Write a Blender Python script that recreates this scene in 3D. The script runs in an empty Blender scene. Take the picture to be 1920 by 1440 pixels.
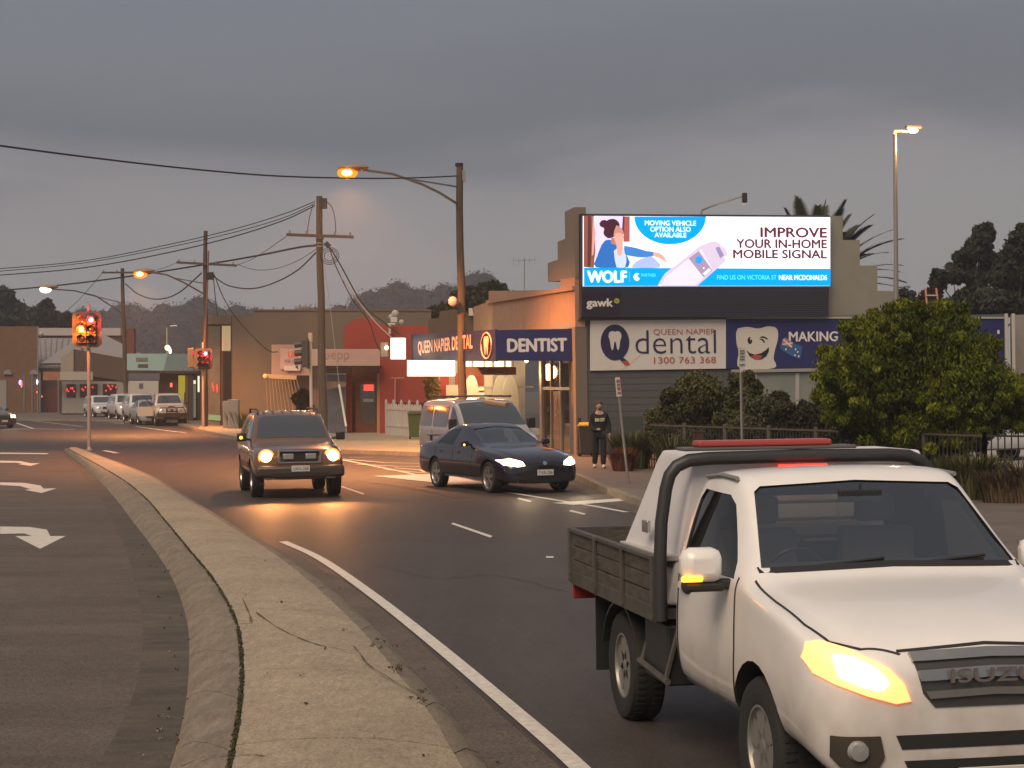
import bpy, bmesh, math, random
import numpy as np
from mathutils import Vector, Matrix
from mathutils.geometry import delaunay_2d_cdt
from mathutils.bvhtree import BVHTree

random.seed(7)
RNG = np.random.default_rng(7)
S = bpy.context.scene
COL = S.collection.objects

# ------------------------------------------------------------------ camera
FPX, ROLL, EYE, HZ = 3600.0, 0.0125, 2.35, 6.5
cam_d = bpy.data.cameras.new('camera')
cam = bpy.data.objects.new('camera', cam_d)
COL.link(cam)
cam_d.sensor_width = 36.0
cam_d.lens = 36.0 * FPX / 1920.0
cam_d.clip_start, cam_d.clip_end = 0.1, 6000
cam.matrix_world = (Matrix.Translation((0, 0, EYE)) @ Matrix.Rotation(math.pi / 2 - HZ / FPX, 4, 'X')
                    @ Matrix.Rotation(-ROLL, 4, 'Z'))
S.camera = cam

# ------------------------------------------------------------------ sky and sun
W_ = bpy.data.worlds.new('World')
S.world = W_
W_.use_nodes = True
nt = W_.node_tree
nt.nodes.clear()
def nd(t, **k):
    n = nt.nodes.new(t)
    for a, b in k.items():
        setattr(n, a, b)
    return n
out = nd('ShaderNodeOutputWorld'); bg = nd('ShaderNodeBackground')
sky = nd('ShaderNodeTexSky', sky_type='NISHITA', sun_disc=False)
sky.sun_elevation, sky.sun_rotation = math.radians(40), math.radians(200)
sky.dust_density = 4.0
tc = nd('ShaderNodeTexCoord'); mp = nd('ShaderNodeMapping')
mp.inputs['Scale'].default_value = (1.0, 1.0, 5.0)
mp.inputs['Location'].default_value = (3.1, 0.4, 0.2)
nz = nd('ShaderNodeTexNoise'); nz.inputs['Scale'].default_value = 3.2
nz.inputs['Detail'].default_value = 5; nz.inputs['Roughness'].default_value = 0.45
nz.inputs['Distortion'].default_value = 0.35
sep = nd('ShaderNodeSeparateXYZ')
m1 = nd('ShaderNodeMath', operation='MULTIPLY_ADD')
m1.inputs[1].default_value = 0.17; 
ramp = nd('ShaderNodeValToRGB')
R_ = ramp.color_ramp
R_.interpolation = 'B_SPLINE'
stops = [(0.0, (0.200, 0.190, 0.188)), (0.06, (0.200, 0.190, 0.190)), (0.095, (0.180, 0.170, 0.178)), (0.112, (0.135, 0.132, 0.146)),
         (0.130, (0.077, 0.086, 0.104)), (0.158, (0.082, 0.092, 0.111)), (0.19, (0.108, 0.117, 0.137)), (0.235, (0.086, 0.101, 0.125)), (0.5, (0.11, 0.12, 0.14)), (1.0, (0.13, 0.14, 0.16))]
R_.elements[0].position = 0; R_.elements[0].color = (*stops[0][1], 1)
R_.elements[1].position = 1; R_.elements[1].color = (*stops[-1][1], 1)
for p, c in stops[1:-1]:
    R_.elements.new(p).color = (*c, 1)
sub = nd('ShaderNodeMath', operation='SUBTRACT'); sub.inputs[1].default_value = 0.5
mixc = nd('ShaderNodeMix', data_type='RGBA')
mixc.inputs['Factor'].default_value = 0.93
sc_ = nd('ShaderNodeMix', data_type='RGBA', blend_type='MULTIPLY'); sc_.inputs['Factor'].default_value = 1.0
sc_.inputs['B'].default_value = (0.05, 0.05, 0.05, 1)
L = nt.links.new
L(tc.outputs['Generated'], mp.inputs['Vector']); L(mp.outputs['Vector'], nz.inputs['Vector'])
L(tc.outputs['Generated'], sep.inputs['Vector'])
L(nz.outputs['Fac'], sub.inputs[0]); L(sub.outputs[0], m1.inputs[0]); L(sep.outputs['Z'], m1.inputs[2])
L(m1.outputs[0], ramp.inputs['Fac'])
L(sky.outputs['Color'], sc_.inputs['A']); L(sc_.outputs['Result'], mixc.inputs['A']); L(ramp.outputs['Color'], mixc.inputs['B'])
L(mixc.outputs['Result'], bg.inputs['Color']); bg.inputs['Strength'].default_value = 1.56
L(bg.outputs[0], out.inputs['Surface'])

sun_d = bpy.data.lights.new('sun', 'SUN')
sun_d.energy, sun_d.angle, sun_d.color = 2.2, math.radians(40), (1.0, 0.77, 0.54)
sun = bpy.data.objects.new('sun', sun_d); COL.link(sun)
sun.rotation_euler = (math.radians(42), 0, math.radians(-28))

S.view_settings.view_transform = 'Standard'
S.view_settings.look = 'None'
S.view_settings.exposure = 0.42
S.view_settings.gamma = 1.0
S.view_settings.use_curve_mapping = False
S.render.engine = 'CYCLES'
S.cycles.use_denoising = True
S.cycles.max_bounces = 5
S.cycles.transparent_max_bounces = 16
S.cycles.sample_clamp_indirect = 3.0
S.cycles.caustics_reflective = False
S.cycles.caustics_refractive = False

# ------------------------------------------------------------------ measuring helpers
def uv(px, py):
    u, v = px - 960.0, 720.0 - py
    return u * math.cos(ROLL) + v * math.sin(ROLL), -u * math.sin(ROLL) + v * math.cos(ROLL) - HZ
def G(px, py, z=0.0):
    u, v = uv(px, py)
    Y = (z - EYE) * FPX / v
    return Vector((u / FPX * Y, Y, z))
def P(px, py, Y):
    u, v = uv(px, py)
    return Vector((u / FPX * Y, Y, EYE + v / FPX * Y))

# ------------------------------------------------------------------ materials
MATS = {}
def mat(name, col=(.5, .5, .5), rough=.6, metal=0.0, emit=None, es=1.0, var=0.0, vs=3.0, bump=0.0, bs=20.0, spec=.5, coat=0.0, stretch=None, fine=None):
    if name in MATS:
        return MATS[name]
    m = bpy.data.materials.new(name); m.use_nodes = True
    n = m.node_tree; b = n.nodes['Principled BSDF']
    b.inputs['Base Color'].default_value = (*col, 1)
    b.inputs['Roughness'].default_value = rough
    b.inputs['Metallic'].default_value = metal
    b.inputs['Specular IOR Level'].default_value = spec
    b.inputs['Coat Weight'].default_value = coat
    b.inputs['Coat Roughness'].default_value = 0.08
    if emit:
        b.inputs['Emission Color'].default_value = (*emit, 1)
        b.inputs['Emission Strength'].default_value = es
    if var or bump:
        t = n.nodes.new('ShaderNodeTexCoord')
        src = t.outputs['Object']
        if stretch:
            q = n.nodes.new('ShaderNodeMapping'); q.inputs['Scale'].default_value = stretch
            n.links.new(src, q.inputs['Vector']); src = q.outputs['Vector']
    if var:
        a = n.nodes.new('ShaderNodeTexNoise'); a.inputs['Scale'].default_value = vs
        a.inputs['Detail'].default_value = 8; a.inputs['Roughness'].default_value = .65
        n.links.new(src, a.inputs['Vector'])
        r = n.nodes.new('ShaderNodeValToRGB')
        r.color_ramp.elements[0].position, r.color_ramp.elements[1].position = .3, .7
        r.color_ramp.elements[0].color = (*[c * (1 - var) for c in col], 1)
        r.color_ramp.elements[1].color = (*[min(1, c * (1 + var)) for c in col], 1)
        n.links.new(a.outputs['Fac'], r.inputs['Fac'])
        n.links.new(r.outputs['Color'], b.inputs['Base Color'])
        if fine:   # speckle and streak grain multiplied over the colour
            last = r.outputs['Color']
            for fs_, fa, fst in fine:
                q2 = n.nodes.new('ShaderNodeMapping'); q2.inputs['Scale'].default_value = fst; q2.inputs['Rotation'].default_value = (0, 0, .5)
                n.links.new(t.outputs['Object'], q2.inputs['Vector'])
                a2 = n.nodes.new('ShaderNodeTexNoise'); a2.inputs['Scale'].default_value = fs_; a2.inputs['Detail'].default_value = 5; a2.inputs['Roughness'].default_value = .7
                n.links.new(q2.outputs['Vector'], a2.inputs['Vector'])
                mr = n.nodes.new('ShaderNodeMapRange'); mr.inputs['From Min'].default_value = .3; mr.inputs['From Max'].default_value = .7
                mr.inputs['To Min'].default_value = 1 - fa; mr.inputs['To Max'].default_value = 1 + fa
                n.links.new(a2.outputs['Fac'], mr.inputs['Value'])
                mm = n.nodes.new('ShaderNodeMix'); mm.data_type = 'RGBA'; mm.blend_type = 'MULTIPLY'; mm.inputs['Factor'].default_value = 1
                n.links.new(last, mm.inputs['A']); n.links.new(mr.outputs['Result'], mm.inputs['B']); last = mm.outputs['Result']
            n.links.new(last, b.inputs['Base Color'])
    if bump:
        a = n.nodes.new('ShaderNodeTexNoise'); a.inputs['Scale'].default_value = bs
        a.inputs['Detail'].default_value = 4
        n.links.new(src, a.inputs['Vector'])
        u = n.nodes.new('ShaderNodeBump'); u.inputs['Strength'].default_value = bump
        u.inputs['Distance'].default_value = .02
        n.links.new(a.outputs['Fac'], u.inputs['Height'])
        n.links.new(u.outputs['Normal'], b.inputs['Normal'])
    MATS[name] = m
    return m

def glass_mat(name, tint=(.5, .55, .55), alpha=.6, rough=.03, base=.035):
    m = bpy.data.materials.new(name); m.use_nodes = True
    n = m.node_tree; n.nodes.clear()
    o = n.nodes.new('ShaderNodeOutputMaterial'); g = n.nodes.new('ShaderNodeBsdfGlossy')
    t = n.nodes.new('ShaderNodeBsdfTransparent'); d = n.nodes.new('ShaderNodeBsdfDiffuse')
    f0 = n.nodes.new('ShaderNodeLayerWeight'); f0.inputs['Blend'].default_value = .5
    f = n.nodes.new('ShaderNodeMath'); f.operation = 'POWER'; f.inputs[1].default_value = 3.5; n.links.new(f0.outputs['Facing'], f.inputs[0])
    mx = n.nodes.new('ShaderNodeMixShader'); m2 = n.nodes.new('ShaderNodeMixShader')
    m2.inputs[0].default_value = 1 - alpha
    t.inputs['Color'].default_value = (*tint, 1); d.inputs['Color'].default_value = (.03, .03, .03, 1)
    g.inputs['Roughness'].default_value = rough
    ad = n.nodes.new('ShaderNodeMath'); ad.operation = 'MULTIPLY_ADD'; ad.use_clamp = True
    ad.inputs[1].default_value = .75; ad.inputs[2].default_value = base
    n.links.new(f.outputs[0], ad.inputs[0]); n.links.new(ad.outputs[0], mx.inputs[0])
    n.links.new(t.outputs[0], m2.inputs[1]); n.links.new(d.outputs[0], m2.inputs[2])
    n.links.new(m2.outputs[0], mx.inputs[1]); n.links.new(g.outputs[0], mx.inputs[2])
    n.links.new(mx.outputs[0], o.inputs['Surface'])
    MATS[name] = m
    return m

# ------------------------------------------------------------------ mesh helpers
class MB:
    def __init__(s):
        s.v, s.f, s.m = [], [], []
    def add(s, vs, fs, m=0):
        k = len(s.v)
        s.v += [tuple(v) for v in vs]
        s.f += [tuple(i + k for i in f) for f in fs]
        s.m += [m] * len(fs)
        return s
    def box(s, x0, x1, y0, y1, z0, z1, m=0):
        vs = [(x, y, z) for x in (x0, x1) for y in (y0, y1) for z in (z0, z1)]
        return s.add(vs, [(0, 1, 3, 2), (4, 6, 7, 5), (0, 4, 5, 1), (2, 3, 7, 6), (0, 2, 6, 4), (1, 5, 7, 3)], m)
    def beam(s, a, b, w, h, m=0, up=(0, 0, 1)):
        a, b = Vector(a), Vector(b); d = (b - a).normalized(); r = d.cross(Vector(up))
        if r.length < 1e-4: r = Vector((1, 0, 0))
        r.normalize(); u = r.cross(d)
        vs = [p + r * i * w / 2 + u * j * h / 2 for p in (a, b) for i, j in ((-1, -1), (1, -1), (1, 1), (-1, 1))]
        return s.add(vs, [(3, 2, 1, 0), (4, 5, 6, 7), (0, 1, 5, 4), (1, 2, 6, 5), (2, 3, 7, 6), (3, 0, 4, 7)], m)
    def tube(s, pts, r, n=8, m=0, cap=True):
        pts = [Vector(p) for p in pts]
        rs = r if isinstance(r, (list, tuple)) else [r] * len(pts)
        vs, fs = [], []
        prev = None
        for i, p in enumerate(pts):
            d = (pts[min(i + 1, len(pts) - 1)] - pts[max(i - 1, 0)]).normalized()
            if prev is None:
                q = Vector((0, 0, 1)) if abs(d.z) < .9 else Vector((1, 0, 0))
                a = d.cross(q).normalized()
            else:
                a = (prev - d * prev.dot(d)).normalized()
            prev = a; b = d.cross(a)
            vs += [p + (a * math.cos(t) + b * math.sin(t)) * rs[i] for t in [2 * math.pi * j / n for j in range(n)]]
        for i in range(len(pts) - 1):
            for j in range(n):
                k = (j + 1) % n
                fs.append((i * n + j, i * n + k, i * n + n + k, i * n + n + j))
        if cap:
            fs.append(tuple(range(n - 1, -1, -1))); fs.append(tuple((len(pts) - 1) * n + j for j in range(n)))
        return s.add(vs, fs, m)
    def lathe(s, prof, c=(0, 0, 0), axis='Z', n=24, m=0, cap=True):
        vs, fs = [], []
        for r, h in prof:
            for j in range(n):
                t = 2 * math.pi * j / n; a, b = r * math.cos(t), r * math.sin(t)
                p = {'Z': (a, b, h), 'Y': (a, h, b), 'X': (h, a, b)}[axis]
                vs.append((p[0] + c[0], p[1] + c[1], p[2] + c[2]))
        for i in range(len(prof) - 1):
            for j in range(n):
                k = (j + 1) % n
                fs.append((i * n + j, i * n + k, i * n + n + k, i * n + n + j))
        if cap: fs.append(tuple(range(n - 1, -1, -1))); fs.append(tuple((len(prof) - 1) * n + j for j in range(n)))
        return s.add(vs, fs, m)
    def prism(s, poly, d, m=0):
        n = len(poly); d = Vector(d)
        vs = [Vector(p) for p in poly] + [Vector(p) + d for p in poly]
        fs = [tuple(range(n)), tuple(range(2 * n - 1, n - 1, -1))]
        fs += [(i, i + n, (i + 1) % n + n, (i + 1) % n) for i in range(n)]
        return s.add(vs, fs, m)
    def ball(s, c, r, n=12, k=8, m=0):
        rx, ry, rz = r if isinstance(r, (tuple, list)) else (r, r, r)
        vs, fs = [(c[0], c[1], c[2] - rz)], []
        for i in range(1, k):
            t = math.pi * i / k - math.pi / 2
            for j in range(n):
                a = 2 * math.pi * j / n
                vs.append((c[0] + rx * math.cos(t) * math.cos(a), c[1] + ry * math.cos(t) * math.sin(a), c[2] + rz * math.sin(t)))
        vs.append((c[0], c[1], c[2] + rz))
        for j in range(n):
            fs.append((0, 1 + (j + 1) % n, 1 + j))
            for i in range(k - 2):
                b = 1 + i * n
                fs.append((b + j, b + (j + 1) % n, b + n + (j + 1) % n, b + n + j))
            b = 1 + (k - 2) * n
            fs.append((b + j, b + (j + 1) % n, len(vs) - 1))
        return s.add(vs, fs, m)
    def mesh(s, name, mats, smooth=False):
        me = bpy.data.meshes.new(name)
        me.from_pydata(s.v, [], s.f)
        for x in (mats if isinstance(mats, (list, tuple)) else [mats]):
            me.materials.append(x)
        me.polygons.foreach_set('material_index', s.m)
        if smooth:
            me.polygons.foreach_set('use_smooth', [True] * len(me.polygons))
            if smooth != 'all':
                me.set_sharp_from_angle(angle=math.radians(smooth if smooth is not True and smooth > 1 else 40))
        me.update()
        return me
    def build(s, name, mats, parent=None, loc=None, smooth=False, bevel=0, fix=True):
        me = s.mesh(name, mats, False)
        if fix:
            bm = bmesh.new(); bm.from_mesh(me)
            bmesh.ops.recalc_face_normals(bm, faces=bm.faces)
            bm.to_mesh(me); bm.free()
        if smooth:
            me.polygons.foreach_set('use_smooth', [True] * len(me.polygons))
            me.set_sharp_from_angle(angle=math.radians(40))
        o = bpy.data.objects.new(name, me); COL.link(o)
        if parent: o.parent = parent
        if loc is not None: o.location = loc
        if bevel:
            b = o.modifiers.new('bevel', 'BEVEL'); b.width = bevel; b.segments = 2; b.limit_method = 'ANGLE'
        return o

def thing(name, label, cat, loc=(0, 0, 0), rz=0, group=None):
    o = bpy.data.objects.new(name, None); COL.link(o)
    o.location = loc; o.rotation_euler = (0, 0, rz); o.empty_display_size = .2
    o['label'] = label; o['category'] = cat
    if group: o['group'] = group
    return o
def tag(o, label, cat, group=None):
    o['label'] = label; o['category'] = cat
    if group: o['group'] = group
    return o
def struct(o, kind='structure'):
    o['kind'] = kind
    return o
def copy_tree(o, parent=None):
    c = o.copy(); COL.link(c); c.parent = parent
    for ch in o.children:
        copy_tree(ch, c)
    return c
def inv(parent):
    return Matrix.Rotation(-parent.rotation_euler.z, 4, 'Z') @ Matrix.Translation(-parent.location) if parent else Matrix()

class Fr:
    """a vertical wall plane: s runs along it, t is height, off is towards the street"""
    def __init__(s, p0, d, side=-1):
        s.p0 = Vector((p0[0], p0[1], 0)); s.d = Vector((d[0], d[1], 0)).normalized()
        s.n = Vector((s.d.y, -s.d.x, 0)) * (1 if side < 0 else -1)
    def st(s, px, py):
        u, v = uv(px, py); D = Vector((u / FPX, 1, v / FPX)); O = Vector((0, 0, EYE))
        t = (s.p0 - O).dot(s.n) / D.dot(s.n)
        q = O + D * t
        return (q - s.p0).dot(s.d), q.z
    def pt(s, a, t, off=0):
        q = s.p0 + s.d * a + s.n * off
        return Vector((q.x, q.y, t))
    def poly(s, name, pts, m, off=0, th=.03, parent=None, px=True, bevel=0):
        if px: pts = [s.st(*p) for p in pts]
        b = MB(); b.prism([s.pt(a, t, off) for a, t in pts], -s.n * th)
        o = b.build(name, m, None, bevel=bevel)
        return fix_parent(o, parent)
    def rect(s, name, x0, y0, x1, y1, m, **k):
        return s.poly(name, [(x0, y0), (x1, y0), (x1, y1), (x0, y1)], m, **k)
    def wh(s, x0, y0, x1, y1):
        a, b = s.st(x0, (y0 + y1) / 2), s.st(x1, (y0 + y1) / 2)
        c, d = s.st((x0 + x1) / 2, y0), s.st((x0 + x1) / 2, y1)
        return (a[0] + b[0]) / 2, (c[1] + d[1]) / 2, abs(b[0] - a[0]), abs(c[1] - d[1])
    def text(s, body, x0, y0, x1, y1, m, off=.01, parent=None, bold=0, name='lettering', ext=.006, flip=False):
        cx, cz, w, h = s.wh(x0, y0, x1, y1)
        return text_fit(body, name, m, s.pt(cx, cz, off), s.d * (-1 if flip else 1), Vector((0, 0, 1)), w, h, parent, bold, ext)
def fix_parent(o, parent):
    if parent:
        o.data.transform(inv(parent)); o.parent = parent
    return o
def sub_of(o, part):
    o.data.transform(inv(part.parent)); o.parent = part
    return o
def text_fit(body, name, m, c, right, up, w, h, parent=None, bold=0, ext=.006, local=False):
    cu = bpy.data.curves.new('tmp', 'FONT'); cu.body = body; cu.extrude = 0.0; cu.offset = min(0, bold)
    cu.resolution_u = 3; cu.align_x = 'CENTER'; cu.space_line = .85
    t = bpy.data.objects.new('tmp', cu)
    me = bpy.data.meshes.new_from_object(t)
    bpy.data.objects.remove(t); bpy.data.curves.remove(cu)
    co = np.empty(len(me.vertices) * 3); me.vertices.foreach_get('co', co); co = co.reshape(-1, 3)
    lo, hi = co.min(0), co.max(0)
    q = (co - (lo + hi) / 2); q[:, 0] *= w / max(1e-6, hi[0] - lo[0]); q[:, 1] *= h / max(1e-6, hi[1] - lo[1])
    right, up = Vector(right).normalized(), Vector(up).normalized(); n = right.cross(up)
    R = np.array([right, up, n])
    q[:, 2] = ext
    me.vertices.foreach_set('co', (q @ R + np.array(c)).ravel())
    if bold > .015:   # heavier strokes: the glyphs again, shifted by a hair
        bm = bmesh.new(); bm.from_mesh(me); base = bm.faces[:]; k_ = bold * h * 1.7
        for i, (dx, dy) in enumerate(((1, 0), (-1, 0), (.0, .8), (.0, -.8))):
            g2 = bmesh.ops.duplicate(bm, geom=base)['geom']
            vv = [e for e in g2 if isinstance(e, bmesh.types.BMVert)]
            bmesh.ops.translate(bm, verts=vv, vec=right * dx * k_ + up * dy * k_ - n * .0008 * (i + 1))
        bm.to_mesh(me); bm.free()
    me.materials.clear(); me.materials.append(m); me.name = name; me.update()
    o = bpy.data.objects.new(name, me); COL.link(o)
    if parent:
        if not local: me.transform(inv(parent))
        o.parent = parent
    return o

def ellipse(cx, cy, rx, ry, n=28, a0=0, a1=360):
    return [(cx + rx * math.cos(math.radians(a0 + (a1 - a0) * i / (n - (a1 - a0 != 360)))),
             cy + ry * math.sin(math.radians(a0 + (a1 - a0) * i / (n - (a1 - a0 != 360))))) for i in range(n)]
def rrect(x0, y0, x1, y1, r, n=4):
    o = []
    for cx, cy, a in ((x1 - r, y1 - r, 0), (x0 + r, y1 - r, 90), (x0 + r, y0 + r, 180), (x1 - r, y0 + r, 270)):
        o += [(cx + r * math.cos(math.radians(a + 90 * i / n)), cy + r * math.sin(math.radians(a + 90 * i / n))) for i in range(n + 1)]
    return o

def np_mesh(name, V, F, mats, mi=None, parent=None, smooth=False):
    me = bpy.data.meshes.new(name)
    k = F.shape[1]
    me.vertices.add(len(V)); me.vertices.foreach_set('co', V.astype(np.float32).ravel())
    me.loops.add(F.size); me.loops.foreach_set('vertex_index', F.astype(np.int32).ravel())
    me.polygons.add(len(F)); me.polygons.foreach_set('loop_start', np.arange(0, F.size, k, dtype=np.int32))
    for x in mats: me.materials.append(x)
    if mi is not None: me.polygons.foreach_set('material_index', mi.astype(np.int32))
    if smooth: me.polygons.foreach_set('use_smooth', [True] * len(F))
    me.update(calc_edges=True); me.validate()
    o = bpy.data.objects.new(name, me); COL.link(o)
    if parent: o.parent = parent
    return o

def leaf_cloud(name, blobs, n, size, mats, parent=None, elong=2.2, droop=.4, shell=.55, flat=0.0):
    """n small leaf faces spread through a set of ellipsoid clumps (x,y,z,rx,ry,rz)"""
    B = np.array(blobs, float)
    w = (B[:, 3] * B[:, 4] * B[:, 5]) ** (2 / 3); w /= w.sum()
    idx = RNG.choice(len(B), n, p=w)
    d = RNG.normal(size=(n, 3)); d /= np.linalg.norm(d, axis=1)[:, None]
    rad = shell + (1 - shell) * RNG.random(n) ** .6
    rad *= 1 + .12 * RNG.normal(size=n)
    c = B[idx, :3] + d * rad[:, None] * B[idx, 3:6]
    a = RNG.normal(size=(n, 3)); a[:, 2] -= droop * 2; a /= np.linalg.norm(a, axis=1)[:, None]
    nr = d + RNG.normal(size=(n, 3)) * .7; nr[:, 2] += flat
    b = np.cross(a, nr); b /= np.linalg.norm(b, axis=1)[:, None] + 1e-9
    s = size * (.6 + .8 * RNG.random(n))[:, None]
    h = a * s * elong / 2; k = b * s / 2
    V = np.stack([c - h, c + k, c + h, c - k], 1).reshape(-1, 3)
    F = np.arange(4 * n).reshape(n, 4)
    cl = RNG.random(len(B))[idx]
    mi = np.clip(((cl * .55 + RNG.random(n) * .45) * len(mats)).astype(int), 0, len(mats) - 1)
    return np_mesh(name, V, F, mats, mi, parent)

def leaf_mat(name, col, tr=.25):
    m = mat(name, col, rough=.7, spec=.12)
    b = m.node_tree.nodes['Principled BSDF']
    return m

def spot(name, loc, target, energy, color, size=60, blend=.8, radius=.08, parent=None):
    l = bpy.data.lights.new(name, 'SPOT'); l.energy = energy; l.color = color; l.spot_size = math.radians(size)
    l.spot_blend = blend; l.shadow_soft_size = radius
    o = bpy.data.objects.new(name, l); COL.link(o)
    loc, target = Vector(loc), Vector(target)
    o.location = loc; o.rotation_euler = (target - loc).to_track_quat('-Z', 'Y').to_euler()
    if parent: o.parent = parent
    return o
def point(name, loc, energy, color, radius=.1, parent=None):
    l = bpy.data.lights.new(name, 'POINT'); l.energy = energy; l.color = color; l.shadow_soft_size = radius
    o = bpy.data.objects.new(name, l); COL.link(o); o.location = loc
    if parent: o.parent = parent
    return o
# ================================================================== ground, road, island
asphalt = mat('asphalt', (.060, .047, .040), rough=.62, var=.10, vs=.5, bump=.7, bs=70, spec=.4, fine=[(45, .55, (1, 1, 1)), (6, .12, (1, 1, 1)), (1.1, .18, (1, .14, 1))])
n = asphalt.node_tree
b_ = n.nodes['Principled BSDF']
nzr = n.nodes.new('ShaderNodeTexNoise'); nzr.inputs['Scale'].default_value = 120; nzr.inputs['Detail'].default_value = 3
rr = n.nodes.new('ShaderNodeMapRange'); rr.inputs['To Min'].default_value = .34; rr.inputs['To Max'].default_value = .85
tcx = n.nodes.new('ShaderNodeTexCoord'); n.links.new(tcx.outputs['Object'], nzr.inputs['Vector'])
n.links.new(nzr.outputs['Fac'], rr.inputs['Value']); n.links.new(rr.outputs['Result'], b_.inputs['Roughness'])
asphalt2 = mat('old_asphalt', (.105, .088, .074), rough=.75, var=.12, vs=.6, bump=.5, bs=70, spec=.3, fine=[(40, .55, (1, 1, 1)), (5, .14, (1, 1, 1)), (1.0, .2, (.2, 1, 1))])
concrete = mat('island_concrete', (.325, .266, .194), rough=.9, var=.14, vs=.7, bump=.5, bs=60, fine=[(50, .42, (1, 1, 1)), (16, .14, (1.4, .22, 1)), (7, .14, (1, 1, 1))])
conc_kerb = mat('kerb_concrete', (.20, .165, .125), rough=.9, var=.22, vs=2.0, bump=.5, bs=50, fine=[(50, .35, (1, 1, 1)), (12, .2, (1.5, .2, 1))])
gutterm = mat('gutter_concrete', (.080, .066, .050), rough=.8, var=.3, vs=1.0, bump=.5, bs=40, fine=[(50, .35, (1, 1, 1)), (5, .3, (.3, 1.2, 1))])
apronm = mat('apron_concrete', (.34, .27, .19), rough=.85, var=.15, vs=.6)
pathm = mat('footpath_asphalt', (.13, .105, .09), rough=.85, var=.2, vs=1.2, bump=.3, bs=40)
paint = mat('road_paint', (.62, .58, .52), rough=.6, var=.22, vs=14)
soil = mat('soil', (.10, .075, .05), rough=.95, var=.3, vs=2)
moss = mat('moss', (.055, .055, .022), rough=.95, var=.4, vs=12)
jointm = mat('joint_dirt', (.035, .028, .02), rough=.95)

def sheet(name, pts, z, m, kind='structure'):
    b = MB(); b.add([(p[0], p[1], z) for p in pts], [tuple(range(len(pts)))])
    o = b.build(name, m); struct(o, kind)
    return o
bm_g = MB()
bm_g.add([(-2500, -60, -.012), (2500, -60, -.012), (2500, 3500, -.012), (-2500, 3500, -.012)], [(0, 1, 2, 3)])
struct(bm_g.build('ground', mat('verge_ground', (.09, .08, .06), rough=.95, var=.3, vs=.2)))
sheet('road', [(-60, -20), (40, -20), (40, 60), (10, 120), (-20, 190), (-140, 260), (-140, 120), (-60, 60)], 0, asphalt)

def smooth_poly(pts, n):
    """Catmull-Rom through ground points, n samples per span"""
    o = []
    P4 = [pts[0] * 2 - pts[1]] + pts + [pts[-1] * 2 - pts[-2]]
    for i in range(1, len(P4) - 2):
        a, b, c, d = P4[i - 1:i + 3]
        for j in range(n):
            t = j / n
            o.append(.5 * ((2 * b) + (c - a) * t + (2 * a - 5 * b + 4 * c - d) * t * t + (3 * b - a - 3 * c + d) * t ** 3))
    o.append(P4[-2])
    return o
# the island, as cross-sections from near to far
rowsL = [(150, 1500), (180, 1440), (240, 1330), (264, 1240), (266, 1160), (252, 1085), (235, 1030), (212, 980), (185, 930), (152, 888), (112, 845)]
rowsF = [(280, 1500), (318, 1440), (346, 1330), (354, 1240), (350, 1165), (325, 1090), (288, 1030), (250, 980), (212, 930), (172, 888), (119, 845)]
rowsS = [(415, 1500), (429, 1440), (449, 1330), (453, 1240), (440, 1160), (398, 1085), (353, 1030), (312, 980), (268, 930), (212, 888), (127, 841)]
rowsR = [(925, 1500), (868, 1440), (808, 1340), (745, 1262), (676, 1180), (586, 1095), (505, 1032), (424, 982), (338, 928), (268, 888), (150, 841)]
rowsE = [(960, 1500), (915, 1440), (846, 1340), (778, 1262), (705, 1180), (610, 1097), (522, 1036), (438, 985), (349, 931), (276, 889), (158, 845)]
def curve_px(rows, z, n=10):
    q = smooth_poly([G(x, y, z) for x, y in rows], n)
    d = (q[0] - q[1]).normalized()
    return [q[0] + d * (.75 * k) for k in range(14, 0, -1)] + q   # carry the kerb on past the frame
HI = .16
cL, cF, cS, cR, cE = (curve_px(r, z) for r, z in ((rowsL, 0), (rowsF, 0), (rowsS, HI), (rowsR, HI * .8), (rowsE, 0)))
NN = len(cL)
sheet('left_carriageway', [(-60, -10)] + [(p.x, p.y) for p in cL] + [(-60, 75)], .004, asphalt2)
sheet('asphalt_patch', [G(545, 1017), G(640, 1017), G(1100, 1019), G(2200, 1012), (9, -8), (1.5, -8), G(1180, 1540), G(1070, 1440), G(950, 1330), G(800, 1200), G(690, 1113), G(605, 1054)], .004, mat('dark_asphalt', (.052, .043, .038), rough=.6, var=.12, vs=.6, bump=.5, bs=80, fine=[(45, .6, (1, 1, 1)), (5, .14, (1, 1, 1)), (1.2, .22, (1, .14, 1))]))
# kerb profile on the left: gutter, rounded mountable kerb, then the slab
def strip(name, A, B_, m, za, zb, th=None, ks=None, smooth=True):
    b = MB(); k = len(A)
    cols = ks or [0, 1]
    vs = []
    for t, dz in cols if ks else [(0, 0), (1, 0)]:
        for a, c in zip(A, B_):
            p = a.lerp(c, t); vs.append((p.x, p.y, za + (zb - za) * t + dz))
    nc = len(cols if ks else [0, 1])
    fs = [(i * k + j, i * k + j + 1, (i + 1) * k + j + 1, (i + 1) * k + j) for i in range(nc - 1) for j in range(k - 1)]
    b.add(vs, fs)
    o = b.build(name, m, smooth=smooth)
    return struct(o)
isl = struct(bpy.data.objects.new('traffic_island', None)); COL.link(isl)
strip('gutter', cL, cF, gutterm, .004, .006, ks=[(0, 0), (.3, -.0), (.6, -.002), (1, 0)])
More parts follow.
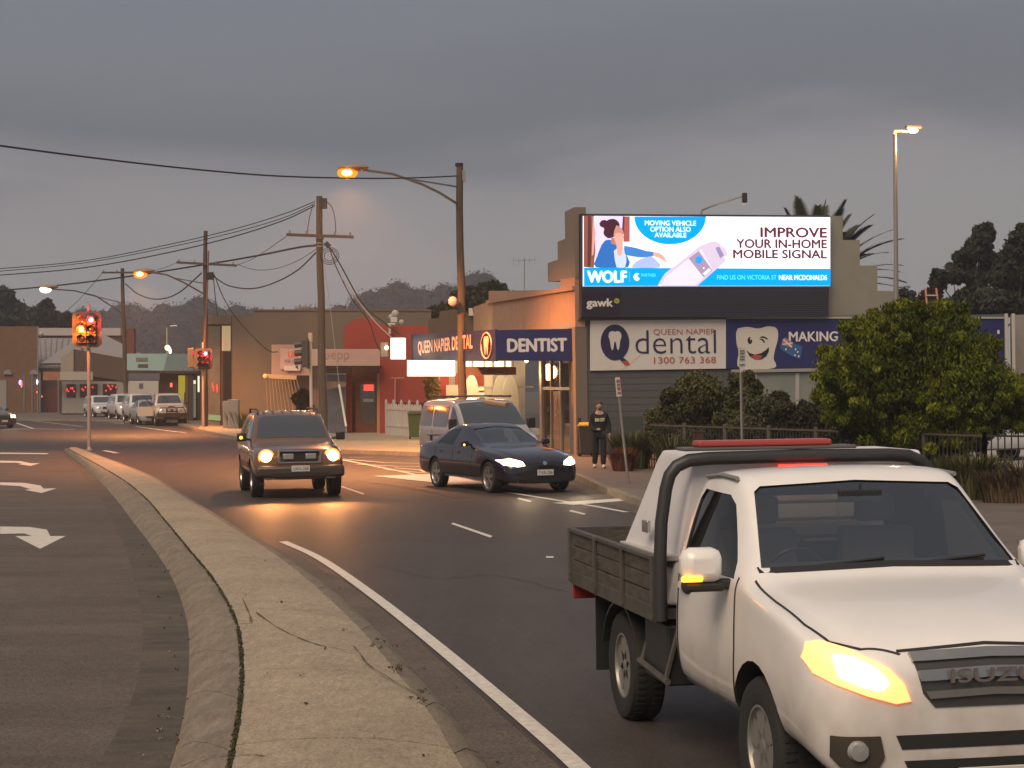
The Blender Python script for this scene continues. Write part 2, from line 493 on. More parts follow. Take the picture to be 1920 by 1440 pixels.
# each kerb segment and each slab of the island is its own cast piece
def seg_pieces(name, A, B_, m, za, zb, ks, every, gap=.03):
    k = 0; out_ = []
    while k < len(A) - 1:
        e = min(k + every, len(A) - 1)
        a, c = list(A[k:e + 1]), list(B_[k:e + 1])
        if e < len(A) - 1:
            L_ = (a[-1] - a[-2]).length; f = 1 - gap / max(L_, .05)
            a[-1] = a[-2].lerp(a[-1], f); c[-1] = c[-2].lerp(c[-1], f)
        b = MB(); kk = len(a); vs = []
        for t, dz in ks:
            for p0, p1 in zip(a, c):
                p = p0.lerp(p1, t); vs.append((p.x, p.y, za + (zb - za) * t + dz))
        nc = len(ks)
        fs = [(i * kk + j, i * kk + j + 1, (i + 1) * kk + j + 1, (i + 1) * kk + j) for i in range(nc - 1) for j in range(kk - 1)]
        b.add(vs, fs)
        # end skirts
        for j in (0, kk - 1):
            base = len(b.v)
            row = [vs[i * kk + j] for i in range(nc)]
            b.add(row + [(x, y, -.01) for x, y, _ in row], [(i, i + 1, i + 1 + nc, i + nc) for i in range(nc - 1)])
        o = b.build(name, m, isl, smooth=True); out_.append(o)
        k = e
    return out_
seg_pieces('kerb_segment', cF, cS, conc_kerb, .004, HI, [(0, 0), (.15, .035), (.35, .06), (.6, .052), (.85, .022), (1, 0)], 9)
seg_pieces('island_slab', [a.lerp(b, .012) for a, b in zip(cS, cR)], cR, concrete, HI + .002, HI * .8, [(0, 0), (.08, .014), (.2, .034), (.4, .05), (.65, .05), (.85, .026), (1, 0)], 14)
seg_pieces('back_kerb', cR, cE, conc_kerb, HI * .8 - .004, .003, [(0, 0), (.5, .03), (.8, .01), (1, 0)], 9)
# dirt and moss filled joint between kerb and slab
mossy = MB()
for i in range(NN - 1):
    p, q = cS[i], cS[i + 1]; d = (q - p); nrm = Vector((-d.y, d.x, 0)).normalized()
    w0 = .013 + .007 * math.sin(i * 1.3) + .004 * math.sin(i * 3.7)
    mossy.add([(p - nrm * w0), (q - nrm * w0), (q + nrm * w0), (p + nrm * w0)], [(0, 1, 2, 3)])
mossy.v = [(x, y, HI + .007) for x, y, z in mossy.v]
struct(mossy.build('joint', jointm, isl))
tuft = []
for i in range(0, NN - 1):
    for _ in range(9):
        t = random.random(); p = cS[i].lerp(cS[i + 1], t)
        tuft.append((p.x + random.uniform(-.012, .012), p.y, HI + .008, .012, .03, .006))
for _ in range(26):
    k = random.choice([36, 37, 38, 44, 50]); p = cR[k].lerp(cR[k + 1], random.random())
    tuft.append((p.x + random.uniform(-.05, .07), p.y + random.uniform(-.3, .3), HI * .8 + .01, .02, .03, .012))
o = leaf_cloud('moss', tuft, 5200, .009, [leaf_mat('moss_a', (.07, .075, .02)), leaf_mat('moss_b', (.05, .045, .02))], elong=2)
struct(o, 'stuff')
# cracks in the slab
crk = MB()
for pts in ([(455, 1130), (470, 1170), (447, 1170)], [(480, 1156), (530, 1190), (590, 1216), (660, 1229)], [(663, 1218), (700, 1258), (790, 1300)],
            [(340, 1440), (385, 1422), (432, 1418)], [(436, 1420), (465, 1420), (496, 1426)]):
    q = smooth_poly([G(x, y, HI) for x, y in pts], 6)
    for a, c in zip(q, q[1:]):
        d = c - a; nr = Vector((-d.y, d.x, 0)).normalized() * random.uniform(.002, .009)
        crk.add([a - nr, c - nr, c + nr, a + nr], [(0, 1, 2, 3)])
crk.v = [(x, y, HI + .036 if y > 0 else z) for x, y, z in crk.v]
# lay them just above the slab surface
def slab_z(x, y):
    best = min(range(NN), key=lambda i: abs(cS[i].y - y) + abs(cR[i].y - y))
    a, c = cS[best], cR[best]
    t = max(0, min(1, (Vector((x, y, 0)) - a.xy.to_3d()).dot((c - a).xy.to_3d()) / max(1e-6, (c - a).xy.length_squared)))
    if t < .02: return HI + .01
    return HI + .002 + (HI * .8 - HI - .002) * t + float(np.interp(t, (0, .08, .2, .4, .65, .85, 1), (0, .014, .034, .05, .05, .026, 0))) + .006
crk.v = [(x, y, slab_z(x, y)) for x, y, z in crk.v]
struct(crk.build('crack', mat('crack_dark', (.09, .065, .042), rough=.95), isl))

# fallen leaves and grit lying on the island and in the gutter
lit_ = []
for _ in range(70):
    j = random.randint(22, 74); t = random.random(); q = random.random()
    if q < .5: p = cF[j].lerp(cS[j], random.uniform(-.6, .15)); z = .02 if p.y else 0
    elif q < .8: p = cR[j].lerp(cE[j], random.uniform(.2, 1.6)); z = .02
    else: p = cS[j].lerp(cR[j], t); z = slab_z(p.x, p.y) + .004
    lit_.append((p.x, p.y + random.uniform(-.3, .3), z, .03, .05, .006))
struct(leaf_cloud('leaf_litter', lit_, 240, .014, [leaf_mat('litter_a', (.12, .05, .03)), leaf_mat('litter_b', (.05, .035, .02)), leaf_mat('litter_c', (.25, .18, .12))], elong=1.6), 'stuff')
# sealed cracks, oil drips and a trench patch in the asphalt
tar = mat('tar_seal', (.020, .018, .017), rough=.4, spec=.5)
tc_ = MB()
for pts, w in (([(700, 1060), (820, 1085), (930, 1080), (1060, 1110)], .012), ([(560, 905), (640, 900), (760, 915), (860, 935)], .02)):
    q = smooth_poly([G(x + random.uniform(-4, 4), y) for x, y in pts], 7); q = [v + Vector((random.uniform(-.03, .03), random.uniform(-.05, .05), 0)) for v in q]
    for a, c in zip(q, q[1:]):
        d = c - a; nr = Vector((-d.y, d.x, 0)).normalized() * w * random.uniform(.5, 1.3)
        tc_.add([a - nr, c - nr, c + nr, a + nr], [(0, 1, 2, 3)])
tc_.v = [(x, y, .0062) for x, y, z in tc_.v]
struct(tc_.build('sealed_crack', mat('crack_line', (.030, .026, .023), rough=.7)))
# painted markings
def marking(pts, name='road_marking', m=paint, z=.008):
    return sheet(name, [G(x, y) for x, y in pts], z, m)
lineP = smooth_poly([G(x, y) for x, y in ((1180, 1540), (1085, 1440), (960, 1330), (800, 1196), (690, 1110), (600, 1048), (531, 1016))], 6)
d0 = (lineP[0] - lineP[1]).normalized(); lineP = [lineP[0] + d0 * 8] + lineP
b = MB(); hw = .065
for i in range(len(lineP) - 1):
    p, q = lineP[i], lineP[i + 1]
    dp = (lineP[min(i + 1, len(lineP) - 1)] - lineP[max(i - 1, 0)]).normalized(); dq = (lineP[min(i + 2, len(lineP) - 1)] - p).normalized()
    np_, nq = Vector((-dp.y, dp.x, 0)) * hw, Vector((-dq.y, dq.x, 0)) * hw
    b.add([p - np_, q - nq, q + nq, p + np_], [(0, 1, 2, 3)])
b.v = [(x, y, .008) for x, y, z in b.v]
struct(b.build('edge_line', paint))
b = MB()
stripP = [G(x, y) for x, y in ((960, 1540), (915, 1440), (846, 1340), (778, 1262), (705, 1180), (610, 1097), (522, 1036))]
strip2 = [G(x, y) for x, y in ((1140, 1540), (1050, 1440), (926, 1330), (850, 1262), (760, 1180), (665, 1104), (540, 1030))]
b.add([(p.x, p.y, .0055) for p in stripP + strip2[::-1]], [tuple(range(14))])
struct(b.build('gutter_strip', asphalt2))
for q in ([(845, 983), (850, 981), (924, 1006), (919, 1009)], [(969, 936), (973, 934), (997, 940), (994, 942)],
          [(1066, 959), (1071, 957), (1099, 964), (1095, 966)], [(637, 913), (642, 912), (684, 926), (680, 928)],
          [(1024, 1044), (1038, 1044), (1038, 1047), (1024, 1047)]):
    marking(q, 'lane_dash')
def pxline(pts, w, name='edge_line', z=.008):
    q = [G(x, y) for x, y in pts]; b = MB()
    for a, c in zip(q, q[1:]):
        d = (c - a).normalized(); nr = Vector((-d.y, d.x, 0)) * w
        b.add([a - nr, c - nr, c + nr, a + nr], [(0, 1, 2, 3)])
    b.v = [(x, y, z) for x, y, _ in b.v]
    return struct(b.build(name, paint))
pxline([(640, 862), (760, 886), (880, 914), (966, 926), (1116, 950), (1175, 961)], .06)
for a in ([(640, 861), (720, 868), (802, 870)], [(668, 871), (745, 875), (806, 876)], [(722, 881), (800, 888)], [(655, 858), (700, 858)], [(740, 878), (790, 882), (796, 886)]):
    pxline(a, .045, 'bay_line', .012)
marking([(1035, 944), (1170, 935), (1172, 940), (1075, 948)], 'hatch_marking', z=.012)
marking([(700, 893), (830, 889), (1000, 925), (985, 926)][:3], 'hatch_marking', z=.0095)
# turn arrows on the left carriageway
for q in ([(0, 988), (55, 989), (88, 994), (94, 1006), (123, 1006), (75, 1030), (28, 1006), (60, 1006), (45, 1001), (0, 1002)],
          [(0, 905), (45, 906), (76, 911), (82, 917), (106, 916), (78, 925), (45, 919), (58, 918), (38, 912), (0, 910)],
          [(0, 864), (38, 865), (58, 869), (75, 869), (57, 874), (35, 871), (42, 870), (30, 868), (0, 868)]):
    marking(q, 'turn_arrow')
marking([(0, 849), (91, 850), (89, 852), (0, 851.5)], 'stop_line')
pxline([(30, 793), (62, 804), (140, 806)], .08, 'far_line')
pxline([(60, 789), (155, 800)], .06, 'far_line')
pxline([(255, 800), (300, 806), (350, 812)], .06, 'far_line')
pxline([(195, 845), (220, 850)], .1, 'stop_line')

# far kerb and footpaths
kerbpx = [(5.0, -8), (3.9, 16), (3.3, 24), (2.75, 31), (2.15, 36.6), (1.75, 41), (1.49, 44.5), (1.0, 50), (-.6, 56), (-3.0, 60.5), (-6.2, 64.5), (-8.6, 71), (-12.3, 83), (-15.5, 95), (-19.2, 110), (-25, 122), (-33, 132), (-50, 143), (-90, 152)]
kp = smooth_poly([Vector((x, y, 0)) for x, y in kerbpx], 5)
def kerb_piece(a, c):
    d = (c - a).normalized(); nr = Vector((d.y, -d.x, 0))
    a2 = a + d * .006; c2 = c - d * .006
    b = MB(); b.prism([(a2.x, a2.y, -.01), (a2.x + .02 * nr.x, a2.y + .02 * nr.y, .125), (a2.x + .16 * nr.x, a2.y + .16 * nr.y, .13), (a2.x + .16 * nr.x, a2.y + .16 * nr.y, -.01)], c2 - a2)
    return b.build('kerb_stone', conc_kerb, kerb_root)
kerb_root = struct(bpy.data.objects.new('kerb', None)); COL.link(kerb_root)
for a, c in zip(kp, kp[1:]):
    kerb_piece(a, c)
# gutter slab beside the kerb
b = MB()
for a, c in zip(kp[:31], kp[1:32]):
    d = (c - a).normalized(); nr = Vector((-d.y, d.x, 0)) * .4
    b.add([(a.x, a.y, .007), (c.x, c.y, .007), (c.x + nr.x, c.y + nr.y, .007), (a.x + nr.x, a.y + nr.y, .007)], [(0, 1, 2, 3)])
struct(b.build('kerb_gutter', gutterm))
inner = [p + Vector(((q - p).normalized().y, -(q - p).normalized().x, 0)) * .15 for p, q in zip(kp, kp[1:])]
k1 = 41
sheet('footpath', [(p.x, p.y) for p in inner[:k1]] + [(2, 60), (30, 66), (30, -8)], .125, pathm)
sheet('forecourt', [(p.x, p.y) for p in inner[k1 - 1:67]] + [(-18, 112), (0, 100), (4, 62), (2, 60)], .125, apronm)
sheet('far_footpath', [(p.x, p.y) for p in inner[66:]] + [(-90, 240), (0, 200), (-18, 112)], .125, pathm)
# ================================================================== vehicles
tyre_m = mat('tyre_rubber', (.022, .021, .020), rough=.85, bump=.3, bs=60)
rim_m = mat('alloy', (.55, .54, .52), rough=.3, metal=.9)
steel_m = mat('steel_rim', (.32, .31, .29), rough=.45, metal=.6)
black_m = mat('black_plastic', (.018, .018, .018), rough=.5)
dark_in = mat('cabin_lining', (.035, .032, .030), rough=.8)
chrome_m = mat('chrome', (.6, .6, .6), rough=.15, metal=1.0)
glass_d = mat('tinted_glass', (.035, .035, .034), rough=.06, spec=1.0, coat=1.0)
wind_m = glass_mat('windscreen_glass', (.80, .80, .74), .95, .06, .19)
side_m = glass_mat('side_glass', (.30, .30, .28), .75)
plate_m = mat('plate_white', (.62, .60, .55), rough=.4)
ink_m = mat('plate_ink', (.03, .03, .08), rough=.5)
amber_e = mat('amber_lamp', (.9, .35, .02), rough=.3, emit=(1, .33, .02), es=4)
amber_off = mat('amber_lens', (.6, .22, .03), rough=.2)
lens_off = mat('clear_lens', (.42, .42, .42), rough=.08, metal=.4)
head_e = mat('headlamp_warm', (1, .9, .7), emit=(1, .68, .30), es=9)
head_core = mat('headlamp_core', (1, 1, 1), emit=(1, .78, .44), es=16)
red_e = mat('red_reflector', (.7, .05, .02), rough=.3, emit=(1, .05, .02), es=1.2)

def evaluate(me, mods):
    o = bpy.data.objects.new('tmp', me); COL.link(o)
    cut = []
    for m in mods:
        if m[0] == 'SUB':
            k = o.modifiers.new('s', 'SUBSURF'); k.levels = m[1]; k.render_levels = m[1]
        elif m[0] == 'BOOL':
            c = bpy.data.objects.new('tmpc', m[1]); COL.link(c); cut.append(c)
            k = o.modifiers.new('b', 'BOOLEAN'); k.operation = 'DIFFERENCE'; k.object = c; k.solver = 'EXACT'
            k.material_mode = 'TRANSFER'
        elif m[0] == 'MIRX':
            pass
    dg = bpy.context.evaluated_depsgraph_get(); dg.update()
    r = bpy.data.meshes.new_from_object(o.evaluated_get(dg))
    for c in [o] + cut: bpy.data.objects.remove(c)
    return r

def loft_mesh(st, mats, crease=.0):
    """st rows: x, zb, wb, zm, wm, zs, ws, zr, wr, zc (bottom, widest, shoulder, roof edge, centre)"""
    b = MB(); k = None
    for x, zb, wb, zm, wm, zs, ws, zr, wr, zc in st:
        h = [(wb, zb), (wb + (wm - wb) * .75, zb + (zm - zb) * .3), (wm, zm), (ws + (wm - ws) * .25, zs - (zs - zm) * .25), (ws, zs),
             (ws + (wr - ws) * .42, zs + (zr - zs) * .5), (wr, zr), (wr * .93, zr + (zc - zr) * .55), (wr * .5, zc - (zc - zr) * .12)]
        ring = [(x, 0, zb)] + [(x, y, z) for y, z in h] + [(x, 0, zc)] + [(x, -y, z) for y, z in reversed(h)]
        k = len(ring); b.v += ring
    n = len(st)
    for i in range(n - 1):
        for j in range(k):
            b.f.append((i * k + j, i * k + (j + 1) % k, (i + 1) * k + (j + 1) % k, (i + 1) * k + j)); b.m.append(0)
    hl = (k - 2) // 2
    for base, rev in ((0, 1), ((n - 1) * k, 0)):
        Lf = [base + i for i in range(0, hl + 2)]
        Rt = [base] + [base + k - i for i in range(1, hl + 1)] + [base + hl + 1]
        for i in range(hl + 1):
            q = [Lf[i], Lf[i + 1], Rt[i + 1], Rt[i]]
            q = list(dict.fromkeys(q))
            b.f.append(tuple(q if rev else q[::-1])); b.m.append(0)
    me = b.mesh('loft', mats)
    bm = bmesh.new(); bm.from_mesh(me); bmesh.ops.recalc_face_normals(bm, faces=bm.faces); bm.to_mesh(me); bm.free()
    return me

def cut_mesh(mb, mats):
    me = mb.mesh('cut', mats)
    bm = bmesh.new(); bm.from_mesh(me); bmesh.ops.recalc_face_normals(bm, faces=bm.faces); bm.to_mesh(me); bm.free()
    return me

def resample(poly, step):
    o = []
    for a, c in zip(poly, poly[1:] + poly[:1]):
        d = math.hypot(c[0] - a[0], c[1] - a[1]); n = max(1, int(d / step))
        o += [(a[0] + (c[0] - a[0]) * i / n, a[1] + (c[1] - a[1]) * i / n) for i in range(n)]
    return o

class Car:
    def __init__(s, name, label, cat, loc, heading, paint, st, wheels, arch_r, tyre_r, tyre_w, group=None, z0=0, scale=1, lod=2):
        """heading: angle from straight towards the viewer (-Y), turning towards +X"""
        s.root = thing(name, label, cat, (loc[0], loc[1], z0), math.atan2(-math.cos(heading), math.sin(heading)), group)
        s.root.scale = (scale,) * 3
        s.paint = paint; s.mats = [paint, dark_in]
        base = loft_mesh(st, [paint, dark_in])
        s.full = evaluate(base, [('SUB', lod)])
        bm = bmesh.new(); bm.from_mesh(s.full); s.bvh = BVHTree.FromBMesh(bm); bm.free()
        s.cuts = []
        s.half = max(r[4] for r in st)
        for wx in wheels:
            for sd in (1, -1):
                c = MB(); y0, y1 = sorted((sd * (s.half - tyre_w - .12), sd * (s.half + .3)))
                c.lathe([(arch_r, y0), (arch_r, y1)], (wx, 0, tyre_r), 'Y', 28, m=1)
                s.cuts.append(cut_mesh(c, [paint, dark_in]))
        s.wheels = wheels; s.tr = tyre_r; s.tw = tyre_w
    def hollow(s, st):
        me = loft_mesh(st, [s.paint, dark_in])
        me.polygons.foreach_set('material_index', [1] * len(me.polygons))
        s.cuts.append(evaluate(me, [('SUB', 1)]))
    def cut_x(s, poly_yz, x0, x1):
        c = MB(); c.prism([(x0, y, z) for y, z in poly_yz], (x1 - x0, 0, 0), 1); s.cuts.append(cut_mesh(c, [s.paint, dark_in]))
    def cut_y(s, poly_xz, y0, y1):
        c = MB(); c.prism([(x, y0, z) for x, z in poly_xz], (0, y1 - y0, 0), 1); s.cuts.append(cut_mesh(c, [s.paint, dark_in]))
    def body(s):
        def vol(m):
            q = bmesh.new(); q.from_mesh(m); v = abs(q.calc_volume()); q.free(); return v
        me = s.full.copy(); v0 = vol(me)
        for c in s.cuts:
            for k in range(5):   # retry slightly shifted when the exact solver trips
                r = evaluate(me, [('BOOL', c)]); v1 = vol(r)
                if .55 * v0 < v1 < v0 * 1.001: me, v0 = r, v1; break
                c.transform(Matrix.Translation((.0037, .0023, .0031)))
        me.name = 'body'
        me.polygons.foreach_set('use_smooth', [True] * len(me.polygons)); me.set_sharp_from_angle(angle=math.radians(38))
        o = bpy.data.objects.new('body', me); COL.link(o); o.parent = s.root
        s.bodyo = o
        return o
    def proj(s, name, poly, axis, m, off=.006, th=.02, step=.05, parent=None, flat=None, back=None):
        poly = resample(poly, step)
        xs = [p[0] for p in poly]; ys = [p[1] for p in poly]
        pts = [Vector(p) for p in poly]; n = len(pts)
        gx = np.arange(min(xs) + step / 2, max(xs), step); gy = np.arange(min(ys) + step / 2, max(ys), step)
        def inside(x, y):
            c = False; j = n - 1
            for i in range(n):
                if (ys[i] > y) != (ys[j] > y) and x < (xs[j] - xs[i]) * (y - ys[i]) / (ys[j] - ys[i]) + xs[i]: c = not c
                j = i
            return c
        pts += [Vector((x, y)) for x in gx for y in gy if inside(x, y)]
        r = delaunay_2d_cdt(pts, [(i, (i + 1) % n) for i in range(n)], [], 1, 1e-5)
        V2, E2, F2 = r[0], r[1], r[2]
        D = {'x+': Vector((-1, 0, 0)), 'x-': Vector((1, 0, 0)), 'y+': Vector((0, -1, 0)), 'y-': Vector((0, 1, 0)), 'z+': Vector((0, 0, -1))}[axis]
        outv, inv_ = [], []
        for a, b in V2:
            o = {'x': (0, a, b), 'y': (a, 0, b), 'z': (a, b, 0)}[axis[0]]
            o = Vector(o) - D * 8
            h = s.bvh.ray_cast(o, D)
            if h[0] is None:
                q = Vector({'x': (s.fx if axis == 'x+' else s.rx, a, b), 'y': (a, s.half * (1 if axis == 'y+' else -1), b), 'z': (a, b, 1)}[axis[0]])
                h = s.bvh.find_nearest(q)
                if h[0] is None: h = (q, -D)
            p, nn = h[0], h[1]
            if nn.dot(D) > 0: nn = -nn
            outv.append(p + nn * off); inv_.append(p - nn * th)
        mb = MB(); k = len(outv)
        mb.v = [tuple(v) for v in outv + inv_]
        cnt = {}
        for f in F2:
            mb.f.append(tuple(f)); mb.m.append(0)
            for i in range(len(f)):
                e = (f[i], f[(i + 1) % len(f)]); cnt[tuple(sorted(e))] = cnt.get(tuple(sorted(e)), 0) + 1
        for (a, b), c in cnt.items():
            if c == 1: mb.f.append((a, b, b + k, a + k)); mb.m.append(0)
        o = mb.build(name, m, parent or s.root, smooth=True)
        return o
    def wheelset(s, style='spoke', spokes=5, rim_frac=.66, rm=None, skip=()):
        rm = rm or rim_m
        R, w = s.tr, s.tw; rr = R * rim_frac
        t = MB()
        t.lathe([(rr, -w / 2 + .02), (R * .86, -w / 2), (R * .96, -w / 2 + .012), (R, -w / 2 + .035), (R, w / 2 - .035), (R * .96, w / 2 - .012), (R * .86, w / 2), (rr, w / 2 - .02)], (0, 0, 0), 'Y', 36, cap=False)
        # tread blocks
        for i in range(48):
            a = 2 * math.pi * i / 48
            for y0 in (-w * .36, w * .08):
                c0 = Vector((R * 1.0 * math.cos(a), y0 + w * .14, R * 1.0 * math.sin(a)))
                t.beam(c0 - Vector((0, w * .12, 0)), c0 + Vector((0, w * .12, 0)), .022, .012, up=(math.cos(a), 0, math.sin(a)))
        tme = t.mesh('tyre', tyre_m)
        tme.polygons.foreach_set('use_smooth', [True] * len(tme.polygons)); tme.set_sharp_from_angle(angle=math.radians(35))
        r = MB()
        r.lathe([(rr * .93, -w * .42), (rr * 1.02, -w * .42), (rr * 1.02, w * .42), (rr * .95, w * .42), (rr * .90, w * .30), (rr * .88, -w * .3)], (0, 0, 0), 'Y', 32, m=0, cap=False)
        r.lathe([(rr * .9, -w * .05), (rr * .9, -w * .02)], (0, 0, 0), 'Y', 24, m=1)
        r.lathe([(rr * .24, 0), (rr * .24, w * .30), (rr * .17, w * .36), (.001, w * .37)], (0, 0, 0), 'Y', 16, m=0)
        for i in range(spokes):
            a = 2 * math.pi * i / spokes + .3
            for da in ((-.14, .14) if style == 'twin' else (0,)):
                a0, a1 = Vector((math.cos(a), 0, math.sin(a))) * rr * .16, Vector((math.cos(a + da), 0, math.sin(a + da))) * rr * .95
                wd = rr * (.14 if style == 'twin' else .30 if style == 'spoke' else .55)
                tt = Vector((-math.sin(a + da), 0, math.cos(a + da)))
                y0, y1 = w * .31, w * .33
                vs = [a0 - tt * wd * .45, a0 + tt * wd * .45, a1 + tt * wd * .6, a1 - tt * wd * .6]
                r.add([v + Vector((0, y, 0)) for y in (y0 - w * .1, y1 + w * .02) for v in vs], [(0, 1, 2, 3), (7, 6, 5, 4), (0, 4, 5, 1), (1, 5, 6, 2), (2, 6, 7, 3), (3, 7, 4, 0)])
        rme = r.mesh('rim', [rm, black_m])
        rme.polygons.foreach_set('use_smooth', [True] * len(rme.polygons)); rme.set_sharp_from_angle(angle=math.radians(35))
        for wx in s.wheels:
            for sd in (-1, 1):
                o = bpy.data.objects.new('wheel', tme); COL.link(o); o.parent = s.root
                o.location = (wx, sd * (s.half - w / 2 - .025), R)
                if sd < 0: o.rotation_euler = (0, 0, math.pi)
                q = bpy.data.objects.new('rim', rme); COL.link(q); q.parent = o
    def mirror(s, x, y, z, m, size=(.10, .2, .15), both=True):
        for sd in ((-1, 1) if both else (-1,)):
            b = MB(); X, Y, Z = size
            yc = sd * (y + Y / 2)
            b.box(x - X / 2, x + X / 2, min(yc - Y / 2, yc + Y / 2), max(yc - Y / 2, yc + Y / 2), z, z + Z)
            b.beam((x - .02, sd * (y - .10), z + .03), (x, sd * (y + .04), z + .05), .05, .05)
            b.build('wing_mirror', m, s.root, bevel=min(X, Z) * .38, smooth=True)
    def box(s, name, x0, x1, y0, y1, z0, z1, m, bevel=.01, parent=None):
        b = MB(); b.box(x0, x1, y0, y1, z0, z1); return b.build(name, m, parent or s.root, bevel=bevel)
    def plate(s, x, z, body, w=.37, h=.12, y=0, m=None):
        o = s.box('number_plate', x - .012, x + .004, y - w / 2, y + w / 2, z - h / 2, z + h / 2, m or plate_m, .004)
        if body: text_fit(body, 'lettering', ink_m, (x + .0055, y, z), (0, 1, 0), (0, 0, 1), w * .86, h * .62, o, .01, 0.0, local=True)
        return o
    def headlight(s, poly, m=head_e, off=.008, side='x+', bulb=None, step=.05, bulb_m=None):
        o = s.proj('headlight', poly, side, m, off=off, th=.03, step=step)
        if bulb:
            q = MB(); q.ball(bulb[:3], bulb[3], 12, 8); q.build('bulb', bulb_m or head_core, o, smooth=True)
        return o
    def beam(s, x, y, z, energy, col=(1, .78, .48), dip=.9, size=75):
        o = spot('headlamp_beam', (x, y, z), (x + 12, y, z - dip), energy, col, size, .9, .06)
        o.parent = s.root
        return o

UPV = Vector((0, 0, 1))
UTE_ = [None]
def road_grime(m, z0, z1, col=(.22, .16, .11), k=.75):
    n = m.node_tree; b = n.nodes['Principled BSDF']; old = b.inputs['Base Color'].links
    t = n.nodes.new('ShaderNodeTexCoord'); sp_ = n.nodes.new('ShaderNodeSeparateXYZ'); n.links.new(t.outputs['Object'], sp_.inputs[0])
    r = n.nodes.new('ShaderNodeMapRange'); r.inputs['From Min'].default_value = z1; r.inputs['From Max'].default_value = z0; n.links.new(sp_.outputs['Z'], r.inputs['Value'])
    a = n.nodes.new('ShaderNodeTexNoise'); a.inputs['Scale'].default_value = 5; a.inputs['Detail'].default_value = 8; n.links.new(t.outputs['Object'], a.inputs['Vector'])
    q = n.nodes.new('ShaderNodeMath'); q.operation = 'MULTIPLY'; n.links.new(r.outputs[0], q.inputs[0]); n.links.new(a.outputs['Fac'], q.inputs[1])
    q2 = n.nodes.new('ShaderNodeMath'); q2.operation = 'MULTIPLY_ADD'; q2.use_clamp = True; q2.inputs[1].default_value = k * 1.6; q2.inputs[2].default_value = .0; n.links.new(q.outputs[0], q2.inputs[0])
    mx = n.nodes.new('ShaderNodeMix'); mx.data_type = 'RGBA'; mx.inputs['B'].default_value = (*col, 1); n.links.new(q2.outputs[0], mx.inputs['Factor'])
    if old: n.links.new(old[0].from_socket, mx.inputs['A'])
    else: mx.inputs['A'].default_value = b.inputs['Base Color'].default_value
    n.links.new(mx.outputs['Result'], b.inputs['Base Color'])
    rr_ = n.nodes.new('ShaderNodeMapRange'); rr_.inputs['To Min'].default_value = b.inputs['Roughness'].default_value; rr_.inputs['To Max'].default_value = .8; n.links.new(q2.outputs[0], rr_.inputs['Value']); n.links.new(rr_.outputs[0], b.inputs['Roughness'])
def seams(car, lines, m=None, w=.006):
    """thin dark panel gaps laid on the body; lines in (x,z) seen from the side, both sides"""
    for axis in ('y-', 'y+'):
        for pts in lines:
            b = []
            for a, c in zip(pts, pts[1:]):
                d = Vector((c[0] - a[0], c[1] - a[1])); L_ = d.length; nn = Vector((-d.y, d.x)) / L_ * w
                b.append([(a[0] - nn.x, a[1] - nn.y), (c[0] - nn.x, c[1] - nn.y), (c[0] + nn.x, c[1] + nn.y), (a[0] + nn.x, a[1] + nn.y)])
            for q in b:
                car.proj('panel_gap', q, axis, m or black_m, off=.0035 if car is not UTE_[0] else .005, th=.01, step=.12 if car is not UTE_[0] else .03)

# ------------------------------------------------------------------ the white ute
white_p = mat('white_paint', (.80, .78, .76), rough=.28, coat=.6, var=.04, vs=2)
road_grime(white_p, .35, 1.0)
th = .186
rear = Vector((.715 + .90 * math.cos(th), 13.18 + .90 * math.sin(th), 0))
U = [(1.30, .46, .78, .80, .880, 1.24, .85, 1.74, .66, 1.78),
     (1.36, .45, .80, .80, .885, 1.24, .86, 1.79, .68, 1.83),
     (1.75, .45, .82, .80, .890, 1.24, .86, 1.82, .68, 1.87),
     (2.02, .45, .82, .80, .890, 1.24, .86, 1.81, .67, 1.86),
     (2.14, .45, .82, .80, .890, 1.23, .86, 1.76, .665, 1.82),
     (2.72, .45, .82, .80, .890, 1.22, .87, 1.30, .765, 1.33),
     (2.84, .45, .82, .80, .892, 1.20, .87, 1.245, .75, 1.285),
     (3.35, .46, .82, .80, .90, 1.14, .875, 1.185, .72, 1.235),
     (3.66, .42, .82, .78, .89, 1.06, .85, 1.105, .68, 1.17),
     (3.84, .36, .80, .74, .86, .99, .79, 1.05, .63, 1.115),
     (3.95, .32, .72, .68, .78, .90, .71, .97, .58, 1.04),
     (4.0, .34, .60, .62, .66, .80, .60, .86, .50, .92)]
U = [(*r[:5], r[5] - .02, r[6], r[7] - .045, r[8], r[9] - .045) for r in U]
ute = Car('utility_truck', 'white single cab utility truck with timber sided tray and lit headlights', 'utility truck',
          rear, th, white_p, U, (-.10, 2.95), .46, .37, .245, lod=2)
ute.fx, ute.rx = 4.0, 1.3
UTE_[0] = ute
ute.cuts = ute.cuts[4:] and ute.cuts[4:] or ute.cuts[2:]  # only the front arches lie in the cab shell
hol = [(x, max(zb, .62) + .0, wb - .1, zm, wm - .09, zs - .03, ws - .08, zr - .055, wr - .055, zc - .055) for x, zb, wb, zm, wm, zs, ws, zr, wr, zc in
       [U[1][:0] + (1.38,) + U[1][1:], U[2], U[3], (2.14,) + U[4][1:], (2.56, .45, .82, .80, .890, 1.23, .86, 1.40, .75, 1.43)]]
ute.hollow(hol)
wsc = [(-.745, 1.300), (0, 1.320), (.745, 1.300), (.625, 1.690), (.58, 1.720), (0, 1.745), (-.58, 1.720), (-.625, 1.690)]
ute.cut_x(wsc, 1.95, 3.6)
ute.cut_x([(-.52, 1.315), (.52, 1.315), (.48, 1.615), (-.48, 1.615)], 1.0, 1.6)
swin = [(1.47, 1.225), (2.50, 1.225), (2.45, 1.315), (2.12, 1.615), (2.0, 1.665), (1.50, 1.675), (1.45, 1.615)]
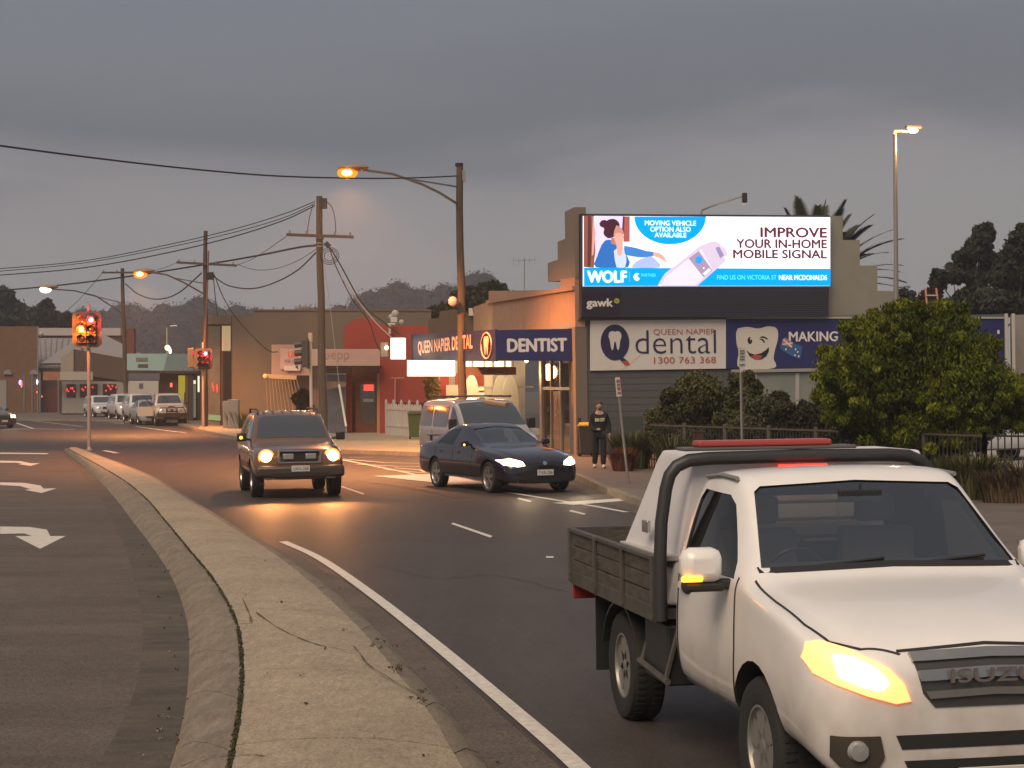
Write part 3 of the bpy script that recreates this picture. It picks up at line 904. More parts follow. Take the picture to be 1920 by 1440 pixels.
ute.cut_y(swin, -1.2, 1.2)
ute.body()
ute.proj('windscreen', [(-.765, 1.280), (0, 1.300), (.765, 1.280), (.64, 1.700), (.59, 1.733), (0, 1.758), (-.59, 1.733), (-.64, 1.700)], 'x+', wind_m, off=-.008, th=.004, step=.08)
ute.proj('rear_window', [(-.54, 1.295), (.54, 1.295), (.5, 1.635), (-.5, 1.635)], 'x-', wind_m, off=-.008, th=.004, step=.1)
ute.proj('side_window', [(1.45, 1.205), (2.52, 1.205), (2.47, 1.325), (2.12, 1.635), (2.0, 1.685), (1.48, 1.695), (1.43, 1.615)], 'y+', side_m, off=-.01, th=.004, step=.08)
ute.proj('side_window', [(1.45, 1.205), (2.52, 1.205), (2.47, 1.325), (2.12, 1.635), (2.0, 1.685), (1.48, 1.695), (1.43, 1.615)], 'y-', side_m, off=-.01, th=.004, step=.08)
# window rubber round the windscreen
for q in ([(-.765, 1.273), (0, 1.292), (.765, 1.273), (.765, 1.300), (0, 1.320), (-.765, 1.300)],):
    ute.proj('cowl', q, 'x+', black_m, off=.004, th=.01, step=.08)
seams(ute, [[(1.42, .50), (1.42, 1.20)], [(2.55, .50), (2.60, .85), (2.58, 1.24)], [(1.42, .50), (2.55, .50)]])
for sd in (-1, 1):
    hp = [(2.74, .80), (3.1, .805), (3.5, .79), (3.72, .74), (3.84, .62), (3.92, .45)]
    for a, c in zip(hp, hp[1:]):
        ute.proj('panel_gap', [(a[0], sd * (a[1] - .006)), (c[0], sd * (c[1] - .006)), (c[0] + .004, sd * (c[1] + .006)), (a[0] + .004, sd * (a[1] + .006))], 'z+', black_m, off=.005, th=.01, step=.03)
for ax in ('y-', 'y+'):
    o = ute.proj('door_handle', rrect(1.50, 1.075, 1.70, 1.115, .018), ax, white_p, off=.03, th=.03, step=.04)
    ute.proj('handle_recess', ellipse(1.6, 1.09, .12, .045, 16), ax, black_m, off=.002, th=.01, step=.04)
    ute.proj('sill_step', [(1.42, .45), (2.6, .45), (2.6, .49), (1.42, .49)], ax, black_m, off=.012, th=.03, step=.2)
for sd in (-1, 1):
    p = [(-.835, 1.02), (-.78, 1.03), (-.66, .995), (-.52, .92), (-.455, .85), (-.425, .765), (-.50, .755), (-.64, .795), (-.77, .845), (-.835, .885), (-.855, .95)]
    if sd > 0: p = [(-a, b) for a, b in p][::-1]
    h = ute.headlight(p, off=.012, m=mat('ute_lamp_lens', (1, .8, .5), emit=(1, .17, .02), es=2.2), step=.03)
    pc_ = [(-.76, .97), (-.68, .965), (-.58, .915), (-.53, .85), (-.57, .82), (-.66, .84), (-.75, .885)]
    if sd > 0: pc_ = [(-a, b) for a, b in pc_][::-1]
    ute.proj('bulb', pc_, 'x+', mat('bulb_white', (1, 1, 1), emit=(1, .86, .62), es=6), off=.018, th=.004, step=.03, parent=h)
    ute.beam(4.15, sd * .66, .91, 120)
    # fog lamp recess in the bumper
    p = [(-.80, .60), (-.58, .60), (-.56, .50), (-.60, .43), (-.76, .45), (-.80, .50)]
    if sd > 0: p = [(-a, b) for a, b in p][::-1]
    ute.proj('fog_lamp_recess', p, 'x+', mat('recess', (.045, .036, .028), rough=.5), off=.012, th=.03, step=.025)
    q = MB(); q.lathe([(.001, .035), (.045, .03), (.055, 0), (.001, 0)], (ute.bvh.ray_cast(Vector((6, sd * .70, .52)), Vector((-1, 0, 0)))[0].x + .008, sd * .69, .53), 'X', 16); q.build('fog_lamp', lens_off, ute.root, smooth=True)
ute.proj('panel_gap', [(-.46, 1.0), (0, 1.025), (.46, 1.0), (.46, .992), (0, 1.015), (-.46, .992)], 'x+', black_m, off=.008, th=.01, step=.04)
# grille: chrome surround, dark mesh, bars
g = ute.proj('grille', [(-.40, .98), (0, 1.0), (.40, .98), (.36, .80), (.30, .73), (-.30, .73), (-.36, .80)], 'x+', mat('grille_grey', (.05, .05, .05), rough=.35), off=.006, th=.02, step=.06)
for z0, z1, w0, w1 in ((.945, .985, .41, .40), (.86, .905, .385, .37), (.775, .81, .35, .33)):
    ute.proj('grille_bar', [(-w0, z1), (0, z1 + .012), (w0, z1), (w1, z0), (0, z0 + .012), (-w1, z0)], 'x+', mat('satin_silver', (.36, .35, .34), rough=.3, metal=.8), off=.022, th=.01, step=.06, parent=g)
text_fit('ISUZU', 'lettering', chrome_m, (4.035, 0, .885), (0, 1, 0), UPV, .46, .065, g, .03, 0.0, local=True)
for z0, z1, w in ((.53, .60, .50), (.41, .475, .46)):
    ute.proj('air_intake', [(-w, z1), (w, z1), (w - .03, z0), (-w + .03, z0)], 'x+', black_m, off=.003, th=.02, step=.08)
ute.plate(4.0, .37, None)
for ax in ('y-', 'y+'):
    pass
# wing mirrors with amber indicator
for sd in (-1, 1):
    b = MB(); b.box(2.34, 2.50, *(sorted((sd * .90, sd * 1.14))), 1.20, 1.40)
    m_ = b.build('wing_mirror', white_p, ute.root, bevel=.06, smooth=True)
    b = MB(); b.box(2.355, 2.485, *(sorted((sd * .895, sd * 1.12))), 1.155, 1.205); b.beam((2.42, sd * .80, 1.19), (2.42, sd * .95, 1.19), .08, .06)
    b.build('mirror_base', black_m, m_, bevel=.015)
    b = MB(); b.box(2.47, 2.508, *(sorted((sd * 1.03, sd * 1.148))), 1.215, 1.245); b.build('indicator', amber_e, m_, bevel=.008)
    b = MB(); b.box(2.334, 2.34, *(sorted((sd * .93, sd * 1.11))), 1.23, 1.38); b.build('mirror_glass', chrome_m, m_)
# roof gutter strip and antenna
for sd in (-1, 1):
    b = MB(); b.tube([(1.42, sd * .675, 1.745), (1.75, sd * .68, 1.77), (2.03, sd * .675, 1.76)], .014, 6); b.build('roof_rail', mat('grey_trim', (.22, .22, .21), rough=.5), ute.root, smooth=True)
b = MB(); pass
# wipers
for y0 in (-.55, .05):
    b = MB(); b.tube([(2.71, y0, 1.295), (2.67, y0 + .52, 1.335)], .009, 5); b.build('wiper', black_m, ute.root)
# interior
seat_m = mat('seat_fabric', (.26, .23, .20), rough=.9)
for sy in (-.38, .38):
    b = MB(); b.box(1.50, 2.0, sy - .24, sy + .24, .72, .92); b.box(1.42, 1.56, sy - .24, sy + .24, .9, 1.42)
    o = b.build('seat', seat_m, ute.root, bevel=.04)
    b = MB(); b.box(1.44, 1.53, sy - .13, sy + .13, 1.45, 1.62); b.build('head_restraint', seat_m, o, bevel=.03)
b = MB(); b.box(2.28, 2.60, -.74, .74, .85, 1.26); b.build('dashboard', dark_in, ute.root, bevel=.05)
b = MB()
ring = [(2.16 + .18 * math.sin(a) * .35, -.38 + .18 * math.cos(a), 1.19 + .18 * math.sin(a) * .93) for a in [2 * math.pi * i / 20 for i in range(21)]]
b.tube(ring, .014, 6, cap=False); b.beam((2.16, -.38, 1.19), (2.3, -.38, 1.12), .1, .06); b.build('steering_wheel', black_m, ute.root)
b = MB(); b.tube([(2.24, 0, 1.73), (2.24, 0, 1.68)], .01, 5); b.box(2.21, 2.25, -.13, .13, 1.62, 1.69); b.build('rear_view_mirror', black_m, ute.root, bevel=.01)
ute.wheelset('steel', 6, .60, steel_m)
# chassis, mudguards
b = MB()
for y in (-.42, .42): b.beam((-1.2, y, .62), (3.6, y, .62), .08, .14)
for x in (-1.1, -.3, .6, 1.3): b.beam((x, -.42, .62), (x, .42, .62), .08, .1)
b.build('chassis', black_m, ute.root)
for wx in (0,):
    b = MB(); b.tube([(wx, -.72, .37), (wx, .72, .37)], .06, 10); b.ball((wx, 0, .37), .14, 10, 8); b.build('axle', black_m, ute.root)
for sd in (-1, 1):
    b = MB(); y0, y1 = sorted((sd * .63, sd * .90))
    pr = [(.52 * math.cos(a), .37 + .44 * math.sin(a)) for a in [math.radians(t) for t in range(15, 166, 15)]]
    for (xa, za), (xb, zb_) in zip(pr, pr[1:]):
        b.add([(xa, y0, za), (xb, y0, zb_), (xb, y1, zb_), (xa, y1, za), (xa, y0, za + .02), (xb, y0, zb_ + .02), (xb, y1, zb_ + .02), (xa, y1, za + .02)],
              [(3, 2, 1, 0), (4, 5, 6, 7), (0, 1, 5, 4), (2, 3, 7, 6), (1, 2, 6, 5), (3, 0, 4, 7)])
    b.build('mudguard', black_m, ute.root)
# under-tray toolbox, step and side bars in front of the rear wheel
grime = mat('weathered_tray', (.075, .062, .050), rough=.75, var=.5, vs=6, stretch=(1, 1, 4))
greyst = mat('dirty_steel', (.11, .10, .09), rough=.55, metal=.5, var=.35, vs=8)
for sd in (-1, 1):
    b = MB(); y0, y1 = sorted((sd * .62, sd * .88))
    b.box(.62, 1.18, y0, y1, .42, .80); b.build('under_tray_box', black_m, ute.root, bevel=.015)
    b = MB(); b.tube([(.55, sd * .90, .50), (1.25, sd * .90, .46)], .022, 8); b.tube([(.60, sd * .90, .48), (.60, sd * .80, .82)], .018, 6); b.tube([(1.2, sd * .90, .46), (1.2, sd * .80, .82)], .018, 6)
    b.build('side_step', greyst, ute.root, smooth=True)
# tray
b = MB(); b.box(-1.28, 1.16, -.92, .92, .84, .90); b.build('tray_floor', greyst, ute.root)
b = MB(); b.beam((-1.28, -.93, .87), (1.18, -.93, .87), .05, .10); b.beam((-1.28, .93, .87), (1.18, .93, .87), .05, .10); b.beam((-1.30, -.95, .87), (-1.30, .95, .87), .05, .10)
b.build('tray_frame', greyst, ute.root, bevel=.006)
for sd in (-1, 1):
    for i, z in enumerate((.905, 1.01, 1.115)):
        b = MB(); b.box(-1.25, 1.14, *(sorted((sd * .925, sd * .95))), z, z + .098); b.build('side_board', grime, ute.root, bevel=.006)
    b = MB(); b.beam((-1.27, sd * .945, 1.225), (1.16, sd * .945, 1.225), .05, .028); b.build('board_cap', greyst, ute.root, bevel=.005)
    for x in (-1.27, -.45, .35, 1.14):
        b = MB(); b.box(x - .022, x + .022, *(sorted((sd * .95, sd * .975))), .84, 1.24); b.build('tray_stake', greyst, ute.root, bevel=.004)
for i, z in enumerate((.905, 1.01, 1.115)):
    b = MB(); b.box(-1.305, -1.28, -.93, .93, z, z + .098); b.build('tail_board', grime, ute.root, bevel=.006)
b = MB(); b.beam((-1.295, -.96, 1.225), (-1.295, .96, 1.225), .03, .028); b.build('board_cap', greyst, ute.root)
for sd in (-1, 1):
    b = MB(); b.box(-1.36, -1.31, *(sorted((sd * .58, sd * .93))), .70, .82); o = b.build('tail_lamp', mat('tail_red', (.30, .03, .02), rough=.3), ute.root, bevel=.01)
    b = MB(); b.box(-.72, -.70, *(sorted((sd * .6, sd * .9))), .25, .80); b.build('mud_flap', black_m, ute.root)
# the black headboard hoop
hb = MB(); z1 = 1.85
hb.tube([(1.22, -.93, .84), (1.22, -.93, 1.25), (1.20, -.915, 1.45), (1.19, -.88, 1.66), (1.19, -.855, 1.745), (1.19, -.81, 1.80), (1.19, -.73, 1.835), (1.19, -.6, z1 - .005), (1.19, 0, z1), (1.19, .6, z1 - .005), (1.19, .73, 1.835), (1.19, .81, 1.80), (1.19, .855, 1.745), (1.19, .88, 1.66), (1.20, .915, 1.45), (1.22, .93, 1.25), (1.22, .93, .84)], .042, 10)
hb.build('headboard_hoop', mat('hoop_black', (.03, .03, .032), rough=.45), ute.root, smooth=True)
b = MB()
for x in (-.5, -.25, 0, .25, .5): b.tube([(1.20, x, .9), (1.20, x, 1.34)], .012, 6)
for z in (1.34, 1.45, 1.56, 1.67): b.tube([(1.20, -.52, z), (1.20, .52, z)], .012, 6)
b.build('headboard_mesh', greyst, ute.root)
# white canopy box on the tray
boxm = mat('canopy_white', (.66, .64, .66), rough=.5, var=.06, vs=3)
tb = thing('tool_box', 'white sloping tool box standing on the tray behind the ute cab', 'tool box', rear + Vector((0, 0, .90)), ute.root.rotation_euler.z)
b = MB(); prf = [(-.05, .02), (-.05, .30), (.27, .92), (.33, .97), (1.10, .97), (1.12, .93), (1.12, .02)]
b.prism([(x, -.86 + (.10 if z > .9 else 0), z) for x, z in prf], (0, 1.72, 0)); 
me_v = []
for x, y, z in b.v:
    k = 1 - .13 * max(0, (z - .3)) / .74
    me_v.append((x, (y if abs(y) < 5 else y) * (k / (1 if True else 1)), z))
b.v = me_v
b.build('box_body', boxm, tb, bevel=.02)
b = MB(); b.box(-.06, 1.13, -.875, .875, .30, .335); b.build('lid_rim', mat('lid_grey', (.45, .43, .42), rough=.4), tb, bevel=.006)
for sd in (-1, 1):
    b = MB(); b.box(.50, .64, *(sorted((sd * .835, sd * .862))), .44, .52); b.build('latch', chrome_m, tb, bevel=.006)
# red folded ladder on the hoop
ld = thing('roof_load', 'long red bar carried on top of the black headboard hoop', 'light bar', rear + Vector((0, 0, 0)), ute.root.rotation_euler.z)
b = MB(); b.box(1.02, 1.18, -.66, .22, 1.915, 1.955); b.build('red_bar', mat('red_bar', (.36, .06, .05), rough=.35), ld, bevel=.012)
b = MB(); b.box(1.0, 1.20, -.76, .38, 1.892, 1.914); b.build('base_rail', mat('bar_grey', (.10, .09, .09), rough=.4), ld, bevel=.008)
b = MB(); b.box(1.235, 1.255, -.16, .16, 1.775, 1.80); b.build('brake_lamp', mat('brake_red', (.8, .05, .03), emit=(1, .03, .02), es=2.2), ute.root, bevel=.004)
b = MB(); b.box(.1, .4, .2, .6, .902, 1.05); tag(b.build('tarp_bundle', mat('blue_tarp', (.45, .5, .68), rough=.6), None, bevel=.05), 'pale blue bundle lying in the tray of the white ute', 'bundle')
o = bpy.context.scene.objects['tarp_bundle']; o.location = rear - (Matrix.Rotation(ute.root.rotation_euler.z, 3, 'Z') @ Vector((.6, 1.1, 0))); o.rotation_euler.z = ute.root.rotation_euler.z

# ------------------------------------------------------------------ other cars
def suv_st(h=1.78, w=.90):
    k = h / 1.78
    return [(-1.02, .50, w * .78, .80, w * .93, 1.05 * k, w * .91, 1.60 * k, w * .66, 1.65 * k),
            (-.92, .42, w * .84, .80, w * .99, 1.08 * k, w * .96, 1.70 * k, w * .74, 1.75 * k),
            (0, .40, w * .88, .80, w, 1.08 * k, w * .97, 1.74 * k, w * .75, 1.79 * k),
            (1.1, .40, w * .88, .80, w, 1.08 * k, w * .97, 1.74 * k, w * .75, 1.79 * k),
            (1.50, .40, w * .88, .80, w, 1.08 * k, w * .97, 1.70 * k, w * .745, 1.755 * k),
            (2.20, .40, w * .88, .80, w, 1.07 * k, w * .97, 1.17 * k, w * .83, 1.20 * k),
            (2.35, .40, w * .88, .80, w, 1.05 * k, w * .97, 1.10 * k, w * .82, 1.14 * k),
            (3.00, .40, w * .88, .78, w, 1.01 * k, w * .96, 1.05 * k, w * .80, 1.10 * k),
            (3.38, .40, w * .88, .74, w * .98, .96 * k, w * .92, 1.0 * k, w * .76, 1.04 * k),
            (3.55, .38, w * .84, .70, w * .92, .88 * k, w * .84, .93 * k, w * .7, .97 * k),
            (3.62, .40, w * .7, .64, w * .78, .76 * k, w * .72, .80 * k, w * .6, .84 * k)]
def sedan_st(w=.92, h=1.45):
    k = h / 1.45
    return [(-1.16, .36, w * .78, .60, w * .86, .86 * k, w * .80, .92 * k, w * .66, .95 * k),
            (-1.04, .28, w * .86, .62, w * .95, .94 * k, w * .88, .985 * k, w * .72, 1.01 * k),
            (-.50, .24, w * .90, .64, w, .95 * k, w * .93, 1.03 * k, w * .74, 1.055 * k),
            (.22, .24, w * .90, .64, w, .95 * k, w * .94, 1.33 * k, w * .62, 1.37 * k),
            (.65, .24, w * .90, .64, w, .95 * k, w * .94, 1.385 * k, w * .63, 1.43 * k),
            (1.05, .24, w * .90, .64, w, .95 * k, w * .94, 1.38 * k, w * .63, 1.43 * k),
            (1.35, .24, w * .90, .64, w, .94 * k, w * .94, 1.33 * k, w * .62, 1.385 * k),
            (2.12, .24, w * .90, .64, w, .92 * k, w * .94, .975 * k, w * .79, 1.01 * k),
            (2.28, .24, w * .90, .64, w, .90 * k, w * .94, .935 * k, w * .78, .97 * k),
            (3.00, .24, w * .90, .62, w * .99, .83 * k, w * .92, .875 * k, w * .74, .92 * k),
            (3.42, .22, w * .88, .56, w * .95, .74 * k, w * .86, .78 * k, w * .68, .83 * k),
            (3.62, .20, w * .80, .50, w * .86, .64 * k, w * .75, .68 * k, w * .6, .72 * k),
            (3.70, .24, w * .6, .46, w * .68, .56 * k, w * .6, .59 * k, w * .5, .62 * k)]
def van_st(w=.95, h=1.9):
    k = h / 1.9
    return [(-.86, .45, w * .80, .85, w * .95, 1.15, w * .94, 1.70 * k, w * .80, 1.76 * k),
            (-.78, .36, w * .86, .85, w * .99, 1.15, w * .98, 1.82 * k, w * .84, 1.87 * k),
            (.4, .34, w * .90, .85, w, 1.15, w * .985, 1.85 * k, w * .85, 1.90 * k),
            (1.75, .34, w * .90, .85, w, 1.15, w * .985, 1.84 * k, w * .85, 1.90 * k),
            (2.15, .34, w * .90, .85, w, 1.15, w * .985, 1.78 * k, w * .84, 1.85 * k),
            (2.98, .34, w * .90, .82, w, 1.10, w * .97, 1.20, w * .85, 1.24),
            (3.15, .34, w * .90, .80, w, 1.06, w * .96, 1.12, w * .83, 1.16),
            (3.60, .32, w * .88, .74, w * .97, .95, w * .90, 1.0, w * .76, 1.04),
            (3.80, .30, w * .80, .66, w * .88, .82, w * .80, .86, w * .66, .90),
            (3.87, .34, w * .64, .60, w * .70, .70, w * .64, .73, w * .55, .77)]

def win(poly, g=.015):
    cx = sum(p[0] for p in poly) / len(poly); cy = sum(p[1] for p in poly) / len(poly)
    return [(cx + (x - cx) * (1 + g), cy + (y - cy) * (1 + g)) for x, y in poly]

# four wheel drive, headlights on; the street lamp's orange is mixed into its paint
suvp = mat('bronze_lamp_tinted', (.24, .11, .045), rough=.25, metal=.55, coat=1.0)
cth = math.radians(12.5)
suv = Car('four_wheel_drive', 'bronze four wheel drive wagon coming along the road with round glowing headlights', 'car',
          (-5.12, 42.6), cth, suvp, suv_st(1.74, .95), (0, 2.70), .44, .375, .25)
suv.fx, suv.rx = 3.62, -1.0
suv.cut_x([(-.40, .96), (.40, .96), (.36, .76), (-.36, .76)], 3.55, 4.0)
suv.body()
suv.proj('windscreen', [(-.75, 1.20), (0, 1.215), (.75, 1.20), (.64, 1.60), (.58, 1.64), (0, 1.665), (-.58, 1.64), (-.64, 1.60)], 'x+', glass_d, step=.1)
for ax in ('y-', 'y+'):
    suv.proj('side_window', [(1.30, 1.15), (2.0, 1.15), (1.95, 1.25), (1.55, 1.50), (1.30, 1.55)], ax, glass_d, step=.1)
    suv.proj('side_window', [(.40, 1.15), (1.22, 1.15), (1.22, 1.56), (.42, 1.57)], ax, glass_d, step=.1)
    suv.proj('side_window', [(-.75, 1.15), (.28, 1.15), (.30, 1.57), (-.65, 1.55)], ax, glass_d, step=.1)
    suv.proj('door_moulding', [(.5, .60), (2.2, .60), (2.2, .72), (.5, .72)], ax, mat('bumper_bronze', (.09, .065, .04), rough=.4), off=.02, step=.15)
seams(suv, [[(1.26, .5), (1.26, 1.10)], [(.36, .75), (.36, 1.10)], [(2.18, .6), (2.15, 1.05)]])
for sd in (-1, 1):
    q = MB(); q.lathe([(.001, .12), (.08, .105), (.125, .06), (.14, 0), (.001, 0)], (3.50, sd * .67, .85), 'X', 24); o = q.build('headlight', mat('amber_headlamp', (1, 1, 1), emit=(1, .56, .19), es=13), suv.root, smooth=True)
    q = MB(); q.lathe([(.14, .06), (.165, .05), (.165, 0), (.001, 0)], (3.50, sd * .67, .85), 'X', 24); q.build('glow_ring', mat('headlamp_halo', (1, .5, .1), emit=(1, .14, .02), es=2.2), o)  # glowing ring added for the halo round the headlight
    suv.proj('indicator', [(a * sd, z) for a, z in ((.77, .90), (.82, .88), (.80, .76), (.77, .78))], 'x+', amber_off, off=.01, step=.06)
    b = MB(); b.box(3.60, 3.68, *(sorted((sd * .52, sd * .72))), .40, .49); b.build('fog_lamp', lens_off, suv.root, bevel=.02)
    suv.beam(3.72, sd * .62, .86, 260, col=(1, .38, .11), dip=.5)
b = MB(); b.box(3.50, 3.60, -.42, .42, .73, 1.0); b.build('grille', black_m, suv.root, bevel=.04)
o = MB(); o.box(3.58, 3.64, -.44, .44, .955, .99); o.box(3.58, 3.64, -.44, .44, .72, .75); o.box(3.58, 3.64, -.44, -.40, .72, .99); o.box(3.58, 3.64, .40, .44, .72, .99); o.build('grille_surround', chrome_m, suv.root, bevel=.01)
for sd in (-1, 1):
    b = MB(); b.box(3.59, 3.63, *(sorted((sd * .12, sd * .34))), .80, .92); b.build('driving_lamp', lens_off, suv.root, bevel=.02)
b = MB(); b.box(3.52, 3.76, -.90, .90, .44, .68); b.build('bumper', mat('bumper_dark', (.055, .04, .028), rough=.4), suv.root, bevel=.06, smooth=True)
b = MB(); b.box(3.762, 3.775, -.60, .60, .455, .54); b.build('air_intake', black_m, suv.root, bevel=.01)
suv.plate(3.775, .62, 'UAN-268')
suv.mirror(1.98, .95, 1.14, black_m, (.10, .19, .17))
q = MB(); q.ball((2.05, -1.06, 1.22), .035, 8, 6); q.build('indicator', amber_e, suv.root)
for sd in (-1, 1):
    b = MB(); b.tube([(-.7, sd * .64, 1.71), (-.6, sd * .64, 1.79), (1.2, sd * .64, 1.79), (1.3, sd * .64, 1.71)], .022, 8); b.build('roof_rail', greyst, suv.root, smooth=True)
for y in [-.5 + .2 * i for i in range(6)]:
    b = MB(); b.beam((-.6, y, 1.74), (1.3, y, 1.755), .03, .012); b.build('roof_rib', suvp, suv.root)
suv.wheelset('spoke', 6, .62, rim_m)

# navy sedan
sedp = mat('navy_paint', (.016, .014, .026), rough=.16, metal=.2, coat=1.0)
sth = math.radians(25.4)
sed = Car('sedan', 'dark navy sedan pulling out of the parking bay with headlights on and driver window down', 'car',
          (-.93, 43.1), sth, sedp, sedan_st(), (0, 2.79), .385, .325, .225)
sed.fx, sed.rx = 3.70, -1.16
SS = sedan_st()
hol = [(x, max(zb, .5), wb - .1, zm, wm - .09, zs - .03, ws - .08, zr - .05, wr - .05, zc - .05) for x, zb, wb, zm, wm, zs, ws, zr, wr, zc in
       [(.0, .24, .83, .64, .92, .95, .86, 1.20, .60, 1.23), SS[4], SS[5], SS[6], (1.95, .24, .83, .64, .92, .92, .86, 1.05, .72, 1.08)]]
sed.hollow(hol)
sed.cut_x([(-.69, 1.00), (0, 1.03), (.69, 1.00), (.555, 1.315), (0, 1.36), (-.555, 1.315)], 1.1, 2.9)
w1 = [(1.02, .965), (1.86, .965), (1.80, 1.02), (1.42, 1.25), (1.25, 1.30), (1.02, 1.31)]
w2 = [(.02, .985), (.94, .965), (.94, 1.31), (.55, 1.30), (.28, 1.22)]
sed.cut_y(w1, -1.2, 1.2); sed.cut_y(w2, -1.2, 1.2)
sed.body()
sed.proj('windscreen', win([(-.69, 1.00), (0, 1.03), (.69, 1.00), (.555, 1.315), (0, 1.36), (-.555, 1.315)]), 'x+', wind_m, off=-.004, th=.004, step=.1)
sed.proj('side_window', win(w1), 'y+', side_m, off=-.006, th=.004, step=.1)
for ax in ('y+', 'y-'): sed.proj('side_window', win(w2), ax, side_m, off=-.006, th=.004, step=.1)
sed.proj('rear_window', [(-.60, 1.06), (.60, 1.06), (.50, 1.31), (-.50, 1.31)], 'x-', glass_d, step=.1)
seams(sed, [[(.98, .35), (.98, .93)], [(.02, .6), (.0, .92)], [(1.98, .4), (2.02, .88)], [(.4, .35), (1.98, .35)]])
for ax in ('y-', 'y+'):
    sed.proj('side_skirt', [(.42, .20), (2.40, .20), (2.40, .30), (.42, .30)], ax, sedp, off=.03, th=.03, step=.2)
    for x in (.20, 1.15): sed.proj('door_handle', rrect(x, .80, x + .16, .835, .012), ax, sedp, off=.02, th=.02, step=.05)
for sd in (-1, 1):
    p = [(sd * a, z) for a, z in ((.86, .70), (.70, .735), (.48, .665), (.44, .585), (.60, .565), (.82, .60))]
    h = sed.headlight(p, m=mat('headlamp_yellow', (1, .8, .5), emit=(1, .55, .22), es=5), step=.05, off=.012)
    hit = sed.bvh.ray_cast(Vector((6, sd * .62, .64)), Vector((-1, 0, 0)))
    q = MB(); q.ball((hit[0].x + .01, sd * .62, .645), (.03, .11, .06), 12, 8); q.build('bulb', head_core, h, smooth=True)
    q = MB(); q.lathe([(.001, .02), (.05, .018), (.055, 0), (.001, 0)], (3.52, sd * .66, .30), 'X', 16); q.build('fog_lamp', lens_off, sed.root)
    sed.proj('fog_lamp_recess', ellipse(sd * .66, .30, .08, .07, 16), 'x+', black_m, step=.05)
    sed.beam(3.85, sd * .6, .64, 50, col=(1, .72, .42))
g = sed.proj('grille', [(-.33, .66), (.33, .66), (.29, .585), (-.29, .585)], 'x+', black_m, step=.06)
sed.proj('emblem', ellipse(0, .625, .045, .035, 14), 'x+', chrome_m, off=.02, step=.03, parent=g)
sed.proj('air_intake', [(-.42, .36), (.42, .36), (.38, .24), (-.38, .24)], 'x+', black_m, step=.08)
sed.plate(3.735, .44, 'TVA-286', y=0)
sed.mirror(1.80, .88, .96, sedp, (.10, .17, .12))
q = MB(); q.ball((1.86, -1.0, .99), .025, 8, 6); q.build('indicator', amber_e, sed.root)
b = MB(); b.beam((-1.0, -.62, 1.13), (-1.0, .62, 1.13), .16, .025); b.beam((-1.0, -.55, 1.0), (-1.0, -.55, 1.13), .1, .03); b.beam((-1.0, .55, 1.0), (-1.0, .55, 1.13), .1, .03); b.build('spoiler', sedp, sed.root, bevel=.008)
for sy in (-.36, .36):
    b = MB(); b.box(.75, 1.25, sy - .22, sy + .22, .52, .68); b.box(.62, .76, sy - .22, sy + .22, .66, 1.10); b.box(.64, .74, sy - .1, sy + .1, 1.12, 1.26); b.build('seat', seat_m, sed.root, bevel=.03)
sed.wheelset('spoke', 5, .74, rim_m)

# silver van
vanp = mat('pale_van_paint', (.42, .415, .42), rough=.25, metal=.3, coat=.8)
vth = math.radians(19)
van = Car('van', 'pale silver van with roof racks parked behind the dark sedan', 'van', (-1.36, 50.2), vth, vanp, van_st(), (0, 3.1), .40, .335, .225)
van.fx, van.rx = 3.87, -.86
van.body()
van.proj('windscreen', [(-.80, 1.25), (0, 1.28), (.80, 1.25), (.72, 1.76), (.66, 1.79), (0, 1.83), (-.66, 1.79), (-.72, 1.76)], 'x+', glass_d, step=.1)
for ax in ('y-', 'y+'):
    van.proj('side_window', [(1.95, 1.20), (2.70, 1.17), (2.62, 1.30), (2.15, 1.66), (2.0, 1.72)], ax, glass_d, step=.1)
    van.proj('side_window', rrect(.55, 1.20, 1.80, 1.72, .06), ax, glass_d, step=.1)
    van.proj('side_window', rrect(-.62, 1.20, .42, 1.72, .06), ax, glass_d, step=.1)
    van.proj('wheel_lip', [(-.5, .60), (-.36, .76), (0, .82), (.36, .76), (.5, .60), (.44, .58), (.32, .71), (0, .765), (-.32, .71), (-.44, .58)], ax, vanp, off=.015, step=.06)
seams(van, [[(1.87, .45), (1.87, 1.14)], [(.48, .75), (.48, 1.14)], [(2.75, .5), (2.8, 1.10)], [(.48, 1.0), (1.8, 1.0)]])
for sd in (-1, 1):
    van.proj('headlight', [(sd * a, z) for a, z in ((.86, .92), (.66, .96), (.46, .86), (.50, .78), (.80, .78))], 'x+', lens_off, off=.01, step=.06)
    b = MB(); b.beam((.1, sd * .74, 1.94), (1.9, sd * .74, 1.94), .03, .03); b.build('roof_rail', greyst, van.root)
van.proj('grille', [(-.42, .84), (.42, .84), (.38, .68), (-.38, .68)], 'x+', black_m, step=.08)
van.plate(3.90, .5, None)
van.mirror(2.62, .93, 1.16, black_m, (.12, .2, .26))
for x in (.2, 1.0, 1.75):
    b = MB(); b.beam((x, -.82, 1.965), (x, .82, 1.965), .05, .03); b.build('roof_bar', greyst, van.root)
b = MB(); b.tube([P(912, 754, 47.0), P(951, 760, 46.4)], .075, 12)
tag(b.build('conduit_tube', mat('conduit', (.30, .20, .15), rough=.5), None, smooth=True), 'short brown storage tube strapped to the van roof racks', 'tube')
van.wheelset('spoke', 7, .64, rim_m)

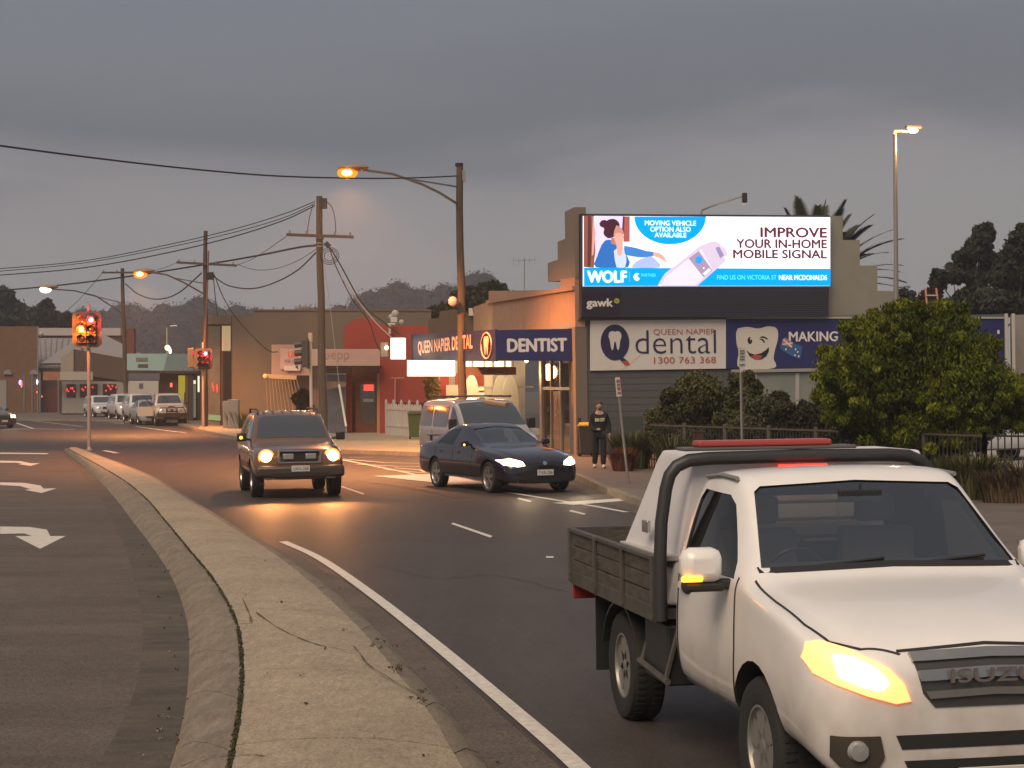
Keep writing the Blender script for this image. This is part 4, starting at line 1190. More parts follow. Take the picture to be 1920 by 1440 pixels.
# small parked cars down the street: same wagon shell in different sizes
def parked(name, label, loc, head, col, h, w, lights='off', plate=None, grille=True, bull=False, sty='suv', tr=.35):
    pm = mat('paint_' + name + str(loc[1]), col, rough=.25, coat=.7, metal=.1)
    st = suv_st(h, w) if sty == 'suv' else sedan_st(w, h)
    k = h / (1.78 if sty == 'suv' else 1.45)
    c = Car(name, label, 'car', loc, head, pm, st, (0, 2.7), tr + .07, tr, .22, group='cars parked along the far kerb', lod=1)
    c.fx, c.rx = (3.62 if sty == 'suv' else 3.7), -1.0
    c.body()
    if sty == 'suv':
        c.proj('windscreen', [(-.76 * w, 1.23 * k), (.76 * w, 1.23 * k), (.62 * w, 1.66 * k), (-.62 * w, 1.66 * k)], 'x+', glass_d, step=.15)
        for ax in ('y-', 'y+'):
            c.proj('side_window', [(x, z * k) for x, z in ((1.28, 1.14), (2.0, 1.14), (1.55, 1.56), (1.28, 1.60))], ax, glass_d, step=.2)
            c.proj('side_window', [(x, z * k) for x, z in ((-.6, 1.14), (1.2, 1.14), (1.2, 1.61), (-.5, 1.60))], ax, glass_d, step=.2)
        hy, hz, fx = .60 * w, .86 * k, 3.55
    else:
        c.proj('windscreen', [(-.74 * w, 1.02 * k), (.74 * w, 1.02 * k), (.58 * w, 1.33 * k), (-.58 * w, 1.33 * k)], 'x+', glass_d, step=.15)
        for ax in ('y-', 'y+'):
            c.proj('side_window', [(x, z * k) for x, z in ((.1, .99), (1.8, .97), (1.4, 1.24), (1.0, 1.31), (.35, 1.27))], ax, glass_d, step=.2)
        hy, hz, fx = .62 * w, .64 * k, 3.55
    hm = lens_off if lights == 'off' else head_core
    for sd in (-1, 1):
        c.proj('headlight', [(sd * (hy + a), hz + z) for a, z in ((.15, .08), (-.12, .07), (-.16, -.05), (.12, -.06))], 'x+', hm if (lights != 'one' or sd < 0) else head_core, off=.015, step=.1)
        if lights != 'off': c.beam(fx + .25, sd * hy, hz, 60)
    if grille: c.proj('grille', [(-.36, hz + .07), (.36, hz + .07), (.32, hz - .1), (-.32, hz - .1)], 'x+', black_m, off=.012, step=.15)
    c.proj('air_intake', [(-.5, .52), (.5, .52), (.45, .40), (-.45, .40)], 'x+', black_m, off=.012, step=.15)
    c.plate(c.fx + .06, .58 * k if sty == 'suv' else .42, None, w=.36, h=.11)
    c.mirror(1.95 if sty == 'suv' else 1.75, w, 1.15 * k if sty == 'suv' else .96 * k, pm if not bull else black_m, (.1, .18, .14))
    if bull:
        b = MB(); b.box(3.62, 3.85, -.88, .88, .50, .74); b.tube([(3.80, -.80, .72), (3.84, -.66, 1.04), (3.84, .66, 1.04), (3.80, .80, .72)], .035, 8); b.tube([(3.82, -.30, .72), (3.84, -.28, 1.02)], .03, 6); b.tube([(3.82, .30, .72), (3.84, .28, 1.02)], .03, 6)
        b.build('bull_bar', black_m, c.root, bevel=.01)
        for y in (-.16, .16):
            q = MB(); q.lathe([(.001, .05), (.08, .04), (.09, 0), (.001, 0)], (3.84, y, .92), 'X', 14); q.build('spot_lamp', lens_off, c.root)
        b = MB(); b.box(2.95, 3.4, -.20, .20, 1.08 * k, 1.15 * k); b.build('bonnet_scoop', pm, c.root, bevel=.04)
        b = MB(); b.tube([(1.05, .95, 1.1), (1.0, 1.0, 1.9)], .03, 6); b.build('snorkel', black_m, c.root)
        # back window rack and open door
        b = MB(); dx = [(1.3, -.92), (.9, -1.5)]
        b.prism([(1.28, -.92, .55), (1.0, -1.75, .55), (1.0, -1.75, 1.10), (1.28, -.92, 1.10)], (.05, .02, 0)); b.build('door', pm, c.root)
        b = MB(); b.tube([(1.28, -.92, 1.10), (1.1, -1.4, 1.72), (1.02, -1.75, 1.62), (1.0, -1.75, 1.10)], .025, 6); b.build('door_frame', black_m, c.root)
    c.wheelset('spoke', 5, .62, rim_m if not bull else steel_m)
    return c
parked('parked_car', 'small white hatchback with dark glass, farthest of the parked row', (G(143, 786).x + .8, G(143, 786).y + 3), math.radians(24), (.66, .66, .64), 1.66, .88)
parked('parked_car', 'white wagon with its headlight shining in the parked row', (G(186, 790).x + .9, G(186, 790).y + 3), math.radians(22), (.66, .64, .62), 1.80, .92, lights='on')
parked('parked_car', 'white pickup with big black grille in the parked row', (G(226, 794).x + .5, G(226, 794).y + 3), math.radians(20), (.70, .69, .67), 1.84, .94, tr=.38)
parked('parked_car', 'low silver hatchback squeezed beside the bull bar four wheel drive', (G(246, 797).x + .2, G(246, 797).y + 3), math.radians(20), (.36, .37, .40), 1.50, .86, sty='sedan', tr=.31)
parked('parked_four_wheel_drive', 'cream four wheel drive with black bull bar and its door open', (G(304, 799).x - .4, G(304, 799).y + 3.6), math.radians(15), (.62, .50, .38), 1.86, .93, bull=True, tr=.42)
e = parked('approaching_car', 'dark car with one bright headlight at the edge of the far road', (-31.0, 111.5), math.radians(38), (.09, .07, .06), 1.50, .90, lights='on', sty='sedan', tr=.32)
del e.root['group']
ww = parked('white_wagon', 'white wagon in the car park behind the picket fence', (13.6, 50.5), math.radians(-62), (.66, .66, .66), 1.85, .95)

del ww.root['group']
# ================================================================== buildings
UP = Vector((0, 0, 1))
render_grey = mat('render_grey', (.30, .31, .29), rough=.9, var=.06, vs=1.5, bump=.15, bs=30)
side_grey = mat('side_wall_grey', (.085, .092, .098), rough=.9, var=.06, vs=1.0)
stucco = mat('peach_stucco', (.36, .22, .150), rough=.9, var=.10, vs=2.5)
navy = mat('navy_sign', (.020, .022, .115), rough=.45)
white_l = mat('white_lettering', (.70, .68, .66), rough=.5)
panel_w = mat('panel_white', (.62, .60, .57), rough=.35, var=.04, vs=1)
ink = mat('sign_navy_ink', (.018, .020, .07), rough=.5)
redink = mat('sign_red_ink', (.42, .07, .05), rough=.5)
yellow = mat('sign_yellow', (.60, .46, .04), rough=.5)
slatm = mat('billboard_slat', (.035, .037, .058), rough=.5)
frame_al = mat('aluminium', (.42, .38, .33), rough=.35, metal=.5)
shop_glass = glass_mat('shop_glass', (.45, .45, .42), .85)
brown_d = mat('dark_brown_wall', (.09, .065, .05), rough=.9, var=.1)
def E_(name, col, s): return mat(name, (0, 0, 0), rough=1, emit=col, es=s, spec=0)

# ---- dental clinic: tall side wall carrying the signs
SW = Fr((1.90, 56.4), (.970, .242))
den = thing('dental_clinic', 'grey and peach dental clinic with stepped parapet, navy fascia and glazed shopfront', 'building', (1.9, 56.4, 0))
x_, z_ = SW.st, None
prof = [(1083, 862), (1083, 402), (1580, 405), (1580, 450), (1612, 450), (1612, 498), (1645, 498), (1645, 545), (1680, 546), (1680, 592), (1886, 589), (1886, 875)]
pp = [SW.st(*p) for p in prof]; pp[0] = (0, 0); pp[-1] = (pp[-1][0], 0)
b = MB(); b.prism([SW.pt(a, t, -.02) for a, t in pp], -SW.n * .3)
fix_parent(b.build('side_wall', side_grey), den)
s_, t_ = zip(*[SW.st(*p) for p in ((1083, 597), (1083, 402), (1580, 405), (1580, 450), (1612, 450), (1612, 498), (1645, 498), (1645, 545), (1680, 546), (1680, 597))])
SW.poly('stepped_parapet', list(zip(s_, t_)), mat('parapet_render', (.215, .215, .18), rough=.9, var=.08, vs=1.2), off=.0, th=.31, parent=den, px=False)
# block courses of the painted wall, recessed joints
jm = mat('block_joint', (.055, .06, .062), rough=.95)
for i in range(1, 16):
    z = .2 * i
    if z > SW.st(1200, 700)[1]: break
    o = SW.poly('block_joint', [(.05, z), (13.6, z), (13.6, z + .008), (.05, z + .008)], jm, off=-.014, th=.01, px=False, parent=den)
SW.poly('ledge', [(1083, 600), (1700, 596), (1700, 590), (1083, 594)], mat('flashing', (.14, .14, .13), rough=.6), off=.07, th=.08, parent=den)
SW.poly('ledge', [(1370, 699), (1560, 696), (1560, 690), (1370, 693)], mat('lintel', (.30, .29, .26), rough=.8), off=.10, th=.11, parent=den)
wf = SW.poly('window', [(1412, 700), (1560, 698), (1560, 770), (1412, 772)], mat('frosted_pane', (.20, .225, .20), rough=.25, var=.12, vs=1.2), off=.0, th=.02, parent=den)
for x0, x1 in ((1412, 1418), (1491, 1498), (1556, 1560)):
    sub_of(SW.poly('window_frame', [(x0, 699), (x1, 699), (x1, 772), (x0, 772)], mat('frame_pale', (.36, .37, .33), rough=.6), off=.03, th=.03), wf)
# roof slab behind the wall
e0, e1 = SW.pt(0, 0, -.3), SW.pt(13.9, 0, -.3)
b = MB(); b.prism([(e0.x, e0.y, 3.9), (e1.x, e1.y, 3.9), (e1.x - 3, e1.y + 16, 3.9), (-.9, 73, 3.9)], (0, 0, .12)); fix_parent(b.build('roof', mat('roof_sheet', (.25, .25, .25), rough=.6)), den)
# the street facade, running away from the viewer
FS = Fr((1.90, 56.4), (-.165, .986), side=-1)
if FS.n.x > 0: FS.n = -FS.n
def fpoly(name, pts, m, off=0, th=.2, px=False):
    q = [FS.pt(a, t, off) for a, t in pts]
    b = MB(); b.prism(q, -FS.n * th); return fix_parent(b.build(name, m), den)
fpoly('parapet', [(.0, 3.85), (0, 5.35), (2.2, 5.42), (2.2, 5.10), (16.5, 5.75), (16.5, 5.35), (20.5, 5.3), (20.5, 4.1)], stucco, .02, .3)
fpoly('parapet_step', [(0, 5.3), (0, 7.42), (1.5, 7.42), (1.5, 6.6), (2.7, 6.6), (2.7, 6.05), (4.4, 6.05), (4.4, 5.45)], mat('stucco_grey', (.20, .165, .14), rough=.9, var=.08), .0, .34)
fpoly('cornice', [(.0, 5.10), (2.4, 5.16), (16.7, 5.40), (16.7, 5.28), (2.4, 5.03), (0, 4.98)], stucco, .10, .10)
fpoly('pier', [(0, 0), (1.0, 0), (1.0, 3.9), (0, 3.9)], mat('pier_render', (.15, .125, .105), rough=.9), .03, .35)
fpoly('pier', [(5.6, 0), (6.0, 0), (6.0, 3.2), (5.6, 3.2)], frame_al, .03, .2)
# glazed front, mullions and panes
glz = []
for i, (a0, a1) in enumerate(((1.0, 2.6), (2.6, 4.2), (4.2, 5.6))):
    for z0, z1 in ((.12, 2.05), (2.12, 3.1)):
        fpoly('pane', [(a0 + .04, z0), (a1 - .04, z0), (a1 - .04, z1), (a0 + .04, z1)], shop_glass, -.05, .012)
for a in (1.0, 2.6, 4.2, 5.6): fpoly('mullion', [(a - .05, .1), (a + .05, .1), (a + .05, 3.15), (a - .05, 3.15)], frame_al, 0, .1)
fpoly('transom', [(1.0, 2.04), (5.6, 2.04), (5.6, 2.13), (1.0, 2.13)], frame_al, .005, .11)
fpoly('shop_sill', [(1.0, .0), (5.6, .0), (5.6, .14), (1.0, .14)], frame_al, .03, .15)
fpoly('poster_panel', [(2.75, .2), (3.9, .2), (3.9, 2.0), (2.75, 2.0)], mat('brown_film', (.20, .10, .07), rough=.35), -.03, .01)
for i_, w_ in enumerate(('Look Good', 'Feel Good')):
    text_fit(w_, 'lettering', mat('film_white', (.55, .42, .36), rough=.5), FS.pt(3.3, .90 - .28 * i_, .0), FS.d * -1, UP, .95, .22, den)
q = [FS.pt(3.33 + .13 * math.cos(a), 1.62 + .16 * math.sin(a), -.015) for a in [2 * math.pi * i / 16 for i in range(17)]]
b = MB(); b.tube(q, .018, 5, cap=False); b.tube([FS.pt(3.33 + .22 * math.cos(a), 1.40 + .16 * math.sin(a), -.015) for a in [math.radians(t) for t in range(200, 341, 14)]], .02, 5)
fix_parent(b.build('poster_motif', MATS['film_white']), den)
# back of the entrance and dark room
b = MB()
pa, pb = FS.pt(.9, 0, -2.6), FS.pt(5.7, 0, -2.6)
b.prism([(pa.x, pa.y, .1), (pb.x, pb.y, .1), (pb.x, pb.y, 3.4), (pa.x, pa.y, 3.4)], (.1, 0, 0)); fix_parent(b.build('inner_wall', mat('inner_wall', (.10, .075, .055), rough=.8, var=.3, vs=1)), den)
# canopy over the footpath with its navy fascia
CE = Fr((-.47, 57.0), (1, .02)); CW = Fr((-.47, 57.0), (-.222, .975))
if CW.n.x > 0: CW.n = -CW.n
canopy_pts = [P(773, 650, 72), P(930, 650, 57)]
z0, z1 = 2.93, 3.88
def zat(t): return z0 + t * .26, z1 + t * .24
A0, A1 = Vector((-.47, 57.0, 0)), Vector((-3.75, 72.0, 0)); B0, B1 = Vector((1.93, 56.9, 0)), Vector((-.6, 72, 0))
b = MB(); b.v = [(A0.x + .05, A0.y + .06, 2.98), (B0.x - .08, B0.y + .06, 2.98), (B1.x, B1.y, 3.22), (A1.x + .05, A1.y, 3.22), (A0.x + .05, A0.y + .06, 3.5), (B0.x - .08, B0.y + .06, 3.5), (B1.x, B1.y, 3.7), (A1.x + .05, A1.y, 3.7)]
b.f = [(0, 1, 2, 3), (4, 7, 6, 5), (0, 4, 5, 1), (1, 5, 6, 2), (2, 6, 7, 3), (3, 7, 4, 0)]; b.m = [0] * 6
fix_parent(b.build('canopy', mat('canopy_soffit', (.30, .26, .2), rough=.8)), den)
DS = Fr((-.47, 56.85), (1, .0))
pts = [(930, 676), (1083, 677), (1083, 616), (930, 619)]
o = DS.poly('fascia', pts, navy, off=0, th=.06, parent=den)
DS.text('DENTIST', 952, 635, 1062, 659, white_l, off=.0, parent=den, bold=.035)
CS = Fr((-.47, 56.85), (-3.28, 15.15))
if CS.n.x > 0: CS.n = -CS.n
q = [CS.pt(0, 2.915, 0), CS.pt(15.5, 3.18, 0), CS.pt(15.5, 4.13, 0), CS.pt(0, 3.87, 0)]
for i in range(4):
    t0, t1 = i / 4 + .0006, (i + 1) / 4 - .0006
    r = [q[0].lerp(q[1], t0), q[0].lerp(q[1], t1), q[3].lerp(q[2], t1), q[3].lerp(q[2], t0)]
    b = MB(); b.prism(r, -CS.n * .06); fix_parent(b.build('fascia_panel', mat('fascia_navy', (.016, .015, .062), rough=.6, spec=.2)), den)
sal = mat('salmon_lettering', (.95, .46, .30), rough=.5)
cx = 8.9; 
a0, a1 = CS.st(887, 655)[0], CS.st(785, 655)[0]
def cs_text(body, sa, sb, zc, h, m, bold):
    text_fit(body, 'lettering', m, CS.pt((sa + sb) / 2, zc, .015), -CS.d, Vector((0, 0, 1)) , abs(sb - sa), h, den, bold)
cs_text('QUEEN NAPIER DENTAL', a0, a1, 3.56, .50, sal, .03)
e0_ = CS.st(913, 648); 
el = [CS.pt(e0_[0] + x, e0_[1] + z, .02) for x, z in ellipse(0, 0, .78, .39, 30)]
b = MB(); b.tube(el + el[:1], .022, 5, cap=False); fix_parent(b.build('sign_ring', sal), den)
TOOTH = [(-.40, .50), (-.2, .60), (0, .54), (.2, .60), (.40, .50), (.46, .25), (.36, 0), (.30, -.40), (.22, -.60), (.13, -.50), (.06, -.12), (0, -.04), (-.06, -.12), (-.13, -.50), (-.22, -.60), (-.30, -.40), (-.36, 0), (-.46, .25)]
b = MB(); b.prism([CS.pt(e0_[0] + x * .85, e0_[1] + z * .48, .03) for x, z in TOOTH], -CS.n * .01); fix_parent(b.build('tooth_emblem', sal), den)
# hanging sign, lit shop beneath the canopy
HS = Fr((-.5, 60.5), (1, .0))
ho = thing('hanging_sign', 'brown clinic sign hanging edge on under the navy canopy', 'sign', (P(920, 695, 60.5).x, 60.5, 2.9))
HS.rect('sign_panel', 873, 688, 968, 703, mat('hanging_brown', (.16, .09, .065), rough=.6), off=0, th=.06, parent=ho)
HS.text('Q dental', 899, 690, 942, 701, mat('hang_ink', (.05, .02, .03), rough=.5), off=.005, parent=ho)
for x in (880, 925, 962):
    q0, q1 = P(x, 688, 60.52), P(x, 675, 60.52); b = MB(); b.tube([q0, q1], .012, 5); fix_parent(b.build('bracket', black_m), ho)
# surf shop: a lit room seen under the canopy, facing the viewer
sh = thing('surf_shop', 'brightly lit surf shop with red and pale walls beneath the navy canopy', 'building', (-1.5, 73, 0))
SH = Fr((-4.8, 74.0), (1, .0))
lit_y = E_('lit_ceiling', (1.0, .82, .38), 2.6); lit_w = E_('lit_wall', (.85, .80, .62), .42)
SH.poly('back_wall', [(803, 845), (985, 845), (985, 672), (803, 672)], mat('shop_wall', (.45, .40, .33), rough=.8, emit=(.9, .6, .35), es=.05), off=-1.2, th=.1, parent=sh)  # wall carries a weak glow of its own for the shop's light
SH.poly('red_panel', [(852, 700), (905, 700), (905, 760), (852, 760)], mat('shop_red', (.42, .05, .03), rough=.6), off=-1.0, th=.06, parent=sh)
SH.poly('red_panel', [(800, 700), (840, 700), (840, 845), (800, 845)], MATS['shop_red'], off=-1.0, th=.06, parent=sh)
for x0, x1 in ((873, 883), (887, 906), (909, 924), (926, 944), (947, 958)):
    SH.poly('ceiling_light', [(x0, 687), (x1, 687), (x1, 677), (x0, 677)], lit_y, off=-.6, th=.1, parent=sh)
SH.poly('pale_panel', [(908, 845), (922, 845), (922, 703), (908, 703)], mat('pale_blind', (.50, .50, .40), rough=.7), off=-.5, th=.05, parent=sh)
SH.poly('lit_shelf', [(892, 732), (907, 732), (907, 724), (892, 724)], E_('lit_shelf', (1, .72, .15), 1.8), off=-.6, th=.05, parent=sh)
SH.poly('lit_shelf', [(892, 745), (908, 745), (908, 736), (892, 736)], E_('lit_shelf2', (.9, .85, .6), .8), off=-.6, th=.05, parent=sh)
for x in (885, 923, 948, 823): SH.poly('window_post', [(x - 1, 845), (x + 1, 845), (x + 1, 676), (x - 1, 676)], mat('post_pale', (.42, .36, .3), rough=.5), off=-.3, th=.06, parent=sh)
SH.poly('door_rail', [(873, 727), (1000, 727), (1000, 724), (873, 724)], MATS['post_pale'], off=-.28, th=.05, parent=sh)
SH.poly('counter', [(836, 845), (861, 845), (861, 722), (836, 722)], mat('white_fridge', (.55, .48, .40), rough=.5), off=-.2, th=.5, parent=sh)
def surfboard(px, y0, y1, w, m, lab, off=.0):
    a, c = SH.st(px, y0), SH.st(px, y1); cx, cz, hz_ = a[0], (a[1] + c[1]) / 2, abs(a[1] - c[1]) / 2
    pr = [(w * math.copysign(abs(math.cos(t)) ** .8, math.cos(t)), hz_ * math.copysign(abs(math.sin(t)) ** 1.0, math.sin(t))) for t in [2 * math.pi * i / 26 for i in range(26)]]
    b = MB(); b.prism([SH.pt(cx + x, cz + z, off) for x, z in pr], -SH.n * .06)
    return tag(b.build('surfboard', m, bevel=.02), lab, 'surfboard', 'surfboards in the lit shop')
brd = mat('board_grey', (.36, .35, .32), rough=.3); brw = mat('board_white', (.62, .56, .48), rough=.3)
surfboard(884, 703, 800, .30, brw, 'cream pointed surfboard in the shop beside the timber lamp pole')
surfboard(940, 703, 810, .36, brd, 'grey surfboard upright in the shop, left one of the close pair', .2)
surfboard(957, 703, 815, .34, brd, 'grey surfboard upright in the shop, right one of the close pair', .25)
point('shop_light', P(880, 700, 72.2), 130, (1, .62, .25), .3)
point('shop_light', P(835, 700, 71.0), 90, (1, .55, .25), .3)
point('shop_light', P(945, 690, 71.5), 60, (1, .75, .45), .3)
# downlight in the entrance canopy
dl = MB(); dl.ball(P(987, 677, 59.5), .05, 8, 6); tag(dl.build('downlight', head_core), 'small bright downlight under the canopy by the clinic door', 'light')
spot('downlight_beam', P(987, 678, 59.4), P(990, 850, 59.4), 60, (1, .75, .42), 110)

# ---- signs on the side wall
def sign(name, label, p, cat='sign', group=None):
    return thing(name, label, cat, (p.x, p.y, p.z), 0, group)
d1 = sign('clinic_sign', 'white panel with navy Q tooth logo and thin lowercase dental lettering', SW.pt(*SW.st(1106, 695)))
SW.poly('sign_panel', [(1106, 695), (1360, 691), (1360, 599), (1106, 601)], panel_w, off=.05, th=.04, parent=d1)
c0 = SW.st(1152, 642); R0 = .455
def sp(pts, m, off, name, par, th=.008):
    return SW.poly(name, pts, m, off=off, th=th, parent=par, px=False)
sp(ellipse(c0[0], c0[1], .44, .53, 36), ink, .062, 'logo_disc', d1)
sp([(c0[0] + x * .44, c0[1] + .05 + z * .48) for x, z in TOOTH], panel_w, .072, 'tooth_emblem', d1)
sp([(c0[0] + .05, c0[1] - .38), (c0[0] + .25, c0[1] - .45), (c0[0] + .40, c0[1] - .58), (c0[0] + .22, c0[1] - .60)], ink, .066, 'logo_tail', d1)
sp([(c0[0] + .20, c0[1] - .56), (c0[0] + .38, c0[1] - .54), (c0[0] + .45, c0[1] - .66), (c0[0] + .30, c0[1] - .68)], redink, .070, 'logo_tail', d1)
SW.text('QUEEN NAPIER', 1224, 617, 1340, 629, redink, off=.062, parent=d1, bold=-.008)
SW.text('dental', 1190, 619, 1341, 663, ink, off=.058, parent=d1, bold=-.012)
SW.text('1300 763 368', 1225, 669, 1341, 681, redink, off=.062, parent=d1, bold=-.004)
sw_ = mat('faint_swirl', (.62, .52, .42), rough=.4)
for x0, y0, x1, y1 in ((1164, 692, 1212, 655), (1138, 690, 1147, 686)):
    a, c = SW.st(x0, y0), SW.st(x1, y1)
    sp([a, (a[0] + .12, a[1]), (c[0] + .03, c[1]), c], sw_, .054, 'faint_stroke', d1, .003)
d2 = sign('banner', 'long navy banner with a winking smiling tooth and white MAKING lettering', SW.pt(*SW.st(1361, 690)), 'banner')
SW.poly('banner_panel', [(1361, 691), (1885, 693), (1885, 597), (1361, 599)], navy, off=.05, th=.04, parent=d2)
tw = mat('tooth_white', (.58, .56, .51), rough=.5)
def tooth_outline():
    o = [(1382, 616), (1379, 626), (1380, 645), (1384, 660), (1386, 691), (1450, 690), (1449, 672), (1452, 655), (1457, 636), (1457, 622), (1452, 614), (1438, 612), (1420, 616), (1400, 613)]
    q = [Vector((x, y, 0)) for x, y in o]
    return [(v.x, v.y) for v in smooth_poly(q + q[:1], 4)][:-1]
SW.poly('tooth_figure', tooth_outline(), tw, off=.062, th=.01, parent=d2)
face = mat('face_black', (.012, .012, .014), rough=.5)
def epx(cx, cy, rx, ry, n=16): return ellipse(cx, cy, rx, ry, n)
SW.poly('eye', epx(1404.5, 638.5, 4.2, 6.5), face, off=.07, th=.006, parent=d2)
SW.poly('eye_glint', epx(1406.5, 635.5, 1.6, 2.4, 10), tw, off=.075, th=.004, parent=d2)
for pts in ([(1422, 634), (1428, 630), (1436, 633), (1439, 637), (1434, 635), (1428, 633)], [(1422, 636), (1428, 635), (1433, 641), (1431, 643), (1427, 638)]):
    SW.poly('wink', pts, face, off=.07, th=.006, parent=d2)
SW.poly('mouth', [(1398, 656), (1404, 662), (1414, 665), (1426, 662), (1435, 656), (1440, 651), (1440, 659), (1435, 668), (1426, 674), (1414, 674), (1404, 668)], face, off=.07, th=.006, parent=d2)
SW.poly('tongue', [(1406, 668), (1416, 665), (1428, 667), (1424, 673), (1414, 674)], redink, off=.077, th=.004, parent=d2)
# flag
flb = mat('flag_blue', (.035, .11, .27), rough=.5)
SW.poly('flag', [(1466, 636), (1472, 633), (1480, 640), (1488, 644), (1503, 650), (1499, 673), (1490, 671), (1476, 664), (1463, 656), (1461, 652)], flb, off=.062, th=.008, parent=d2)
SW.poly('flag_canton', [(1466, 637), (1471, 633), (1478, 638), (1485, 642), (1483, 652), (1474, 649), (1464, 646)], mat('canton_red', (.40, .16, .15), rough=.5), off=.068, th=.005, parent=d2)
for a in ([(1466, 637), (1468, 636), (1484, 650), (1482, 652)], [(1484, 642), (1485, 644), (1466, 647), (1465, 645)]):
    SW.poly('flag_cross', a, white_l, off=.073, th=.004, parent=d2)
for x, y in ((1472, 655), (1490, 655), (1494, 660), (1489, 666), (1496, 668)):
    SW.poly('star', epx(x, y, 1.6, 1.8, 8), white_l, off=.07, th=.004, parent=d2)
SW.text('MAKING', 1478, 622, 1569, 640, white_l, off=.062, parent=d2, bold=.022)
SW.text('YOU', 1576, 622, 1618, 640, white_l, off=.062, parent=d2, bold=.022)
SW.text('#', 1536, 650, 1546, 664, yellow, off=.062, parent=d2)
SW.text('1', 1868, 619, 1872, 626, white_l, off=.062, parent=d2, bold=.02)
fix_parent(SW.rect('banner_rail', 1361, 597.5, 1888, 594.5, mat('rail_pale', (.40, .38, .33), rough=.6), off=.09, th=.1), d2)
# billboard: housing, slatted base, screen
bb = sign('billboard', 'bright digital billboard advertising home mobile signal, over dark louvres', SW.pt(*SW.st(1087, 540)), 'billboard')
SW.poly('housing', [(1085, 597), (1548, 594), (1550, 405), (1085, 402)], mat('housing_black', (.02, .02, .026), rough=.6), off=.22, th=.20, parent=bb)
for i in range(13):
    y = 545 + i * 3.9
    SW.poly('louvre', [(1086, y + 3.0), (1547, y + 2.2), (1547, y - .4), (1086, y)], slatm, off=.27, th=.045, parent=bb)
SW.poly('name_panel', [(1086, 592), (1158, 592), (1158, 546), (1086, 546)], mat('name_panel', (.022, .012, .030), rough=.4), off=.285, th=.01, parent=bb)
SW.text('gawk', 1095, 561, 1143, 580, white_l, off=.292, parent=bb, bold=.03)
SW.poly('dot_emblem', epx(1151, 565, 5, 5, 18), mat('lime', (.40, .42, .04), rough=.5), off=.292, th=.004, parent=bb)
SW.text('8+', 1148.5, 563, 1153.5, 567, ink, off=.295, parent=bb)
SCR = 1.25
def em(n, r, g, b_, k=1): return E_('led_' + n, (r, g, b_), SCR * k)
Lw, Lb, Lt = em('white', 1, .95, 1, 1.15), em('blue', .0, .30, .80), em('maroon', .16, .035, .05, .7)
SW.poly('screen', [(1089, 537.5), (1549, 537), (1549, 409), (1089, 406.5)], Lw, off=.30, th=.08, parent=bb)
LY = [0]
def art(name, pts, m, lay, smooth=0):
    if smooth:
        q = [Vector((x, y, 0)) for x, y in pts]; pts = [(v.x, v.y) for v in smooth_poly(q + q[:1], smooth)][:-1]
    return SW.poly(name, pts, m, off=.30 + .004 * lay, th=.003, parent=bb)
# picture of a woman on the phone at a window
art('curtain', [(1089, 502), (1108, 503), (1111, 470), (1109, 406.5), (1089, 406.5)], em('brown', .40, .12, .08, .6), 1)
art('curtain_fold', [(1096, 502), (1101, 503), (1104, 450), (1102, 407), (1097, 407)], em('dark_brown', .16, .05, .04, .6), 2)
art('curtain_fold', [(1104, 480), (1107, 480), (1111, 440), (1108, 407), (1106, 407)], em('pink_brown', .75, .35, .28, .8), 2)
art('picture_wall', [(1110, 503), (1160, 503), (1165, 407), (1111, 407)], em('lilac', .62, .52, .85, 1.0), 1)
art('window_jamb', [(1163, 455), (1175, 455), (1175, 407.5), (1165, 407.5)], em('jamb', .42, .10, .09, .8), 2)
art('window_jamb', [(1160, 440), (1165, 440), (1166, 407.5), (1162, 407.5)], em('jamb_dark', .15, .03, .05, .8), 2)
art('window_view', [(1175, 503), (1245, 503), (1245, 407.5), (1175, 407.5)], em('pale_view', .92, .88, .92, 1.1), 1)
art('window_sill', [(1170, 503), (1232, 503), (1246, 480), (1180, 478)], em('sill', .82, .74, .80, 1.0), 2)
art('hair', [(1118, 420), (1124, 416), (1130, 418), (1134, 414), (1144, 412), (1152, 416), (1156, 424), (1152, 436), (1144, 446), (1134, 448), (1126, 440), (1127, 430), (1120, 426)], em('hair', .07, .02, .03, .8), 3, 3)
art('face', [(1150, 424), (1158, 428), (1163, 437), (1161, 446), (1152, 450), (1145, 446), (1146, 434)], em('face', .55, .22, .18, .9), 4, 3)
art('shoulders', [(1122, 461), (1130, 452), (1142, 452), (1158, 460), (1166, 472), (1172, 502), (1112, 502), (1114, 482)], em('cardigan', .03, .14, .42, .9), 4, 3)
art('shirt', [(1145, 472), (1160, 462), (1168, 480), (1166, 502), (1150, 502)], em('shirt', .60, .66, .80, .8), 5, 2)
art('neck', [(1140, 446), (1152, 450), (1152, 462), (1140, 458)], em('neck', .50, .20, .16, .8), 5)
art('hand', [(1148, 440), (1156, 438), (1163, 444), (1162, 452), (1160, 478), (1152, 480), (1150, 462), (1146, 450)], em('hand', .80, .36, .28, .9), 6, 2)
art('arm', [(1164, 462), (1186, 466), (1206, 472), (1222, 474), (1222, 480), (1200, 484), (1180, 482), (1166, 478)], em('sleeve', .05, .20, .52, .9), 5, 2)
art('hand', [(1218, 474), (1230, 475), (1240, 484), (1244, 496), (1238, 490), (1228, 484), (1220, 482)], MATS['led_hand'], 6)
art('jeans', [(1178, 503), (1186, 492), (1204, 484), (1216, 482), (1226, 492), (1230, 503)], em('jeans', .38, .44, .68, .9), 5, 2)
art('hair_tie', epx(1127, 421, 8, 7), MATS['led_hair'], 3)
